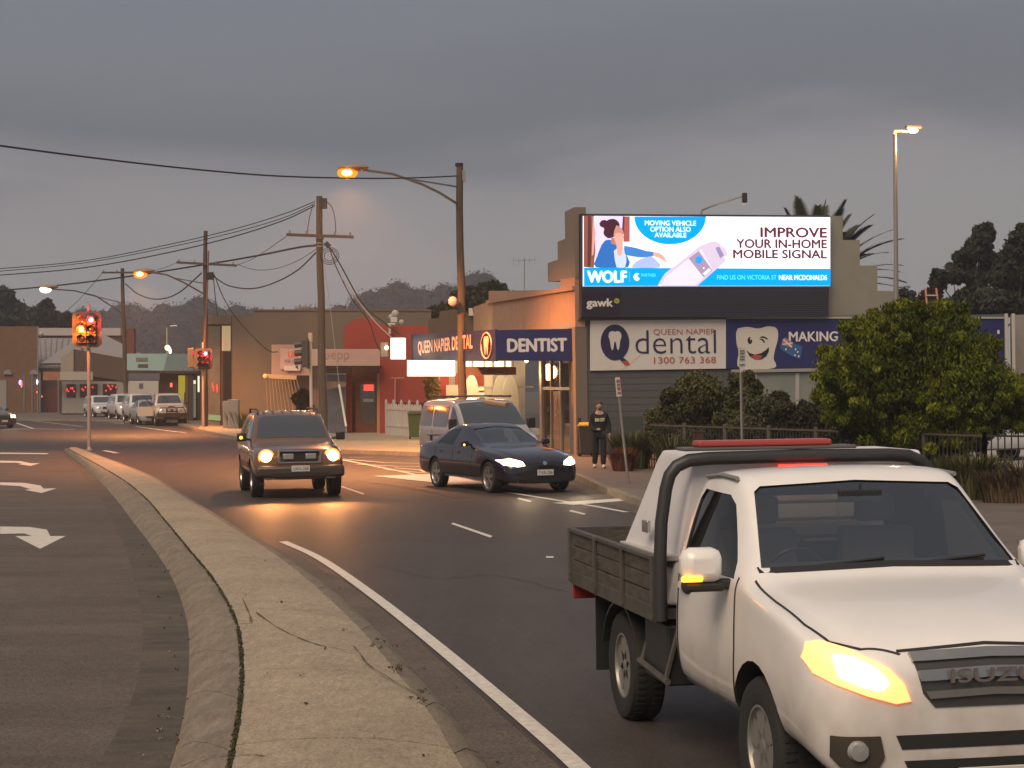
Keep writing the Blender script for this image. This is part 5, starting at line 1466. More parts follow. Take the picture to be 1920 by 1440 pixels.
# blue half disc with lettering, blue band
hd = [(1250 + 67 * math.cos(math.radians(a)), 407.8 + 52 * math.sin(math.radians(a))) for a in range(0, 181, 9)]
art('half_disc', hd, Lb, 4)
ltext = em('text_white', .75, 1, 1, 1.0)
for body, x0, y0, x1, y1 in (('MOVING VEHICLE', 1203, 415.5, 1298, 424.5), ('OPTION ALSO', 1213, 427, 1288, 436), ('AVAILABLE', 1221, 438, 1280, 446.5)):
    SW.text(body, x0, y0, x1, y1, ltext, off=.318, parent=bb, bold=.02)
for body, x0, y0, x1, y1 in (('IMPROVE', 1419, 428.5, 1542, 446.5), ('YOUR IN-HOME', 1374, 450.5, 1542, 466.5), ('MOBILE SIGNAL', 1368, 470, 1542, 485.5)):
    SW.text(body, x0, y0, x1, y1, Lt, off=.318, parent=bb, bold=.035)
art('blue_band', [(1089, 537.5), (1549, 537), (1549, 505), (1089, 503)], Lb, 7)
SW.text('WOLF', 1096, 509.5, 1168, 530.5, ltext, off=.334, parent=bb, bold=.042)
art('wolf_mark', [(1127, 512), (1134, 509), (1138, 514), (1136, 520), (1130, 517)], Lb, 9)
art('divider', [(1174, 530), (1175, 530), (1175, 511), (1174, 511)], em('divider', .1, .45, .9), 8)
art('partner_mark', [(1181, 520), (1185, 514), (1192, 514), (1188, 519), (1193, 523), (1189, 528), (1184, 526)], ltext, 8, 2)
SW.text('PARTNER', 1196, 514, 1223, 520, em('cyan', .1, .75, .95), off=.334, parent=bb)
SW.text('FIND US ON VICTORIA ST', 1337, 517, 1448, 525.5, em('cyan2', .12, .85, .85), off=.334, parent=bb)
SW.text('NEAR MCDONALDS', 1453, 517, 1542, 526, ltext, off=.334, parent=bb, bold=.03)
# the handset in the picture
art('handset', [(1226, 537), (1230, 530), (1240, 514), (1306, 462), (1324, 455), (1336, 454), (1352, 466), (1357, 476), (1352, 492), (1300, 537.2)], em('handset', .62, .50, .62, .9), 9)
art('handset_face', [(1234, 535), (1242, 520), (1308, 468), (1328, 506), (1298, 535)], em('handset_face', .74, .60, .70, .95), 10)
art('handset_strip', [(1284, 486), (1303, 472), (1328, 508), (1312, 521)], em('strip', .36, .26, .36, .9), 11)
art('handset_logo', epx(1303, 489, 7, 7.5, 14), em('logo_blue', .02, .28, .75), 12)
art('handset_logo', [(1310, 514), (1322, 504), (1326, 508), (1314, 518)], em('logo_grey', .7, .7, .75), 12)
for x, y in ((1346, 463), (1352, 484), (1312, 504), (1231, 536)): art('handset_dot', epx(x, y, 1.4, 1.4, 8), Lw, 12)
art('handset_screen', [(1334, 466), (1341, 464), (1350, 480), (1343, 486)], em('hs_screen', .30, .22, .40, .9), 11)
# camera arm on top
b = MB(); b.tube([P(1314, 404, 57.6), P(1316, 394, 57.6), P(1330, 388, 57.4), P(1392, 368, 56.9)], .03, 8)
o = thing('billboard_camera', 'small camera on a bent steel arm above the digital billboard', 'camera', P(1314, 404, 57.6))
fix_parent(b.build('arm', frame_al, smooth=True), o)
b = MB(); q = P(1396, 372, 56.9); b.box(q.x - .07, q.x + .07, q.y - .1, q.y + .1, q.z - .13, q.z + .16); fix_parent(b.build('camera_head', black_m, bevel=.02), o)
b = MB(); b.box(q.x - .09, q.x + .03, q.y - .08, q.y + .08, q.z - .20, q.z - .14); fix_parent(b.build('lens_cover', panel_w, bevel=.01), o)

# ---- right side: low wall posts behind the tree
RW = Fr((14.9, 58.0), (1, .15))
rw = thing('boundary_wall', 'pale panel wall with two downpipes at the right end of the navy banner', 'wall', (P(1900, 720, 59).x, 59, 0))
b = MB(); q0, q1 = P(1900, 720, 60), P(2300, 720, 62)
zt = P(1900, 590, 60).z
b.prism([(q0.x, q0.y, 0), (q1.x, q1.y, 0), (q1.x, q1.y, zt), (q0.x, q0.y, zt)], (0, .3, 0)); fix_parent(b.build('wall_panel', mat('panel_beige', (.26, .24, .21), rough=.9, var=.08)), rw)
for x in (1888, 1901):
    q = P(x, 720, 59.2); b = MB(); b.box(q.x - .05, q.x + .05, q.y - .05, q.y + .05, 0, P(x, 588, 59.2).z); fix_parent(b.build('downpipe', mat('pipe_pale', (.42, .40, .36), rough=.5), smooth=False, bevel=.015), rw)

# ---- brown parapet building between the clinic and the red shop
bp = thing('brown_shop', 'dark brown stepped parapet standing between the clinic and the red shop', 'building', P(855, 800, 80))
BP = Fr((-3, 79.0), (1, .0))
BP.poly('parapet', [(803, 640), (803, 597), (823, 597), (825, 584), (851, 580), (872, 582), (880, 592), (905, 592), (905, 640)], brown_d, off=0, th=.3, parent=bp)
BP.poly('downpipe_head', [(879, 592), (888, 592), (886, 578), (879, 578)], mat('pale_metal', (.55, .48, .40), rough=.5), off=.2, th=.1, parent=bp)

# ---- red shop
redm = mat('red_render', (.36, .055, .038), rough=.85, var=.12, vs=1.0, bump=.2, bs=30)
reddk = mat('dark_red_paint', (.085, .012, .022), rough=.8)
rb = thing('red_shop', 'red painted shop with curved parapet, pale fascia and timber glazed door', 'building', P(712, 817, 84))
RB = Fr((-6, 84.0), (1, .0))
q = [Vector((x, y, 0)) for x, y in ((645, 655), (645, 618), (655, 605), (672, 597), (690, 597), (705, 602), (716, 610))]
top = [(v.x, v.y) for v in smooth_poly(q, 4)] + [(728, 611), (806, 611), (806, 655)]
RB.poly('parapet', top, redm, off=0, th=.3, parent=rb)
RB.poly('front_wall', [(712, 655), (806, 655), (806, 820), (712, 818)], redm, off=.0, th=.3, parent=rb)
RB.poly('dado', [(735, 755), (806, 755), (806, 780), (735, 780)], reddk, off=.006, th=.02, parent=rb)
RB.poly('front_wall', [(645, 690), (656, 690), (656, 812), (645, 812)], redm, off=-1.0, th=.2, parent=rb)
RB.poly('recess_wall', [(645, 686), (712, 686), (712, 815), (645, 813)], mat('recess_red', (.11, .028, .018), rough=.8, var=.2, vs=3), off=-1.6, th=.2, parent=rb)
RB.rect('fascia', 585, 655, 715, 686, mat('fascia_pink', (.55, .36, .30), rough=.6, var=.05), off=.9, th=.12, parent=rb)
RB.rect('soffit', 585, 686, 715, 689, brown_d, off=.85, th=2.0, parent=rb)
RB.text('pepp', 612, 662, 658, 679, mat('fascia_ink', (.42, .25, .21), rough=.6), off=.91, parent=rb, bold=-.01)
dr = RB.poly('door', [(662, 812), (704, 814), (704, 716), (662, 716)], mat('timber_door', (.20, .055, .025), rough=.5, var=.25, vs=4), off=-1.2, th=.08, parent=rb)
for x0, y0, x1, y1 in ((672, 722, 700, 795),):
    o = RB.rect('door_pane', x0, y0, x1, y1, glass_d, off=-1.19, th=.02); sub_of(o, dr)
o = RB.rect('door_sign', 678, 721, 697, 733, E_('neon_red', (1, .10, .06), .9), off=-1.15, th=.03, parent=rb)
o = RB.rect('paper_notice', 677, 748, 697, 754, panel_w, off=-1.15, th=.01, parent=rb)
RB.rect('door_jamb', 706, 700, 711, 812, mat('jamb_orange', (.55, .28, .14), rough=.6), off=-.3, th=.3, parent=rb)
RB.poly('blue_poster', [(611, 715), (646, 716), (646, 702), (611, 702)], mat('poster_blue', (.15, .20, .30), rough=.5), off=-.5, th=.05, parent=rb)
RB.poly('shop_window', [(611, 812), (646, 812), (646, 725), (611, 730)], mat('poster_grey', (.12, .13, .15), rough=.35, var=.3, vs=2), off=-.5, th=.05, parent=rb)
RB.rect('notice_strip', 610, 689, 657, 700, mat('notice_grey', (.20, .16, .14), rough=.6), off=-.3, th=.04, parent=rb)
b = MB(); q = P(731, 650, 83.9); b.tube([P(727, 608, 83.8), P(741, 608, 83.8)], .05, 6); b.tube([P(731, 608, 83.8), P(731, 626, 83.8)], .06, 8); fix_parent(b.build('drain_pipe', mat('pipe_white', (.6, .52, .46), rough=.5)), rb)
b = MB(); b.tube([P(741, 709, 83.8), P(741, 776, 83.8)], .035, 6); b.tube([P(741, 709, 83.8), P(733, 709, 83.8), P(757, 709, 83.8)], .03, 6); fix_parent(b.build('wall_conduit', mat('pipe_pink', (.45, .25, .22), rough=.6)), rb)

# illuminated boxes
def lightbox(label, x0, y0, x1, y1, Y, es, col, group='lit sign boxes under the clinic canopy', depth=.35):
    t = thing('light_box', label, 'light box', P((x0 + x1) / 2, y1, Y), 0, group)
    f_ = Fr((0, Y), (1, 0))
    f_.rect('box_case', x0 - 1, y0 - 1, x1 + 1, y1 + 1, mat('box_case', (.35, .28, .22), rough=.6), off=0, th=depth, parent=t)
    f_.rect('lit_face', x0, y0, x1, y1, E_('lit_face%g' % es, col, es), off=.02, th=.018, parent=t)
    return t
lightbox('square glowing white sign box hanging at the red shop corner', 733, 634, 760, 673, 72, 3.2, (1, .90, .74))
lightbox('wide glowing white sign box hanging below the navy fascia', 764, 676, 853, 705, 66, 3.0, (1, .88, .72))
point('sign_glow', P(747, 655, 70), 40, (1, .70, .42), .3)
point('sign_glow', P(808, 697, 63.5), 50, (1, .72, .44), .4)
b = MB(); q = P(722, 655, 76); b.box(q.x - .18, q.x + .12, 76, 76.3, q.z - .30, q.z + .28)
o = b.build('meter_box', mat('meter_grey', (.28, .26, .22), rough=.6), bevel=.02); tag(o, 'grey electrical box with cables beside the glowing square sign', 'electrical box')
b = MB(); q = P(725, 652, 75.9); b.ball((q.x, q.y, q.z), .08, 8, 6); tag(b.build('flood_lamp', E_('flood', (1, .8, .5), 5)), 'tiny lit lamp on the grey electrical box', 'light')

# ---- large grey-brown building
gb = thing('office_building', 'large plain taupe building with tall dark window slots and roof parapet', 'building', P(435, 806, 103))
GB = Fr((P(435, 806, 103).x, 103), (1, -.10))
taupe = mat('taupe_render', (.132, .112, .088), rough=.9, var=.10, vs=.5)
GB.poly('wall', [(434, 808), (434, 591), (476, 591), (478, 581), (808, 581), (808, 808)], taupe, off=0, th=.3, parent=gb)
GB.poly('roof_edge', [(476, 583), (808, 583), (808, 580), (476, 580)], mat('roof_edge', (.11, .095, .085), rough=.7), off=.05, th=.3, parent=gb)
GW = Fr((P(435, 806, 103).x, 103), (-1, .35))
if GW.n.y > 0: GW.n = -GW.n
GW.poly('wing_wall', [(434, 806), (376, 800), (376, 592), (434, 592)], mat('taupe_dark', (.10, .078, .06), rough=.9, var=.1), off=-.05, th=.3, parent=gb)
GW.poly('wing_fascia', [(434, 592), (434, 608), (388, 608), (388, 589)], taupe, off=.05, th=.2, parent=gb)
GW.poly('window_strip', [(393, 798), (413, 800), (413, 612), (393, 612)], mat('strip_glass', (.11, .11, .095), rough=.25, var=.3, vs=.6), off=.02, th=.04, parent=gb)
GW.poly('window_slot', [(415, 806), (433, 808), (433, 608), (415, 608)], mat('slot_dark', (.03, .015, .012), rough=.6), off=.02, th=.05, parent=gb)
GW.poly('lit_window', [(417, 658), (433, 658), (433, 611), (417, 611)], mat('blind_cream', (.50, .42, .28), rough=.6, emit=(.8, .65, .38), es=.12), off=.05, th=.03, parent=gb)
GW.poly('planter_light', [(392, 787), (414, 789), (414, 779), (392, 777)], E_('planter_glow', (.75, .8, .35), .35), off=.08, th=.05, parent=gb)
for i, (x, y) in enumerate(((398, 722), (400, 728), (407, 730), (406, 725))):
    GW.poly('red_reflection', [(x, y + 6), (x + 3, y + 6), (x + 3, y - 5), (x, y - 5)], E_('reflection_red', (1, .12, .06), .9), off=.06, th=.01, parent=gb)  # reflections painted as small glowing plates on the glass
# rooftop unit
b = MB(); 
for x in (554, 560, 566, 572, 578): b.tube([P(x, 581, 103), P(x, 575, 103)], .02, 5)
b.tube([P(552, 575, 103), P(580, 575, 103)], .03, 5); b.tube([P(552, 578, 103), P(580, 578, 103)], .03, 5)
tag(b.build('roof_railing', mat('rail_grey', (.3, .28, .26), rough=.5)), 'short pale guard rail on top of the taupe building', 'railing')
# sign boards on it
bo = thing('lease_board', 'large pale board with overlapping lease signs and red lettering', 'sign', P(545, 700, 101.8))
BO = Fr((-8, 101.8), (1, 0))
BO.poly('board', [(509, 703), (580, 704), (580, 646), (509, 646)], mat('board_taupe', (.38, .27, .22), rough=.7), off=0, th=.1, parent=bo)
BO.poly('sign_panel', [(526, 692), (565, 692), (565, 654), (526, 654)], mat('board_pink', (.48, .36, .33), rough=.6), off=.12, th=.05, parent=bo)
BO.poly('sign_panel', [(533, 695), (563, 695), (563, 686), (533, 686)], panel_w, off=.16, th=.02, parent=bo)
BO.text('UPP', 541, 659, 562, 671, mat('board_red', (.6, .06, .05), rough=.5, emit=(1, .1, .08), es=.15), off=.125, parent=bo, bold=.02)
BO.text('FOR LEASE', 535, 674, 563, 681, mat('board_ink', (.16, .12, .12), rough=.6), off=.125, parent=bo)
BO.poly('arrow', [(554, 688), (561, 694), (559, 688), (560, 685), (556, 686)], ink, off=.17, th=.01, parent=bo)
# slanting cord screen hung from a bar
cs = thing('cord_screen', 'rack of slanting cords hanging from a pale bar below the lease board', 'screen', P(525, 705, 101))
b = MB(); b.beam(P(497, 705, 101), P(556, 708, 101), .1, .22); fix_parent(b.build('bar', mat('bar_pale', (.50, .38, .22), rough=.6)), cs)
b = MB(); q = P(497, 705, 100.9); b.ball(q, .12, 10, 8); fix_parent(b.build('lamp_knob', mat('knob', (.6, .4, .15), rough=.4, emit=(1, .6, .2), es=.4)), cs)
for i in range(11):
    x0 = 499 + i * 5.6; x1 = x0 + 4 + i * 1.3
    b = MB(); b.tube([P(x0, 707, 101), P(x1, 785 - i, 101)], .022, 5); fix_parent(b.build('cord', mat('cord_tan', (.30, .23, .14), rough=.8)), cs)

# ---- the row of old shops at the far left
fs = thing('gabled_shop', 'old corner shop with grey metal gable roof and blue round emblem gable', 'building', P(120, 772, 165))
FA = Fr((0, 165), (1, 0))
roofm = mat('corrugated_roof', (.25, .235, .225), rough=.5, var=.08, vs=1)
dk = mat('shop_dark', (.05, .035, .03), rough=.8, var=.3, vs=1)
FA.poly('shop_front', [(10, 775), (118, 778), (118, 688), (10, 688)], dk, off=0, th=.3, parent=fs)
# main gabled roof with depth
def tri_roof(name, pts3, m, par):
    b = MB(); b.add(pts3, [tuple(range(len(pts3)))]); b2 = MB(); b2.prism(pts3, (0, .15, -.12)); return fix_parent(b2.build(name, m), par)
tri_roof('roof', [P(44, 686, 165), P(150, 688, 165), P(175, 634, 172), P(27, 634, 172)], roofm, fs)
for i in range(14):
    t = i / 13; a = P(46 + 102 * t, 685, 164.9).lerp(P(29 + 144 * t, 635, 171.9), 0); c = P(29 + 144 * t, 635, 171.9)
    b = MB(); b.beam(a + Vector((0, -.05, .06)), c + Vector((0, -.05, .06)), .08, .05); fix_parent(b.build('roof_seam', roofm), fs)
FA.poly('gable', [(13, 690), (46, 689), (29, 635)], mat('gable_blue', (.07, .085, .17), rough=.6), off=.6, th=.2, parent=fs)
FA.poly('emblem', ellipse(27.5, 667, 6, 10, 18), panel_w, off=.64, th=.03, parent=fs)
FA.poly('emblem_bar', [(22, 668), (33, 668), (33, 665), (22, 665)], mat('emb', (.30, .33, .45), rough=.5), off=.67, th=.02, parent=fs)
for x0, x1 in ((13.5, 30.5), (30, 46)):
    b = MB(); b.beam(P(x0, 690 if x0 < 20 else 634, 164.2), P(x1 if x0 > 20 else 29, 690 if x0 > 20 else 634, 164.2), .15, .25); fix_parent(b.build('barge_board', mat('barge', (.30, .24, .20), rough=.6)), fs)
FA.poly('gutter', [(44, 690), (118, 690), (118, 687), (44, 687)], mat('gutter_brown', (.12, .09, .08), rough=.6), off=.7, th=.15, parent=fs)
for cx in (21, 70): 
    FA.poly('awning', [(cx - 8, 702)] + [(cx + 8 * math.cos(math.radians(a)), 702 - 9 * math.sin(math.radians(a))) for a in range(180, -1, -20)], mat('awning_grey', (.24, .23, .23), rough=.7), off=1.2, th=1.0, parent=fs)
FA.rect('shop_sign', 30, 690, 57, 702, mat('old_sign', (.22, .17, .11), rough=.6, var=.4, vs=1.5), off=.8, th=.1, parent=fs)
for x in (46, 61, 75, 110):
    b = MB(); b.tube([P(x, 700, 162), P(x, 773, 162)], .09, 6); fix_parent(b.build('verandah_post', mat('post_grey', (.19, .17, .16), rough=.7)), fs)
FA.rect('shop_window', 66, 712, 78, 752, mat('window_pale', (.16, .17, .17), rough=.3), off=.1, th=.05, parent=fs)
FA.rect('red_front', 80, 732, 112, 772, mat('brick_red_front', (.10, .028, .018), rough=.8), off=.1, th=.08, parent=fs)
for (x, y, w, h, c, s) in ((46.5, 717, 2.6, 5, (.5, .35, 1), 2.0), (79, 716, 2, 6, (.8, .75, 1), 3), (78, 735, 1.2, 2, (1, .1, .05), 2), (87, 743, 1, 2, (1, .3, .2), 1), (109, 720, 3, 5, (1, .12, .06), 1.2), (145, 720, 1.5, 3, (1, .7, .5), 3), (185, 719, 1.3, 6, (1, .2, .15), 1.6)):
    o = FA.poly('lamp', ellipse(x, y, w, h, 10), E_('shoplamp%d' % x, c, s), off=1.6 if x < 100 else 26, th=.05); fix_parent(o, fs)
# second: hipped roof, pale fascia, brown parapet
hs = thing('hotel_building', 'low hotel with hipped metal roof, white fascia and red lit windows', 'building', P(180, 780, 150))
FB = Fr((0, 150), (1, 0))
tri_roof('roof', [P(77, 681, 150), P(152, 681, 150), P(152, 636, 156), P(138, 640, 156)], roofm, hs)
tri_roof('roof', [P(152, 690, 150), P(275, 668, 150), P(196, 628, 158), P(150, 632, 158)], roofm, hs)
FB.poly('parapet', [(138, 700), (240, 716), (240, 673), (140, 655)], brown_d, off=.1, th=.3, parent=hs)
FB.poly('pale_wall', [(115, 700), (139, 700), (139, 655), (115, 672)], mat('pale_wall', (.33, .28, .23), rough=.8), off=.2, th=.3, parent=hs)
FB.poly('dark_wall', [(180, 800), (330, 800), (330, 712), (236, 712), (236, 672), (165, 662), (150, 700), (110, 700), (110, 775)], mat('hotel_wall', (.075, .045, .035), rough=.9, var=.15, vs=1), off=-.2, th=.3, parent=hs)
FB.rect('fascia', 118, 697, 180, 713, mat('fascia_white', (.42, .37, .32), rough=.6), off=1.2, th=.3, parent=hs)
FB.rect('brown_sign', 88, 697, 118, 713, mat('sign_brown', (.34, .15, .08), rough=.6, var=.3, vs=2), off=1.25, th=.3, parent=hs)
FB.rect('white_wall', 116, 715, 232, 775, mat('hotel_white', (.30, .28, .25), rough=.8, var=.1), off=.0, th=.1, parent=hs)
for x0, x1 in ((125, 142), (150, 183), (193, 218)):
    w_ = FB.rect('window', x0, 720, x1, 745, mat('red_lit_window', (.03, .01, .01), rough=.2), off=.06, th=.06, parent=hs)
    for k in range(7):
        xx = x0 + (x1 - x0) * random.random(); yy = 722 + 12 * random.random()
        o = FB.poly('red_bulb', ellipse(xx, yy, 1.6, 2.0, 8), E_('bulb_red', (1, .06, .04), .9), off=.1, th=.03); sub_of(o, w_)
FB.rect('garage_door', 240, 714, 297, 775, mat('garage_white', (.50, .46, .40), rough=.6), off=.0, th=.08, parent=hs)
FB.rect('emblem', 261, 719, 268, 728, mat('emb_dark', (.10, .10, .10), rough=.5), off=.05, th=.03, parent=hs)
b = MB(); q = P(243, 640, 151); b.box(q.x - .35, q.x + .35, 151, 151.7, P(243, 664, 151).z, P(243, 616, 151).z); fix_parent(b.build('chimney', mat('brick_chimney', (.16, .05, .04), rough=.9, var=.2, vs=4)), hs)
# white rooftop and brick block behind
wb = thing('warehouse', 'long low warehouse with white parapet band behind the gabled shop', 'building', P(130, 640, 185))
FC = Fr((0, 185), (1, 0))
FC.rect('parapet_band', 36, 615, 226, 629, mat('white_band', (.46, .42, .40), rough=.6), off=0, th=2, parent=wb)
FC.rect('upper_wall', 36, 629, 226, 660, mat('warehouse_red', (.15, .07, .06), rough=.8), off=-.3, th=2, parent=wb)
bk = thing('brick_building', 'plain brown brick building at the left edge of the street', 'building', P(10, 700, 170))
FD = Fr((0, 158), (1, 0))
brickm = mat('brown_brick', (.17, .095, .055), rough=.9, var=.15, vs=1.5)
FD.rect('brick_wall', -60, 608, 36, 780, brickm, off=-6, th=.4, parent=bk)
FD.rect('pale_shopfront', -60, 713, 12, 775, mat('pale_front', (.28, .25, .25), rough=.7), off=0, th=.3, parent=bk)
# teal awning shop
ta = thing('teal_shop', 'shop with sloping teal sign roof and bright yellow lit doorway', 'building', P(310, 790, 118))
FT = Fr((0, 118), (1, 0))
tl = mat('teal_sign', (.20, .30, .27), rough=.5, var=.06); td = mat('teal_dark', (.10, .15, .15), rough=.6, var=.1)
b = MB(); b.prism([P(238, 694, 118), P(307, 695, 118), P(314, 663, 119.5), P(238, 663, 119.5)], (0, .2, 0)); fix_parent(b.build('sign_roof', tl), ta)
b = MB(); b.prism([P(307, 695, 118.05), P(362, 696, 118.05), P(362, 663, 119.5), P(314, 663, 119.5)], (0, .2, 0)); fix_parent(b.build('sign_roof', td), ta)
FT.rect('print_block', 261, 671, 283, 679, mat('sign_print', (.15, .16, .13), rough=.6, var=.6, vs=3), off=1, th=.05, parent=ta).location.y -= 0
FT.rect('print_block', 262, 683, 281, 690, MATS['sign_print'], off=.6, th=.05, parent=ta)
FT.rect('shop_wall', 296, 698, 385, 795, mat('teal_shop_wall', (.06, .04, .03), rough=.9, var=.2), off=-.6, th=.2, parent=ta)
FT.rect('soffit', 238, 695, 372, 700, mat('soffit_dark', (.07, .035, .03), rough=.8), off=0, th=1.0, parent=ta)
FT.rect('lit_door', 332, 704, 346, 783, E_('door_yellow', (.70, .55, .05), .42), off=-.45, th=.05, parent=ta)
for x0, x1, m_ in ((346, 352, 'a'), (353, 361, 'b')): FT.rect('door_post', x0, 702, x1, 790, mat('post_wood' + m_, (.13, .06, .025) if m_ == 'a' else (.05, .035, .03), rough=.7), off=-.2, th=.2, parent=ta)
for x0, y0, x1, y1, c, s in ((361, 713, 365, 720, (1, .9, .6), .8), (369, 705, 372, 735, (1, .8, .5), 1.2), (317, 718, 321, 726, (1, .15, .08), 1.4), (332, 770, 346, 783, (1, .7, .5), .5), (361, 722, 365, 783, (.5, .5, .35), .25), (376, 700, 379, 780, (.5, .2, .15), .2)):
    FT.rect('lit_pane', x0, y0, x1, y1, E_('pane%d_%d' % (x0, y0), c, s), off=-.35, th=.05, parent=ta)
spot('door_glow', P(339, 740, 116.5), G(339, 806) + Vector((0, -6, 0)), 60, (1, .85, .2), 120)
HAZE = .0009
# ================================================================== street furniture
timber = mat('pole_timber', (.10, .073, .052), rough=.9, var=.3, vs=3, stretch=(6, 6, .35), bump=.4, bs=12)
galv = mat('galvanised', (.33, .31, .28), rough=.4, metal=.6)
wire_m = mat('cable_black', (.018, .016, .016), rough=.7)
insul = mat('insulator', (.30, .27, .25), rough=.4)
sod = E_('sodium_lamp', (1, .075, .004), 5); sodc = E_('sodium_core', (1, .50, .10), 12); 
def root_at(name, label, cat, x, y, group=None): return thing(name, label, cat, (x, y, 0), 0, group)
def part(mb, name, m, root, **k): return fix_parent(mb.build(name, m, **k), root)

def wood_pole(label, pxt, pyt, pxb, pyb, Y, r0, r1, arms=(), group='timber poles along the street'):
    t, bt = P(pxt, pyt, Y), P(pxb, pyb, Y)
    d = (t - bt); k = bt.z / (d.z / d.length) if d.z else 0
    base = bt - d.normalized() * k
    r = root_at('utility_pole', label, 'utility pole', base.x, base.y, group)
    b = MB(); n = 7
    b.tube([base.lerp(t, i / n) + Vector((.02 * math.sin(i * 2), 0, 0)) for i in range(n + 1)], [r0 + (r1 - r0) * i / n for i in range(n + 1)], 14); part(b, 'pole', timber, r, smooth=True)
    for (x0, y0, x1, y1, ins) in arms:
        a, c = P(x0, y0, Y - .2), P(x1, y1, Y - .2)
        b = MB(); b.beam(a, c, .10, .12); arm = part(b, 'crossarm', timber, r)
        for f in ins:
            q = a.lerp(c, f); b = MB(); b.lathe([(.015, .05), (.05, .08), (.03, .12), (.055, .15), (.02, .20), (.001, .22)], (q.x, q.y, q.z), 'Z', 8); sub_of(b.build('insulator', insul, smooth=True), arm)
    return r, base, t
PB, b1, t1 = wood_pole('tall timber power pole in front of the taupe office building', 598, 368, 606, 800, 79, .185, .125, [(537, 440, 663, 444.5, (.05, .3, .72, .95))])
PC, b2, t2 = wood_pole('timber power pole with steel pipe beside the red traffic light', 385, 433, 385, 780, 101.5, .135, .105, [(331, 492, 444, 498, (.04, .3, .66, .94))])
PD, b3, t3 = wood_pole('timber power pole rising behind the parked white cars', 229, 503, 236, 740, 130, .16, .12, [(191, 511, 262, 511, (.05, .4, .9))])
PA, b4, t4 = wood_pole('timber lamp pole standing before the surf shop', 861, 309, 868, 800, 62, .15, .11)
part(MB().lathe([(.13, -.05), (.13, .05), (.001, .06)], tuple(t4), 'Z', 14), 'pole_cap', black_m, PA)
b = MB(); q = P(868, 328, 62); b.box(q.x - .02, q.x + .08, 61.9, 62.1, q.z - .2, q.z + .15); part(b, 'bracket', galv, PA)
# pole B fittings
b = MB(); q = P(606, 380, 78.8); b.box(q.x - .10, q.x + .16, 78.7, 78.9, q.z - .25, q.z + .18); part(b, 'fuse_box', black_m, PB, bevel=.02)
b = MB(); 
for py in (447, 456, 462): b.lathe([(.17, -.03), (.17, .03)], tuple(P(600, py, 79)), 'Z', 14)
part(b, 'band', galv, PB)
b = MB(); b.beam(P(610, 455, 78.7), P(618, 463, 78.7), .08, .2); part(b, 'terminal', black_m, PB)
b = MB()
for rr in (.28, .2, .35):
    b.tube([P(618, 480, 78.6) + Vector((rr * 1.1 * math.cos(a), 0, rr * math.sin(a))) for a in [2 * math.pi * i / 16 for i in range(17)]], .015, 4, cap=False)
part(b, 'cable_loop', wire_m, PB)
b = MB(); b.tube([P(391, 470, 101.2), P(388, 560, 101.2), P(384, 640, 101.2), P(380, 800, 101.2)], .05, 6); part(b, 'steel_pipe', mat('pipe_copper', (.36, .20, .14), rough=.35, metal=.6), PC, smooth=True)
b = MB(); q = P(392, 514, 101.2); b.box(q.x - .12, q.x + .25, 101, 101.3, q.z - .3, q.z + .1); part(b, 'terminal_box', black_m, PC, bevel=.03)

# street lamps on arms
def sodium(r, px, py, Y, size, arm, strut, energy, lamp_m, Ya, ener_col=(1, .36, .10), group=None):
    b = MB(); b.tube([P(*a) for a in arm], .045, 8); part(b, 'lamp_arm', galv, r, smooth=True)
    if strut: b = MB(); b.tube([P(*a) for a in strut], .03, 6); part(b, 'strut', galv, r, smooth=True)
    q = P(px, py, Y)
    b = MB(); e = P(arm[0][0], arm[0][1], Y); d = (e - q)
    b.ball((q.x + size * .35, q.y, q.z + .10), (size * 1.15, size * .55, size * .30), 14, 8); h = part(b, 'lamp_housing', mat('lamp_shell', (.30, .20, .13), rough=.4), r, smooth=True)
    b = MB(); b.ball((q.x - size * .1, q.y, q.z - .05), (size * .74, size * .55, size * .46), 14, 8); g0 = sub_of(b.build('lamp_glass', lamp_m, smooth=True), h)
    if lamp_m is sod:
        b = MB(); b.ball((q.x - size * .1, q.y - size * .18, q.z - .06), (size * .50, size * .45, size * .30), 14, 8); sub_of(b.build('lamp_tube', sodc, smooth=True), h)
    if energy:
        o = spot('lamp_light', q + Vector((0, 0, -size * .75)), q + Vector((0, 0, -9)), energy, ener_col, 146, .6, .2)
    return q
sodium(PA, 654, 321, 57, .40, [(682, 319, 57), (735, 326, 58.4), (790, 345, 59.9), (825, 362, 61), (857, 382, 62)], [(770, 336, 59.4), (856, 350, 62)], 9000, sod, 57)
sodium(PC, 265, 512, 97, .46, [(279, 510, 97), (312, 515, 98.3), (345, 530, 100), (380, 550, 101.5)], [(325, 521, 99), (381, 531, 101.5)], 6500, sod, 101)
sodium(PD, 87, 541, 118, .5, [(97, 542, 118), (140, 545, 122), (180, 555, 125), (229, 587, 130)], [(160, 551, 124), (229, 568, 130)], 300, E_('pale_lamp', (1, .75, .5), 3), 118)

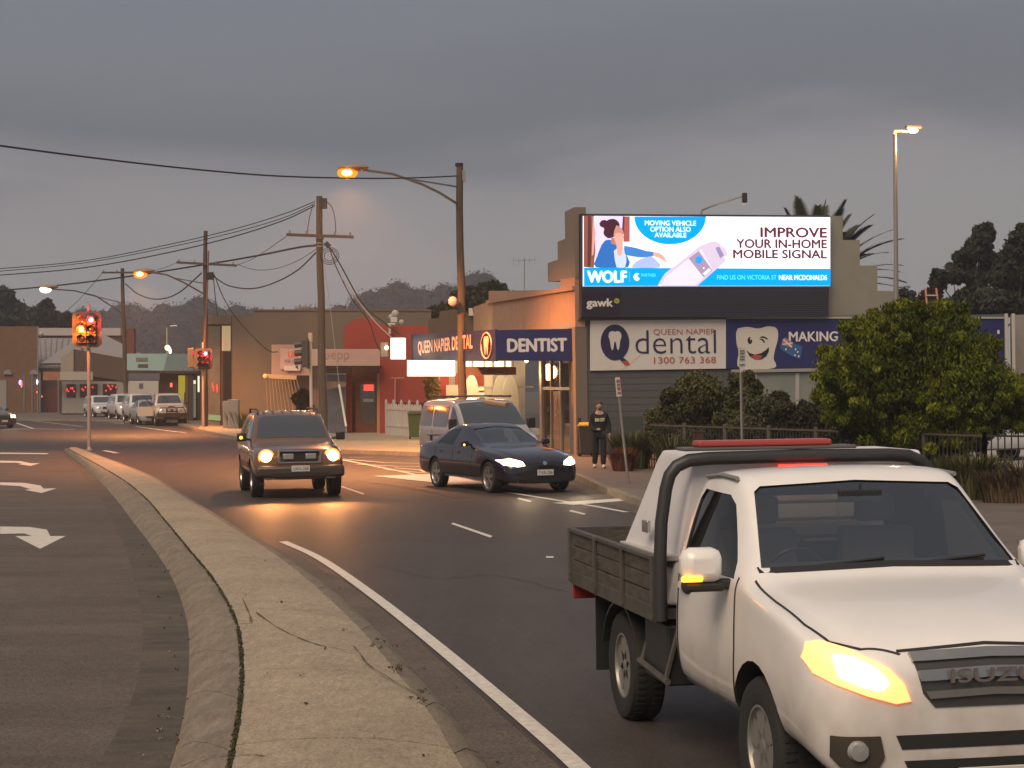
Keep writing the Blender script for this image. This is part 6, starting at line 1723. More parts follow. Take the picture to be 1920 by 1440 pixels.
# steel lamp at the right
LR = root_at('street_light', 'tall steel street light with glowing head above the bushy tree', 'street light', P(1681, 700, 53).x, 53)
b = MB(); b.tube([Vector((P(1681, 700, 53).x, 53, 0)), P(1680, 560, 53), P(1678, 250, 53)], [.085, .075, .05], 12); part(b, 'pole', galv, LR, smooth=True)
b = MB(); b.tube([P(1675, 252, 53), P(1677, 246, 53), P(1690, 245, 53), P(1702, 246, 53)], .05, 8); part(b, 'arm', galv, LR, smooth=True)
q = P(1713, 243, 53); b = MB(); b.box(q.x - .22, q.x + .22, 52.85, 53.15, q.z + .02, q.z + .12); h = part(b, 'lamp_head', galv, LR, bevel=.03)
b = MB(); b.ball((q.x - .02, q.y, q.z - .02), (.15, .12, .09), 12, 8); sub_of(b.build('lamp_glass', E_('yellow_lamp', (1, .50, .20), 5), smooth=True), h)
point('lamp_light', q + Vector((-.1, -.3, -.35)), 120, (1, .48, .20), .15)

# traffic lights
tl_black = mat('signal_black', (.07, .065, .06), rough=.55)
def signal(label, px, ytop, ybase, Y, board, heads, lit, poletop):
    bse = G(px, ybase); Yb = Y
    p0 = P(px, ybase, Y); r = root_at('traffic_light', label, 'traffic light', p0.x, Y, 'traffic lights at the junction')
    b = MB(); b.tube([Vector((p0.x, Y, 0)), P(px - 1, poletop, Y)], .065, 10); part(b, 'pole', mat('signal_pole', (.34, .28, .25), rough=.5), r, smooth=True)
    b = MB(); b.lathe([(.16, 0), (.16, .03), (.09, .06), (.075, .12)], (p0.x, Y, 0), 'Z', 14); part(b, 'base_collar', galv, r)
    x0, y0, x1, y1 = board; a, c = P(x0, y1, Y - .18), P(x1, y0, Y - .18)
    b = MB(); b.prism([(x, Y - .18, z) for x, z in rrect(a.x, a.z, c.x, c.z, (c.x - a.x) * .17)], (0, .03, 0)); bd = part(b, 'backing_board', tl_black, r)
    for hx, rows in heads:
        for i, hy in enumerate(rows):
            q = P(hx, hy, Y - .22); R = .125
            b = MB(); b.box(q.x - .16, q.x + .16, Y - .30, Y - .19, q.z - .155, q.z + .155); hd_ = part(b, 'lamp_housing', tl_black, r, bevel=.02)
            b = MB()   # visor
            for k in range(12):
                a0, a1 = math.radians(-20 + k * 220 / 12), math.radians(-20 + (k + 1) * 220 / 12)
                v = [(q.x + R * 1.15 * math.cos(t), yy, q.z + R * 1.15 * math.sin(t)) for t in (a0, a1) for yy in (Y - .30, Y - .50)]
                b.add([v[0], v[1], v[3], v[2]], [(0, 1, 2, 3)])
            sub_of(b.build('visor', tl_black), hd_)
            key = (hx, i); m_ = lit.get(key, mat('signal_off', (.03, .02, .02), rough=.2))
            b = MB(); b.ball((q.x, Y - .30, q.z), (R, .05, R), 16, 8); sub_of(b.build('lens', m_, smooth=True), hd_)
            if key in lit:
                b = MB(); b.ball((q.x, Y - .33, q.z), (R * .62, .04, R * .62), 12, 8)
                sub_of(b.build('lens_core', E_('amber_core', (1, .8, .4), 14) if 'amber' in m_.name else E_('red_core', (1, .62, .58), 9), smooth=True), hd_)
                col = (1, .20, .01) if 'amber' in m_.name else (1, .04, .03)
                point('signal_glow', (q.x, Y - .72, q.z), 230 if 'amber' in m_.name else 90, col, .1)
    return r
amb = E_('amber_signal', (1, .12, .01), 5); redl = E_('red_signal', (1, .03, .03), 3.5)
s1 = signal('near traffic light on the island tip showing amber and red together', 167, 575, 845, 69.6, (136, 585, 190, 652), [(154, (600, 617.5, 635)), (172, (600, 617.5, 635))], {(154, 1): amb, (172, 0): redl}, 570)
s2 = signal('red traffic light on the far corner by the teal shop', 382, 640, 806, 99, (364, 653, 398, 693), [(376, (662, 673, 684)), (386, (663, 674, 685))], {(386, 0): redl}, 642)
s3x = P(583, 785, 74)
s3 = root_at('traffic_light', 'traffic light seen edge on, on a cream topped white pole', 'traffic light', P(584, 800, 74).x, 74, 'traffic lights at the junction')
b = MB(); b.tube([Vector((P(584, 800, 74).x, 74, 0)), P(582, 640, 74)], .06, 10); part(b, 'pole', mat('white_pole', (.50, .46, .40), rough=.4), s3, smooth=True)
b = MB(); b.tube([P(582, 641, 74), P(582, 624, 74)], .09, 10); part(b, 'pole_cap', mat('cream_cap', (.55, .45, .30), rough=.5), s3, smooth=True)
a, c = P(566, 689, 74), P(577, 637, 74)
b = MB(); b.box(a.x, c.x, 73.9, 74.1, a.z, c.z); part(b, 'lamp_housing', tl_black, s3, bevel=.03)
b = MB(); b.box(c.x - .02, c.x + .02, 73.5, 74.5, a.z - .05, c.z + .05); part(b, 'backing_board', tl_black, s3)
for y in (645, 661, 677):
    q = P(566, y, 74); b = MB(); b.tube([q, q - Vector((.28, 0, .03))], [.12, .13], 10, cap=False); part(b, 'visor', tl_black, s3)
b = MB(); b.beam(P(577, 642, 74), P(582, 642, 74), .05, .05); b.beam(P(577, 684, 74), P(582, 684, 74), .05, .05); part(b, 'bracket', tl_black, s3)
# second signal head facing away on the far corner
b = MB(); q = P(359, 668, 99.6); b.box(q.x - .15, q.x + .2, 99.3, 99.7, P(359, 690, 99).z, P(359, 652, 99).z); part(b, 'side_signal', tl_black, s2, bevel=.04)
b = MB(); q = P(361.5, 662, 99.2); b.ball((q.x, 99.2, q.z), .09, 8, 6); part(b, 'side_lens', E_('dim_red', (1, .04, .10), .9), s2)

# cables
def cable(label, pts, r, sag=0, n=14, m=None):
    if sag:
        a, c = pts; q = [a.lerp(c, i / n) - Vector((0, 0, sag * 4 * (i / n) * (1 - i / n))) for i in range(n + 1)]
    else: q = pts
    b = MB(); b.tube(q, r, 5); o = b.build('cable', m or wire_m, smooth=True)
    return tag(o, label, 'cable', 'overhead cables')
def pxc(label, pts, Y0, Y1, r=.022, m=None):
    n = len(pts); q = [Vector((x, y, 0)) for x, y in pts]
    sm = smooth_poly(q, 6); o = [P(v.x, v.y, Y0 + (Y1 - Y0) * i / (len(sm) - 1)) for i, v in enumerate(sm)]
    return cable(label, o, r, m=m)
pxc('long black cable from the left edge to the top of the lamp pole', [(-40, 268), (150, 293), (330, 314), (500, 329), (650, 334), (760, 334), (858, 330)], 40, 62, .022)
pxc('upper cable of the trio reaching the top of the tall pole', [(-40, 507), (150, 490), (300, 462), (430, 432), (530, 402), (590, 378)], 95, 79, .02)
pxc('middle cable of the trio reaching the top of the tall pole', [(-40, 512), (150, 494), (300, 467), (430, 438), (530, 409), (590, 382)], 95, 79, .018)
pxc('lower cable of the trio reaching the top of the tall pole', [(-40, 519), (150, 503), (300, 477), (430, 446), (530, 414), (590, 386)], 95, 79, .026)
pxc('thick black cable crossing all three power poles low down', [(-40, 548), (100, 536), (230, 520), (385, 496), (480, 480), (560, 464), (594, 460)], 140, 79, .05)
pxc('deep sagging cable between the two right hand power poles', [(400, 518), (430, 536), (475, 541), (520, 528), (560, 505), (592, 474)], 101.5, 79, .032)
pxc('sagging cable between the second and third power poles', [(235, 532), (262, 553), (298, 561), (335, 549), (378, 512)], 130, 101.5, .038)
pxc('thin cable rising from the second pole to the tall pole crossarm', [(443, 498), (480, 482), (536, 444)], 101.5, 79, .014)
pxc('thin slack cable pair below the tall pole crossarm', [(445, 496), (480, 506), (520, 503), (560, 488), (592, 468)], 101.5, 79, .014)
pxc('thin cable from the tall pole box down to its crossarm', [(610, 376), (622, 388), (628, 410), (630, 436)], 78.8, 78.8, .018)
pxc('short tie cable left of the tall pole', [(587, 384), (580, 410), (576, 438)], 78.8, 78.8, .016)
pxc('drooping cable dropping from the tall pole to the meter box', [(616, 460), (630, 500), (660, 560), (690, 600), (708, 650), (722, 660)], 79, 76, .024)
pxc('black service cable running down to the clinic parapet', [(620, 466), (640, 500), (680, 570), (720, 605), (750, 628)], 79, 72, .03)
pxc('pale service cable from the tall pole to the glowing sign box', [(640, 520), (672, 565), (705, 605), (733, 632)], 78, 72, .026, mat('cable_pale', (.40, .30, .26), rough=.5))
pxc('service cable falling from the second pole to the lease board', [(402, 515), (420, 560), (450, 605), (500, 655), (522, 660)], 101.5, 101.5, .026)
pxc('short service cable falling from the second pole to the office roof', [(400, 518), (404, 560), (408, 592)], 101.5, 103, .024)
pxc('fine cable left of the third pole going down to the old shops', [(191, 513), (150, 560), (106, 600)], 130, 160, .02)
pxc('fine cable from the third pole crossarm up to the second pole arm', [(262, 512), (300, 505), (333, 492)], 130, 101.5, .014)
pxc('stay wire above the guy sleeve beside the tall pole', [(604, 470), (611, 520), (622, 600), (636, 722)], 78.9, 76, .012, mat('stay_grey', (.3, .28, .25), rough=.5))
g_ = thing('guy_sleeve', 'white protective sleeve on the slanting stay wire by the red shop', 'stay wire', G(653, 828))
b = MB(); b.tube([P(636, 722, 76), P(649, 800, 74.5)], .045, 8); part(b, 'sleeve', mat('sleeve_white', (.62, .58, .50), rough=.4), g_, smooth=True)
b = MB(); b.tube([P(649, 800, 74.5), P(653, 832, 73)], .02, 6); part(b, 'anchor_rod', galv, g_)

# antennas, dishes
def antenna(label, px, y0, y1, Y, w, bars=5):
    r = root_at('antenna', label, 'antenna', P(px, y0, Y).x, Y, 'rooftop antennas'); r.location.z = P(px, y0, Y).z
    b = MB(); b.tube([P(px, y0, Y), P(px, y1, Y)], .025, 6); part(b, 'mast', galv, r)
    b = MB(); a, c = P(px - w, y1 + 4, Y), P(px + w, y1 + 2, Y); b.tube([a, c], .015, 5)
    for i in range(bars):
        q = a.lerp(c, i / (bars - 1)); b.tube([q + Vector((0, -.4, .02)), q + Vector((0, .4, .02))], .01, 4); b.tube([q - Vector((0, 0, .18)), q + Vector((0, 0, .14))], .01, 4)
    part(b, 'elements', galv, r)
antenna('television antenna on a thin mast above the clinic roof', 983, 552, 485, 90, 20)
antenna('thin television antenna over the brown parapet trees', 797, 600, 533, 110, 7, 3)
for (px, py, Y, R, lab) in ((849, 565, 61.6, .16, 'round white floodlight head clamped to the lamp pole'),):
    q = P(px, py, Y); t = thing('pole_flood_lamp', lab, 'lamp', q); b = MB(); b.ball(q, (R * .95, R * .7, R), 14, 10); part(b, 'lamp_head', mat('dish_white', (.60, .48, .40), rough=.5), t, smooth=True)
    b = MB(); b.beam(q, P(862, py + 2, 61.9), .05, .05); part(b, 'bracket', galv, t)
for (px, py, R, lab) in ((741, 588, 7, 'pair of white rooftop dishes on a stand, upper dish'), (733, 594, 5, 'smaller dish tilted left behind the rooftop stand'), (753, 604, 5, 'low white dome on the red shop roof')):
    q = P(px, py, 88); rr = R * 88 / 3600; t = thing('satellite_dish', lab, 'dish', q, 0, 'white dishes on the red shop roof')
    b = MB(); b.ball(q, (rr, rr * .4, rr), 14, 8); part(b, 'dish', mat('dish_grey', (.42, .40, .36), rough=.5), t, smooth=True)
    b = MB(); b.tube([q, q - Vector((0, 0, .6))], .04, 6); part(b, 'stand', galv, t)
b = MB(); q = P(739, 600, 87.5); b.box(q.x - .15, q.x + .15, 87.3, 87.6, q.z - .12, q.z + .12); tag(b.build('rooftop_box', panel_w, bevel=.02), 'small white box under the rooftop dishes', 'box')

# bins, cabinets, posts, picket fence
def bin_(label, px, py, Y, w, h, body, lid):
    q = Vector((P(px, py, Y).x, Y, .125)); r = thing('wheelie_bin', label, 'bin', q)
    b = MB(); k = .82
    b.v = [(s_ * w / 2 * f, t_ * w * .55 * f, z) for z, f in ((.08, k), (h * .9, 1)) for s_, t_ in ((-1, -1), (1, -1), (1, 1), (-1, 1))]
    b.f = [(3, 2, 1, 0), (4, 5, 6, 7), (0, 1, 5, 4), (1, 2, 6, 5), (2, 3, 7, 6), (3, 0, 4, 7)]; b.m = [0] * 6
    b.build('bin_body', body, r, bevel=.03)
    b = MB(); b.box(-w * .55, w * .55, -w * .62, w * .62, h * .9, h * .94); b.prism([(-w * .5, -w * .58, h * .94), (w * .5, -w * .58, h * .94), (w * .45, w * .5, h), (-w * .45, w * .5, h)], (0, 0, .01)); b.build('lid', lid, r, bevel=.012)
    for sx in (-1, 1):
        b = MB(); b.lathe([(.10, -.03), (.10, .03)], (sx * w * .42, w * .45, .10), 'X', 12); b.build('wheel', black_m, r)
    return r
bin_('dark green wheelie bin at the end of the white picket fence', 780, 828, 74.5, .58, 1.08, mat('bin_green', (.045, .075, .025), rough=.6), mat('bin_green_lid', (.06, .09, .03), rough=.6))
bin_('black wheelie bin with yellow lid behind the walking person', 1099, 862, 55.5, .42, .98, mat('bin_black', (.03, .03, .028), rough=.6), mat('bin_yellow', (.45, .33, .04), rough=.5))
q = P(1087, 860, 55.9); b = MB(); b.box(q.x - .05, q.x + .05, 55.85, 55.95, .12, P(1087, 783, 55.9).z); tag(b.build('bollard', black_m, bevel=.01), 'square black post at the grey wall corner beside the bins', 'post')
cabm = mat('cabinet_grey', (.26, .25, .23), rough=.6, var=.05)
for i, (x0, x1, y0, y1, Y, lab) in enumerate(((418, 428, 752, 805, 97, 'shorter grey utility cabinet on the far corner'), (427, 447, 749, 806, 95.5, 'wider grey utility cabinet on the far corner'))):
    a, c = P(x0, y1, Y), P(x1, y0, Y); r = root_at('utility_cabinet', lab, 'cabinet', (a.x + c.x) / 2, Y, 'utility cabinets')
    b = MB(); b.box(a.x, c.x, Y, Y + .4, 0, c.z); part(b, 'cabinet_body', cabm, r, bevel=.02)
    b = MB(); b.box(a.x + .04, c.x - .04, Y - .012, Y, .12, c.z - .08); part(b, 'door', cabm, r, bevel=.006)
pf = root_at('picket_fence', 'short white picket fence beside the red shop wall', 'fence', P(750, 820, 79).x, 79)
pw_ = mat('picket_white', (.58, .52, .46), rough=.6, var=.05)
pA, pB = P(724, 815, 82), P(788, 828, 76.5); pA.z = pB.z = .12
for i in range(14):
    q = pA.lerp(pB, i / 13); d = (pB - pA).normalized(); b = MB(); n_ = Vector((-d.y, d.x, 0))
    H_ = 1.32 if i % 3 else 1.5
    b.prism([q - d * .17, q + d * .17, q + d * .17 + UP * (H_ - .1), q + UP * H_, q - d * .17 + UP * (H_ - .1)], n_ * .03); part(b, 'picket', pw_, pf)
b = MB()
for z in (.4, 1.1): b.beam(pA + UP * z, pB + UP * z, .04, .08)
part(b, 'rail', pw_, pf)
def sign_post(label, xt, yt, xb, yb, Y, plate_, m_p, lines=True, group=None):
    ba, tt = P(xb, yb, Y), P(xt, yt, Y); ba.z = .125 if ba.z < .3 else ba.z
    r = thing('sign_post', label, 'sign', (ba.x, Y, .0), 0, group)
    b = MB(); b.tube([ba - UP * .12, tt], .03, 8); part(b, 'post', galv, r, smooth=True)
    x0, y0, x1, y1, x2, y2, x3, y3 = plate_
    b = MB(); b.prism([P(x0, y0, Y - .05), P(x1, y1, Y - .05), P(x2, y2, Y - .05), P(x3, y3, Y - .05)], (0, .012, 0)); pl = part(b, 'sign_plate', m_p, r)
    return r, pl
r, pl = sign_post('slim parking sign on a leaning post near the kerb', 1157, 707, 1179, 922, 41, (1153, 708, 1162, 707, 1166, 743, 1156, 744), mat('sign_pink', (.52, .46, .44), rough=.4))
for i, y in enumerate((714, 721, 728, 736)):
    b = MB(); a = P(1155.5 + i * .8, y, 40.93); b.beam(a, a + Vector((.07, 0, .0)), .004, .035 if i % 2 else .05); sub_of(b.build('print', mat('print_red', (.30, .08, .08), rough=.5)), pl)
r, pl = sign_post('tall narrow white sign on a pole rising between the shrubs', 1388, 652, 1392, 850, 40, (1384, 654, 1398, 652, 1399, 686, 1388, 700), mat('sign_white', (.50, .49, .45), rough=.4))
for i, y in enumerate((658, 663, 669, 674, 684)):
    b = MB(); a = P(1387, y, 39.93); b.beam(a, a + Vector((.10, 0, .01)), .004, .022); sub_of(b.build('print', mat('print_green', (.10, .12, .10), rough=.5)), pl)
# ladder on the roof behind the tree
la = root_at('ladder', 'orange topped ladder leaning on the roof behind the bushy tree', 'ladder', P(1748, 570, 62).x, 62); la.location.z = P(1748, 576, 62).z
for x0, x1 in ((1735, 1740), (1755, 1763)):
    b = MB(); b.beam(P(x0, 541, 62), P(x1, 600, 61.5), .05, .07); part(b, 'stile', mat('ladder_orange', (.40, .16, .10), rough=.5), la)
for k in (.22, .50, .78):
    b = MB(); b.tube([P(1735 + 5 * k, 541 + 59 * k, 61.8), P(1755 + 8 * k, 541 + 59 * k, 61.8)], .022, 6); part(b, 'rung', mat('rung_pale', (.5, .45, .4), rough=.4), la)
# small rod on the far wall roof and lamp in the distance
b = MB(); b.tube([P(1676, 540, 75), P(1703, 537, 75)], .02, 5); b.ball(P(1704, 537, 75), .07, 8, 6); tag(b.build('weather_vane', mat('rod_pale', (.4, .4, .4), rough=.5)), 'thin horizontal rod with small knob right of the stepped parapet', 'rod')
dlp = root_at('street_light', 'distant pale street light against the dark hillside', 'street light', P(313, 660, 240).x, 240)
b = MB(); b.tube([Vector((P(314, 660, 240).x, 240, 0)), P(313, 614, 240)], [.14, .12], 8); part(b, 'pole', mat('pole_pale', (.45, .42, .30), rough=.5), dlp)
b = MB(); b.tube([P(319, 612, 240), P(332, 611, 240)], .10, 6); part(b, 'lamp_arm', galv, dlp)
b = MB(); q = P(316, 655, 200); b.ball(P(314, 652, 200), .28, 10, 8); b.ball(P(319, 658, 200), (.14, .14, .35), 8, 6); tag(b.build('far_lamp', E_('far_lamp', (1, .75, .5), 3)), 'small cluster of white lights above the teal roof', 'lamp')
b = MB(); q = P(77, 627, 168); 
tag(b.ball(q, .22, 12, 8) and b.build('roof_dish', mat('dish_old', (.40, .36, .33), rough=.6), smooth=True), 'round pale dish above the gabled shop roof', 'dish')
b = MB(); b.tube([P(71, 775, 150), P(71, 612, 150)], .05, 5); tag(b.build('thin_mast', galv), 'thin grey mast in front of the gabled shop', 'mast')

# dark palisade fence on the right
fn = thing('palisade_fence', 'long dark metal picket fence in front of the shrubs and car park', 'fence', (6, 42, 0))
fmet = mat('fence_black', (.022, .020, .018), rough=.6); frail = mat('fence_rail', (.10, .08, .06), rough=.6)
FP = [Vector((3.35, 48, .1)), Vector((8.85, 36, .1)), Vector((11.2, 34.4, .1))]
pk = MB(); pk.box(-.011, .011, -.011, .011, .0, 1.16); pkm = pk.mesh('picket', fmet)
for (a, c), nper in (((FP[0], FP[1]), 7), ((FP[1], FP[2]), 1)):
    L_ = (c - a).length; n_ = int(L_ / .125)
    for i in range(n_):
        q = a.lerp(c, i / n_); o = bpy.data.objects.new('picket', pkm); COL.link(o); o.parent = fn; o.location = q - fn.location
        if nper == 1: o.scale.z = 1.04
    for z, m_ in ((1.10, frail if nper > 1 else fmet), (.25, fmet)):
        b = MB(); b.beam(a + UP * z, c + UP * z, .035, .035); part(b, 'rail', m_, fn)
    for i in range(nper + 1):
        q = a.lerp(c, i / nper); b = MB(); b.box(q.x - .035, q.x + .035, q.y - .035, q.y + .035, 0, 1.28); part(b, 'post', frail, fn)
b = MB(); q = P(1310, 830, 46); b.box(q.x - .12, q.x + .12, 45.9, 46.1, 0, P(1310, 810, 46).z); b.box(q.x - .14, q.x + .14, 45.88, 46.12, P(1310, 810, 46).z, P(1310, 808, 46).z); tag(b.build('timber_post', mat('rust_post', (.13, .055, .03), rough=.9), bevel=.01), 'short rusty brown post behind the palisade fence', 'post')
b = MB(); a, c = P(1162, 784, 54), P(1206, 784, 54); b.box(a.x, c.x, 54, 54.1, .1, a.z + .05); tag(b.build('panel_fence', mat('fence_green', (.04, .05, .045), rough=.8)), 'low dark green panel fence against the grey wall', 'fence')
# car park ground and kerbs behind the fence
sheet('car_park', [(9.4, 38), (40, 30), (40, 58), (9, 56)], .13, mat('car_park_concrete', (.33, .32, .31), rough=.8, var=.08))
sheet('garden_bed', [(2.7, 49), (3.4, 47), (8.6, 35), (13, 33.4), (13, 37), (9.4, 38), (9, 56), (3, 56)], .128, soil)

# ================================================================== people
skin_m = mat('skin', (.42, .26, .19), rough=.6)
cloth_m = mat('black_cloth', (.014, .013, .018), rough=.9)
shoe_m = mat('shoe_white', (.55, .52, .50), rough=.6)
def skin_mesh(name, verts, edges, rad, m, parent, lev=2, rootv=0):
    me = bpy.data.meshes.new(name); me.from_pydata(verts, edges, [])
    o = bpy.data.objects.new('tmp', me); COL.link(o)
    o.modifiers.new('k', 'SKIN'); 
    for i, r in enumerate(rad): me.skin_vertices[0].data[i].radius = (r if isinstance(r, tuple) else (r, r)); me.skin_vertices[0].data[i].use_root = (i == rootv)
    s_ = o.modifiers.new('s', 'SUBSURF'); s_.levels = lev; s_.render_levels = lev
    dg = bpy.context.evaluated_depsgraph_get(); r_ = bpy.data.meshes.new_from_object(o.evaluated_get(dg)); bpy.data.objects.remove(o)
    r_.materials.clear(); r_.materials.append(m); r_.name = name
    r_.polygons.foreach_set('use_smooth', [True] * len(r_.polygons))
    q = bpy.data.objects.new(name, r_); COL.link(q); q.parent = parent
    return q
pb = G(1125, 878, .125)
man = thing('person', 'young person in a black hoodie and black trousers walking past the bins', 'person', (pb.x, pb.y, .125), math.radians(0))
man.scale = (.97,) * 3
# local frame: x right in view, -y to the viewer; stride towards lower right
V = [(0, 0, .92), (0, 0, 1.10), (0, 0, 1.28), (0, -.01, 1.42), (0, -.02, 1.50), (0, -.03, 1.60), (0, -.03, 1.68),
     (-.09, 0, .88), (-.10, .08, .50), (-.13, .20, .10), (-.13, .10, .03),
     (.09, 0, .88), (.09, -.10, .48), (.08, -.16, .09), (.09, -.27, .03),
     (-.17, 0, 1.38), (-.23, .02, 1.12), (-.15, -.14, .98), (-.03, -.20, 1.02),
     (.17, 0, 1.38), (.24, .03, 1.12), (.25, -.06, .88), (.25, -.09, .80)]
Ed = [(0, 1), (1, 2), (2, 3), (3, 4), (4, 5), (5, 6), (0, 7), (7, 8), (8, 9), (9, 10), (0, 11), (11, 12), (12, 13), (13, 14), (3, 15), (15, 16), (16, 17), (17, 18), (3, 19), (19, 20), (20, 21), (21, 22)]
Rd = [(.13, .09), (.13, .09), (.14, .09), (.10, .07), .05, .075, .06, .08, .055, .04, .035, .08, .055, .04, .035, .05, .042, .035, .03, .05, .042, .035, .03]
skin_mesh('body', V, Ed, Rd, skin_m, man)
hv = [(0, 0, .86), (0, 0, 1.0), (0, 0, 1.2), (0, 0, 1.38), (0, .02, 1.48), V[15], V[16], V[17], (-.06, -.19, 1.01), V[19], V[20], V[21]]
skin_mesh('hoodie', hv, [(0, 1), (1, 2), (2, 3), (3, 4), (3, 5), (5, 6), (6, 7), (7, 8), (3, 9), (9, 10), (10, 11)], [(.17, .13), (.175, .135), (.185, .13), (.15, .11), (.085, .085), .075, .072, .062, .05, .075, .072, .058], cloth_m, man)
tv = [(0, 0, .92), V[7], V[8], (-.13, .20, .09), V[11], V[12], (.08, -.16, .08)]
skin_mesh('trousers', tv, [(0, 1), (1, 2), (2, 3), (0, 4), (4, 5), (5, 6)], [(.155, .12), .10, .085, .075, .10, .085, .075], cloth_m, man)
for x, y in ((-.13, .16), (.09, -.24)):
    b = MB(); b.ball((x, y, .05), (.05, .13, .055), 12, 8); b.build('shoe', shoe_m, man, smooth=True)
b = MB(); b.ball((0, -.015, 1.665), (.085, .10, .085), 14, 10); b.build('hair', mat('hair_brown', (.06, .035, .025), rough=.8), man, smooth=True)
b = MB(); b.ball((0, -.045, 1.60), (.072, .085, .105), 16, 12); b.ball((0, -.135, 1.60), (.012, .02, .018), 8, 6); b.ball((-.075, -.03, 1.60), (.012, .02, .03), 8, 6); b.ball((.075, -.03, 1.60), (.012, .02, .03), 8, 6); b.build('face', skin_m, man, smooth=True)
for x in (-.028, .028):
    b = MB(); b.ball((x, -.125, 1.625), (.012, .006, .007), 8, 6); b.build('eye', mat('eye_dark', (.03, .02, .02), rough=.4), man)
b = MB(); b.box(-.022, .022, -.131, -.124, 1.553, 1.559); b.build('mouth', MATS['eye_dark'], man)
text_fit('BAD CITY', 'lettering', mat('print_cream', (.55, .55, .35), rough=.7), (man.location.x + .005, man.location.y - .150, .125 + 1.255), (1, 0, 0), UP, .24, .085, man, .04)
bpy.context.scene.objects['hoodie'].data.update()
b = MB(); b.ball((-.02, -.215, 1.01), (.035, .03, .035), 10, 8); b.ball((.25, -.10, .79), (.032, .035, .05), 10, 8)
for i in range(4): b.tube([(.235 + .012 * i, -.11, .77), (.235 + .012 * i, -.125, .735), (.235 + .012 * i, -.12, .71)], .008, 5); b.tube([(-.035 + .012 * i, -.235, 1.01), (-.03 + .012 * i, -.25, .995)], .008, 5)
b.build('hands', skin_m, man, smooth=True)
# seated driver in the sedan
dv = thing('person', 'dark clothed driver seated at the open window of the navy sedan', 'person', sed.root.location, sed.root.rotation_euler.z)
skin_mesh('body', [(.85, -.36, .70), (.78, -.36, .95), (.80, -.36, 1.06), (.82, -.36, 1.17), (.82, -.54, 1.02), (1.05, -.56, .86), (1.3, -.5, .92), (.82, -.18, 1.02), (1.1, -.2, .86)],
          [(0, 1), (1, 2), (2, 3), (1, 4), (4, 5), (5, 6), (1, 7), (7, 8)], [(.15, .11), (.15, .1), .05, .085, .06, .05, .035, .06, .045], mat('driver_cloth', (.05, .035, .03), rough=.9), dv)
b = MB(); b.ball((.84, -.36, 1.19), (.085, .075, .10), 12, 8); b.build('head', skin_m, dv, smooth=True)

# ================================================================== planting
def greens(pref, cols): return [leaf_mat('%s_%d' % (pref, i), c) for i, c in enumerate(cols)]
bark = mat('bark', (.075, .055, .04), rough=.95, var=.3, vs=6, bump=.5, bs=20)
olive = greens('olive', [(.026, .032, .003), (.055, .068, .005), (.088, .106, .008), (.130, .150, .012), (.18, .195, .02)])
dusk = greens('dusk_green', [(.022, .022, .012), (.04, .04, .02), (.06, .06, .032), (.085, .085, .05)])
farg = greens('far_green', [(.012, .014, .010), (.022, .024, .018), (.032, .034, .026)])
def tree(label, base, trunk_h, r0, crown_name, blobs, n, size, mats, name='tree', cat='tree', group=None, limbs=7, **k):
    r = thing(name, label, cat, base, 0, group)
    b = MB(); base = Vector(base)
    top = base + Vector((.1, 0, trunk_h))
    b.tube([base - base, Vector((.05, .02, trunk_h * .5)), top - base], [r0, r0 * .8, r0 * .6], 10)
    for i, bl in enumerate(sorted(blobs, key=lambda q: -q[3])[:limbs]):
        c = Vector(bl[:3]) - base; a = Vector((.05, 0, trunk_h * random.uniform(.6, 1)))
        mid = a.lerp(c, .5) + Vector((random.uniform(-.1, .1), random.uniform(-.1, .1), .1))
        b.tube([a, mid, c], [r0 * .42, r0 * .25, r0 * .08], 7)
    b.build('trunk', bark, r, smooth=True)
    bl2 = [(q[0] - base.x, q[1] - base.y, q[2] - base.z, *q[3:]) for q in blobs]
    leaf_cloud(crown_name, bl2, n, size, mats, r, **k)
    return r
# the big bushy tree right of centre
def clump(cx, cy, Y, rx, ry, rd):
    q = P(cx, cy, Y); s_ = Y / FPX
    return (q.x, q.y, q.z, rx * s_, rd, ry * s_)
bl = []
outline = [(1585, 700, 55, 55), (1640, 640, 60, 50), (1700, 615, 55, 42), (1765, 612, 60, 42), (1822, 668, 50, 46), (1868, 728, 46, 46), (1610, 765, 58, 50), (1680, 710, 90, 75), (1780, 710, 95, 80),
           (1855, 770, 60, 48), (1720, 790, 80, 50), (1790, 800, 70, 42), (1650, 810, 55, 36), (1720, 660, 90, 60), (1920, 760, 45, 50), (1570, 745, 34, 42)]
for x, y, rx, ry in outline:
    bl.append(clump(x, y, 38.6 + random.uniform(-.3, .5), rx, ry, min(1.2, rx * .0125)))
for _ in range(300):
    x, y, rx, ry = random.choice(outline); a = random.uniform(0, 6.28); k = random.uniform(.75, 1.08)
    s_ = random.uniform(7, 18)
    bl.append(clump(x + rx * k * math.cos(a), y + ry * k * math.sin(a), 38.6 + random.uniform(-1.4, .6), s_, s_ * .8, s_ * .011))
bs = Vector((P(1735, 800, 38.8).x, 38.9, .1))
tree('large rounded olive green tree behind the palisade fence', bs, 1.0, .13, 'crown', bl, 150000, .033, olive, elong=2.8, droop=.9, shell=.5)
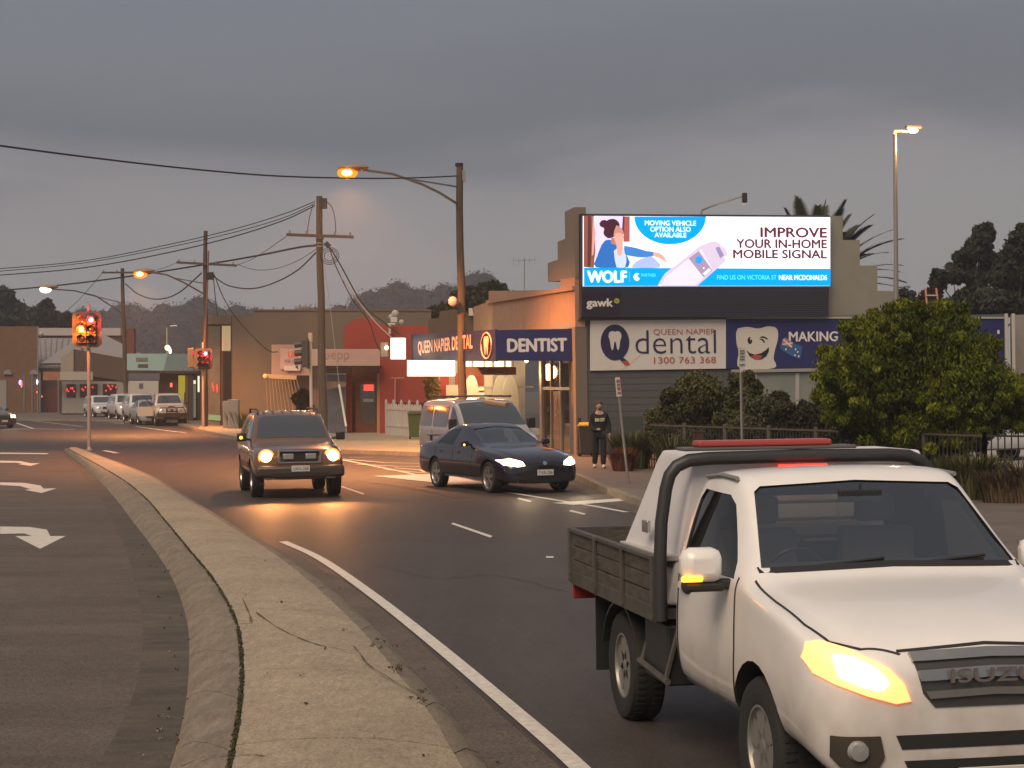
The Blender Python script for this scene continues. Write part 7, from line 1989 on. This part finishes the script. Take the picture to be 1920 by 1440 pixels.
# mid shrubs
def shrub(label, pts, Y, n, size, mats, name='shrub', grp='shrubs behind the palisade fence', depth=.0105, **k):
    bl = [clump(x, y, Y + random.uniform(-.5, .5), rx, ry, rx * depth) for x, y, rx, ry in pts]
    for _ in range(len(pts) * 5):
        x, y, rx, ry = random.choice(pts); a = random.uniform(0, 6.28); s_ = random.uniform(6, 14)
        bl.append(clump(x + rx * .95 * math.cos(a), y + ry * .95 * math.sin(a), Y + random.uniform(-.6, .5), s_, s_, s_ * .011))
    base = Vector((P(pts[0][0], pts[0][1], Y).x, Y, .12))
    return tree(label, base, .5, .05, 'crown', bl, n, size, mats, name=name, cat='shrub', group=grp, limbs=5, **k)
shr = greens('shrub_green', [(.028, .030, .010), (.05, .052, .018), (.080, .080, .028), (.11, .105, .045)])
shrub('tall olive shrub with rounded top against the grey wall', [(1310, 735, 46, 36), (1275, 765, 40, 30), (1345, 765, 45, 35), (1300, 785, 60, 28), (1245, 790, 30, 20)], 50, 24000, .05, shr, elong=2)
shrub('narrow upright shrub around the tall white sign pole', [(1393, 730, 26, 30), (1390, 765, 32, 30), (1385, 790, 40, 24)], 48, 12000, .05, shr, elong=2)
shrub('low brownish shrub left of the big rounded tree', [(1520, 790, 50, 36), (1560, 800, 40, 50), (1480, 800, 40, 38), (1530, 830, 60, 30)], 45, 20000, .045, dusk, elong=1.8)
shrub('low grey green shrub below the frosted window', [(1440, 770, 45, 30), (1420, 800, 50, 30), (1470, 820, 50, 26)], 46, 18000, .045, dusk, elong=1.8)
shrub('dark hedge mass behind the fence posts', [(1240, 825, 40, 28), (1290, 830, 50, 30), (1350, 830, 50, 32), (1410, 835, 50, 30)], 48, 20000, .045, dusk, elong=1.8)
shrub('dark undergrowth shrub beneath the big rounded tree', [(1640, 845, 60, 32), (1700, 850, 60, 34), (1760, 850, 50, 30), (1590, 845, 50, 32)], 38.6, 16000, .04, dusk, elong=1.8)

def grass_clump(label, px, py, Y, w, h, n, mats, name='grass_tuft'):
    q = P(px, py, Y); q.z = .125; r = thing(name, label, 'plant', q, 0, 'grassy plants by the footpath')
    Vv = []
    for i in range(n):
        a = random.uniform(0, 6.28); rr = w * math.sqrt(random.random()) * .6
        bx, by = rr * math.cos(a), rr * math.sin(a) * .7
        L_ = h * random.uniform(.5, 1.05); lean = random.uniform(.1, .6); a2 = a + random.uniform(-.6, .6)
        dx, dy = math.cos(a2) * lean * L_, math.sin(a2) * lean * L_
        tw_ = .012; px_, py_ = -math.sin(a2) * tw_, math.cos(a2) * tw_
        mz = L_ * .6
        Vv += [(bx - px_, by - py_, 0), (bx + px_, by + py_, 0), (bx + dx * .4 + px_, by + dy * .4 + py_, mz), (bx + dx * .4 - px_, by + dy * .4 - py_, mz),
               (bx + dx * .4 - px_, by + dy * .4 - py_, mz), (bx + dx * .4 + px_, by + dy * .4 + py_, mz), (bx + dx + px_ * .2, by + dy + py_ * .2, L_ * .92), (bx + dx - px_ * .2, by + dy - py_ * .2, L_ * .92)]
    Vv = np.array(Vv); F = np.arange(len(Vv)).reshape(-1, 4)
    np_mesh('blades', Vv, F, mats, np.repeat(RNG.integers(0, len(mats), n), 2), r)
gr1 = greens('grass_green', [(.05, .055, .018), (.09, .095, .03), (.13, .12, .05)]); gr2 = greens('grass_red', [(.12, .045, .025), (.18, .075, .045)]); gr3 = greens('grass_dry', [(.16, .11, .07), (.10, .07, .045), (.07, .06, .025)])
grass_clump('green grassy plant right of the walking person', 1185, 865, 47.5, .62, 1.0, 1100, gr1)
grass_clump('reddish leafed plant at the footpath edge by the sign post', 1168, 868, 46.5, .40, .6, 500, gr2)
grass_clump('tall pale grass stems beside a fence post', 1262, 845, 45, .55, 1.0, 450, gr1)
grass_clump('bright green spiky plant in front of the fence', 1820, 930, 34.4, .85, .85, 1700, gr1)
grass_clump('second green spiky plant left of the bright one', 1775, 915, 35.6, .6, .7, 1000, gr1)
grass_clump('dry brown grass clump at the right edge of the bed', 1892, 945, 33.4, .75, .6, 1500, gr3)
grass_clump('dry straw plant close to the right frame edge', 1935, 935, 33.2, .6, .8, 900, gr3)
shrub('low rounded green bush at the foot of the fence corner', [(1815, 925, 40, 26), (1850, 940, 34, 22)], 34.8, 9000, .035, gr1 , grp='grassy plants by the footpath', name='bush')
grass_clump('small weeds at the foot of the taupe wall', 462, 806, 96, 1.6, 1.0, 500, gr1)

# palm behind the stepped wall
pc = P(1526, 556, 74)
palm = thing('palm_tree', 'large date palm rising behind the stepped parapet wall', 'palm tree', (pc.x, 74, 0))
b = MB(); b.tube([(0, 0, 0), (0, 0, pc.z)], [.38, .34], 12); b.build('trunk', bark, palm, smooth=True)
pm_ = [leaf_mat('palm_a', (.028, .036, .018)), leaf_mat('palm_b', (.045, .055, .028)), leaf_mat('palm_c', (.065, .07, .035))]
for i in range(84):
    a = i * 2.399; el = math.radians(85 - 105 * (i / 84) ** .9); L_ = random.uniform(3.5, 4.2)
    pts = []; q = Vector((0, 0, pc.z)); d = Vector((math.cos(a) * math.cos(el), math.sin(a) * math.cos(el), math.sin(el))); 
    for k in range(10):
        pts.append(q.copy()); q = q + d * L_ / 9; d = (d - Vector((0, 0, .085 + .03 * (k / 9)))).normalized()
    b = MB(); b.tube(pts, [.03 - .0026 * k for k in range(10)], 4, m=0)
    for k in range(1, 10):
        for s_ in range(7):
            f = s_ / 7; p0 = pts[k - 1].lerp(pts[k], f); dd = (pts[k] - pts[k - 1]).normalized(); side = dd.cross(UP); 
            if side.length < .05: side = Vector((1, 0, 0))
            side.normalize(); ll = .60 * math.sin(math.pi * min(1, (k + f) / 10.2)) ** .6 + .05
            for sg in (-1, 1):
                tip = p0 + side * sg * ll * .6 + dd * ll * .85 + Vector((0, 0, .10 * ll - .05))
                w_ = dd * .055
                b.add([p0 - w_, p0 + w_, tip + w_ * .1, tip - w_ * .1], [(0, 1, 2, 3)], m=1 + (i % 2))
    o = b.build('frond', [pm_[0], pm_[1], pm_[2]], palm, fix=False)

# gum trees behind, at right and around
def gum(label, spec, Y, n, size, base_px, trunk_top, mats=farg, group='trees beyond the roofs', k_=1.0, r0=.16, **kw):
    bl = []
    for x, y, rx, ry in spec:
        bl.append(clump(x, y, Y + random.uniform(-1, 1), rx * .8, ry * .8, rx * Y / FPX * .7))
        for _ in range(5):
            a = random.uniform(0, 6.28); s_ = min(rx, ry) * random.uniform(.28, .5)
            bl.append(clump(x + rx * .8 * math.cos(a), y + ry * .8 * math.sin(a), Y + random.uniform(-1, 1), s_, s_ * .8, s_ * Y / FPX))
    base = Vector((P(base_px, 700, Y).x, Y, 0)); tt = P(base_px, trunk_top, Y).z
    return tree(label, base, max(.5, tt), r0, 'crown', bl, n, size, mats, group=group, limbs=12, elong=2.0, droop=.5, shell=.3)
gumg = greens('gum_green', [(.022, .024, .016), (.038, .04, .026), (.055, .056, .038)])
gum('tall open gum tree right of the steel street light', [(1830, 465, 26, 26), (1848, 440, 22, 18), (1808, 490, 22, 18), (1785, 515, 24, 18), (1762, 530, 18, 16), (1855, 490, 20, 24), (1830, 520, 30, 20), (1755, 512, 10, 10)], 95, 12000, .16, 1815, 590, gumg)
gum('dense gum tree at the right edge of the sky', [(1905, 470, 26, 34), (1890, 510, 34, 34), (1925, 440, 22, 26), (1915, 540, 50, 36), (1930, 500, 40, 40)], 92, 15000, .15, 1900, 580, gumg)
gum('low dark tree line mass behind the orange ladder', [(1850, 565, 60, 30), (1800, 575, 40, 24), (1890, 575, 50, 24)], 90, 12000, .14, 1840, 600, gumg)
gum('small dark reddish tree beside the ladder', [(1745, 560, 24, 22), (1738, 580, 24, 18)], 80, 4000, .12, 1745, 590, greens('red_leaf', [(.03, .012, .01), (.05, .02, .015)]))
gum('small dark tree between the steel pole and the ladder', [(1697, 560, 18, 16), (1700, 580, 20, 16)], 88, 3500, .12, 1695, 590, gumg)
gum('dark green tree behind the brown shop parapet', [(905, 560, 30, 26), (930, 555, 26, 24), (870, 575, 34, 26), (835, 588, 30, 22), (805, 592, 16, 16), (955, 565, 30, 22), (885, 548, 14, 12)], 112, 15000, .17, 890, 600, greens('mid_green', [(.02, .026, .014), (.032, .042, .02), (.05, .06, .03)]))
gum('broad dark tree at the left edge behind the brick building', [(20, 585, 40, 30), (-20, 570, 40, 36), (10, 560, 22, 18), (60, 600, 40, 22), (0, 600, 40, 20)], 215, 12000, .34, 20, 620, gumg, r0=.4)
gum('ragged tree behind the white parapet band', [(75, 590, 26, 18), (90, 578, 14, 14), (105, 600, 30, 14), (140, 605, 36, 12), (125, 596, 14, 10)], 205, 9000, .30, 95, 625, gumg, r0=.35)
# topiary in front of the taupe wall
shrub('dark clipped topiary standing in front of the taupe wall', [(566, 760, 10, 16), (566, 745, 6, 8)], 84, 4000, .09, greens('topiary', [(.012, .012, .008), (.02, .02, .012)]), grp='planting in front of the taupe building', name='topiary')
shrub('hanging golden vine at the surf shop post', [(810, 720, 5, 20), (808, 700, 6, 14), (812, 740, 4, 16)], 73, 1800, .07, greens('vine', [(.16, .11, .03), (.10, .08, .03)]), grp='planting at the surf shop', name='vine', depth=.01)

# wooded hills in the distance
def hill(name, prof, Y, m, leafm, n, size, seed=1):
    pts = [P(x, y, Y) for x, y in prof]
    b = MB(); k = len(pts)
    V = []
    rng = np.random.default_rng(seed)
    rows = ((0, 1.0), (-.02, .92), (-.10, .7), (-.22, .35), (-.30, -.02))
    for fy, fz in rows:
        for p in pts: V.append((p.x * (1 + fy * .3), Y * (1 + fy), max(-2, p.z * fz) if fz < 1 else p.z))
    for i in range(len(rows) - 1):
        for j in range(k - 1): b.f.append((i * k + j, i * k + j + 1, (i + 1) * k + j + 1, (i + 1) * k + j)); b.m.append(0)
    b.v = V
    # back slope
    o = b.build(name, m, smooth=True); struct(o)
    bl = []
    for _ in range(n):
        j = rng.integers(0, k - 1); t = rng.random(); r_ = rng.random() ** 1.4
        p = pts[j].lerp(pts[j + 1], t); fy = -.22 * r_
        fz = 1 - 1.15 * r_ if r_ < .9 else 0
        s_ = size * rng.uniform(.6, 1.3)
        bl.append((p.x * (1 + fy * .3), Y * (1 + fy), max(1, p.z * (1 - .78 * r_)) + s_ * .2, s_, s_, s_ * rng.uniform(.8, 1.25)))
    fb = MB()
    for q in bl: fb.ball(q[:3], (q[3] * .92, q[4] * .92, q[5] * .92), 9, 6)
    struct(fb.build('tree_mass', leafm[1], smooth=True, fix=False), 'stuff')
    c = leaf_cloud('forest', bl, n * 220, size * .13, leafm, None, elong=1.2, shell=.9)
    struct(c, 'stuff')
hm = mat('hill_ground', (.040, .042, .048), rough=1)
hl = greens('hill_leaf', [(.026, .027, .032), (.036, .037, .044), (.046, .047, .056)])
hill('hill', [(-1500, 640), (-1100, 610), (-700, 630), (-400, 600), (-80, 640), (150, 615), (225, 603), (245, 600), (262, 606), (285, 612), (305, 606), (322, 618), (340, 606), (360, 596), (380, 592), (400, 596), (430, 604), (520, 612), (580, 606), (620, 610), (700, 608)], 620, hm, hl, 420, 4.2, 3)
hill('hill', [(560, 600), (680, 585), (692, 580), (712, 578), (724, 570), (738, 558), (752, 566), (762, 574), (780, 570), (800, 566), (830, 562), (870, 552), (886, 540), (902, 540), (930, 560), (1010, 590), (1100, 600)], 560, hm, hl, 300, 3.6, 5)

hill('hill', [(1900, 650), (2200, 630), (2500, 612), (2900, 625), (3400, 650)], 600, hm, hl, 90, 4.0, 9)
# evening haze that greys the far hills
hz = MB(); hz.box(-1400, 1400, -40, 760, -1.2, 125)
h_ = hz.build('haze', mat('haze_dummy'))
hm_ = bpy.data.materials.new('haze_air'); hm_.use_nodes = True
nn = hm_.node_tree; nn.nodes.clear()
oo = nn.nodes.new('ShaderNodeOutputMaterial'); pv = nn.nodes.new('ShaderNodeVolumePrincipled')
pv.inputs['Color'].default_value = (.80, .82, .88, 1); pv.inputs['Density'].default_value = HAZE
pv.inputs['Anisotropy'].default_value = .3
nn.links.new(pv.outputs[0], oo.inputs['Volume'])
h_.data.materials.clear(); h_.data.materials.append(hm_); struct(h_, 'stuff')
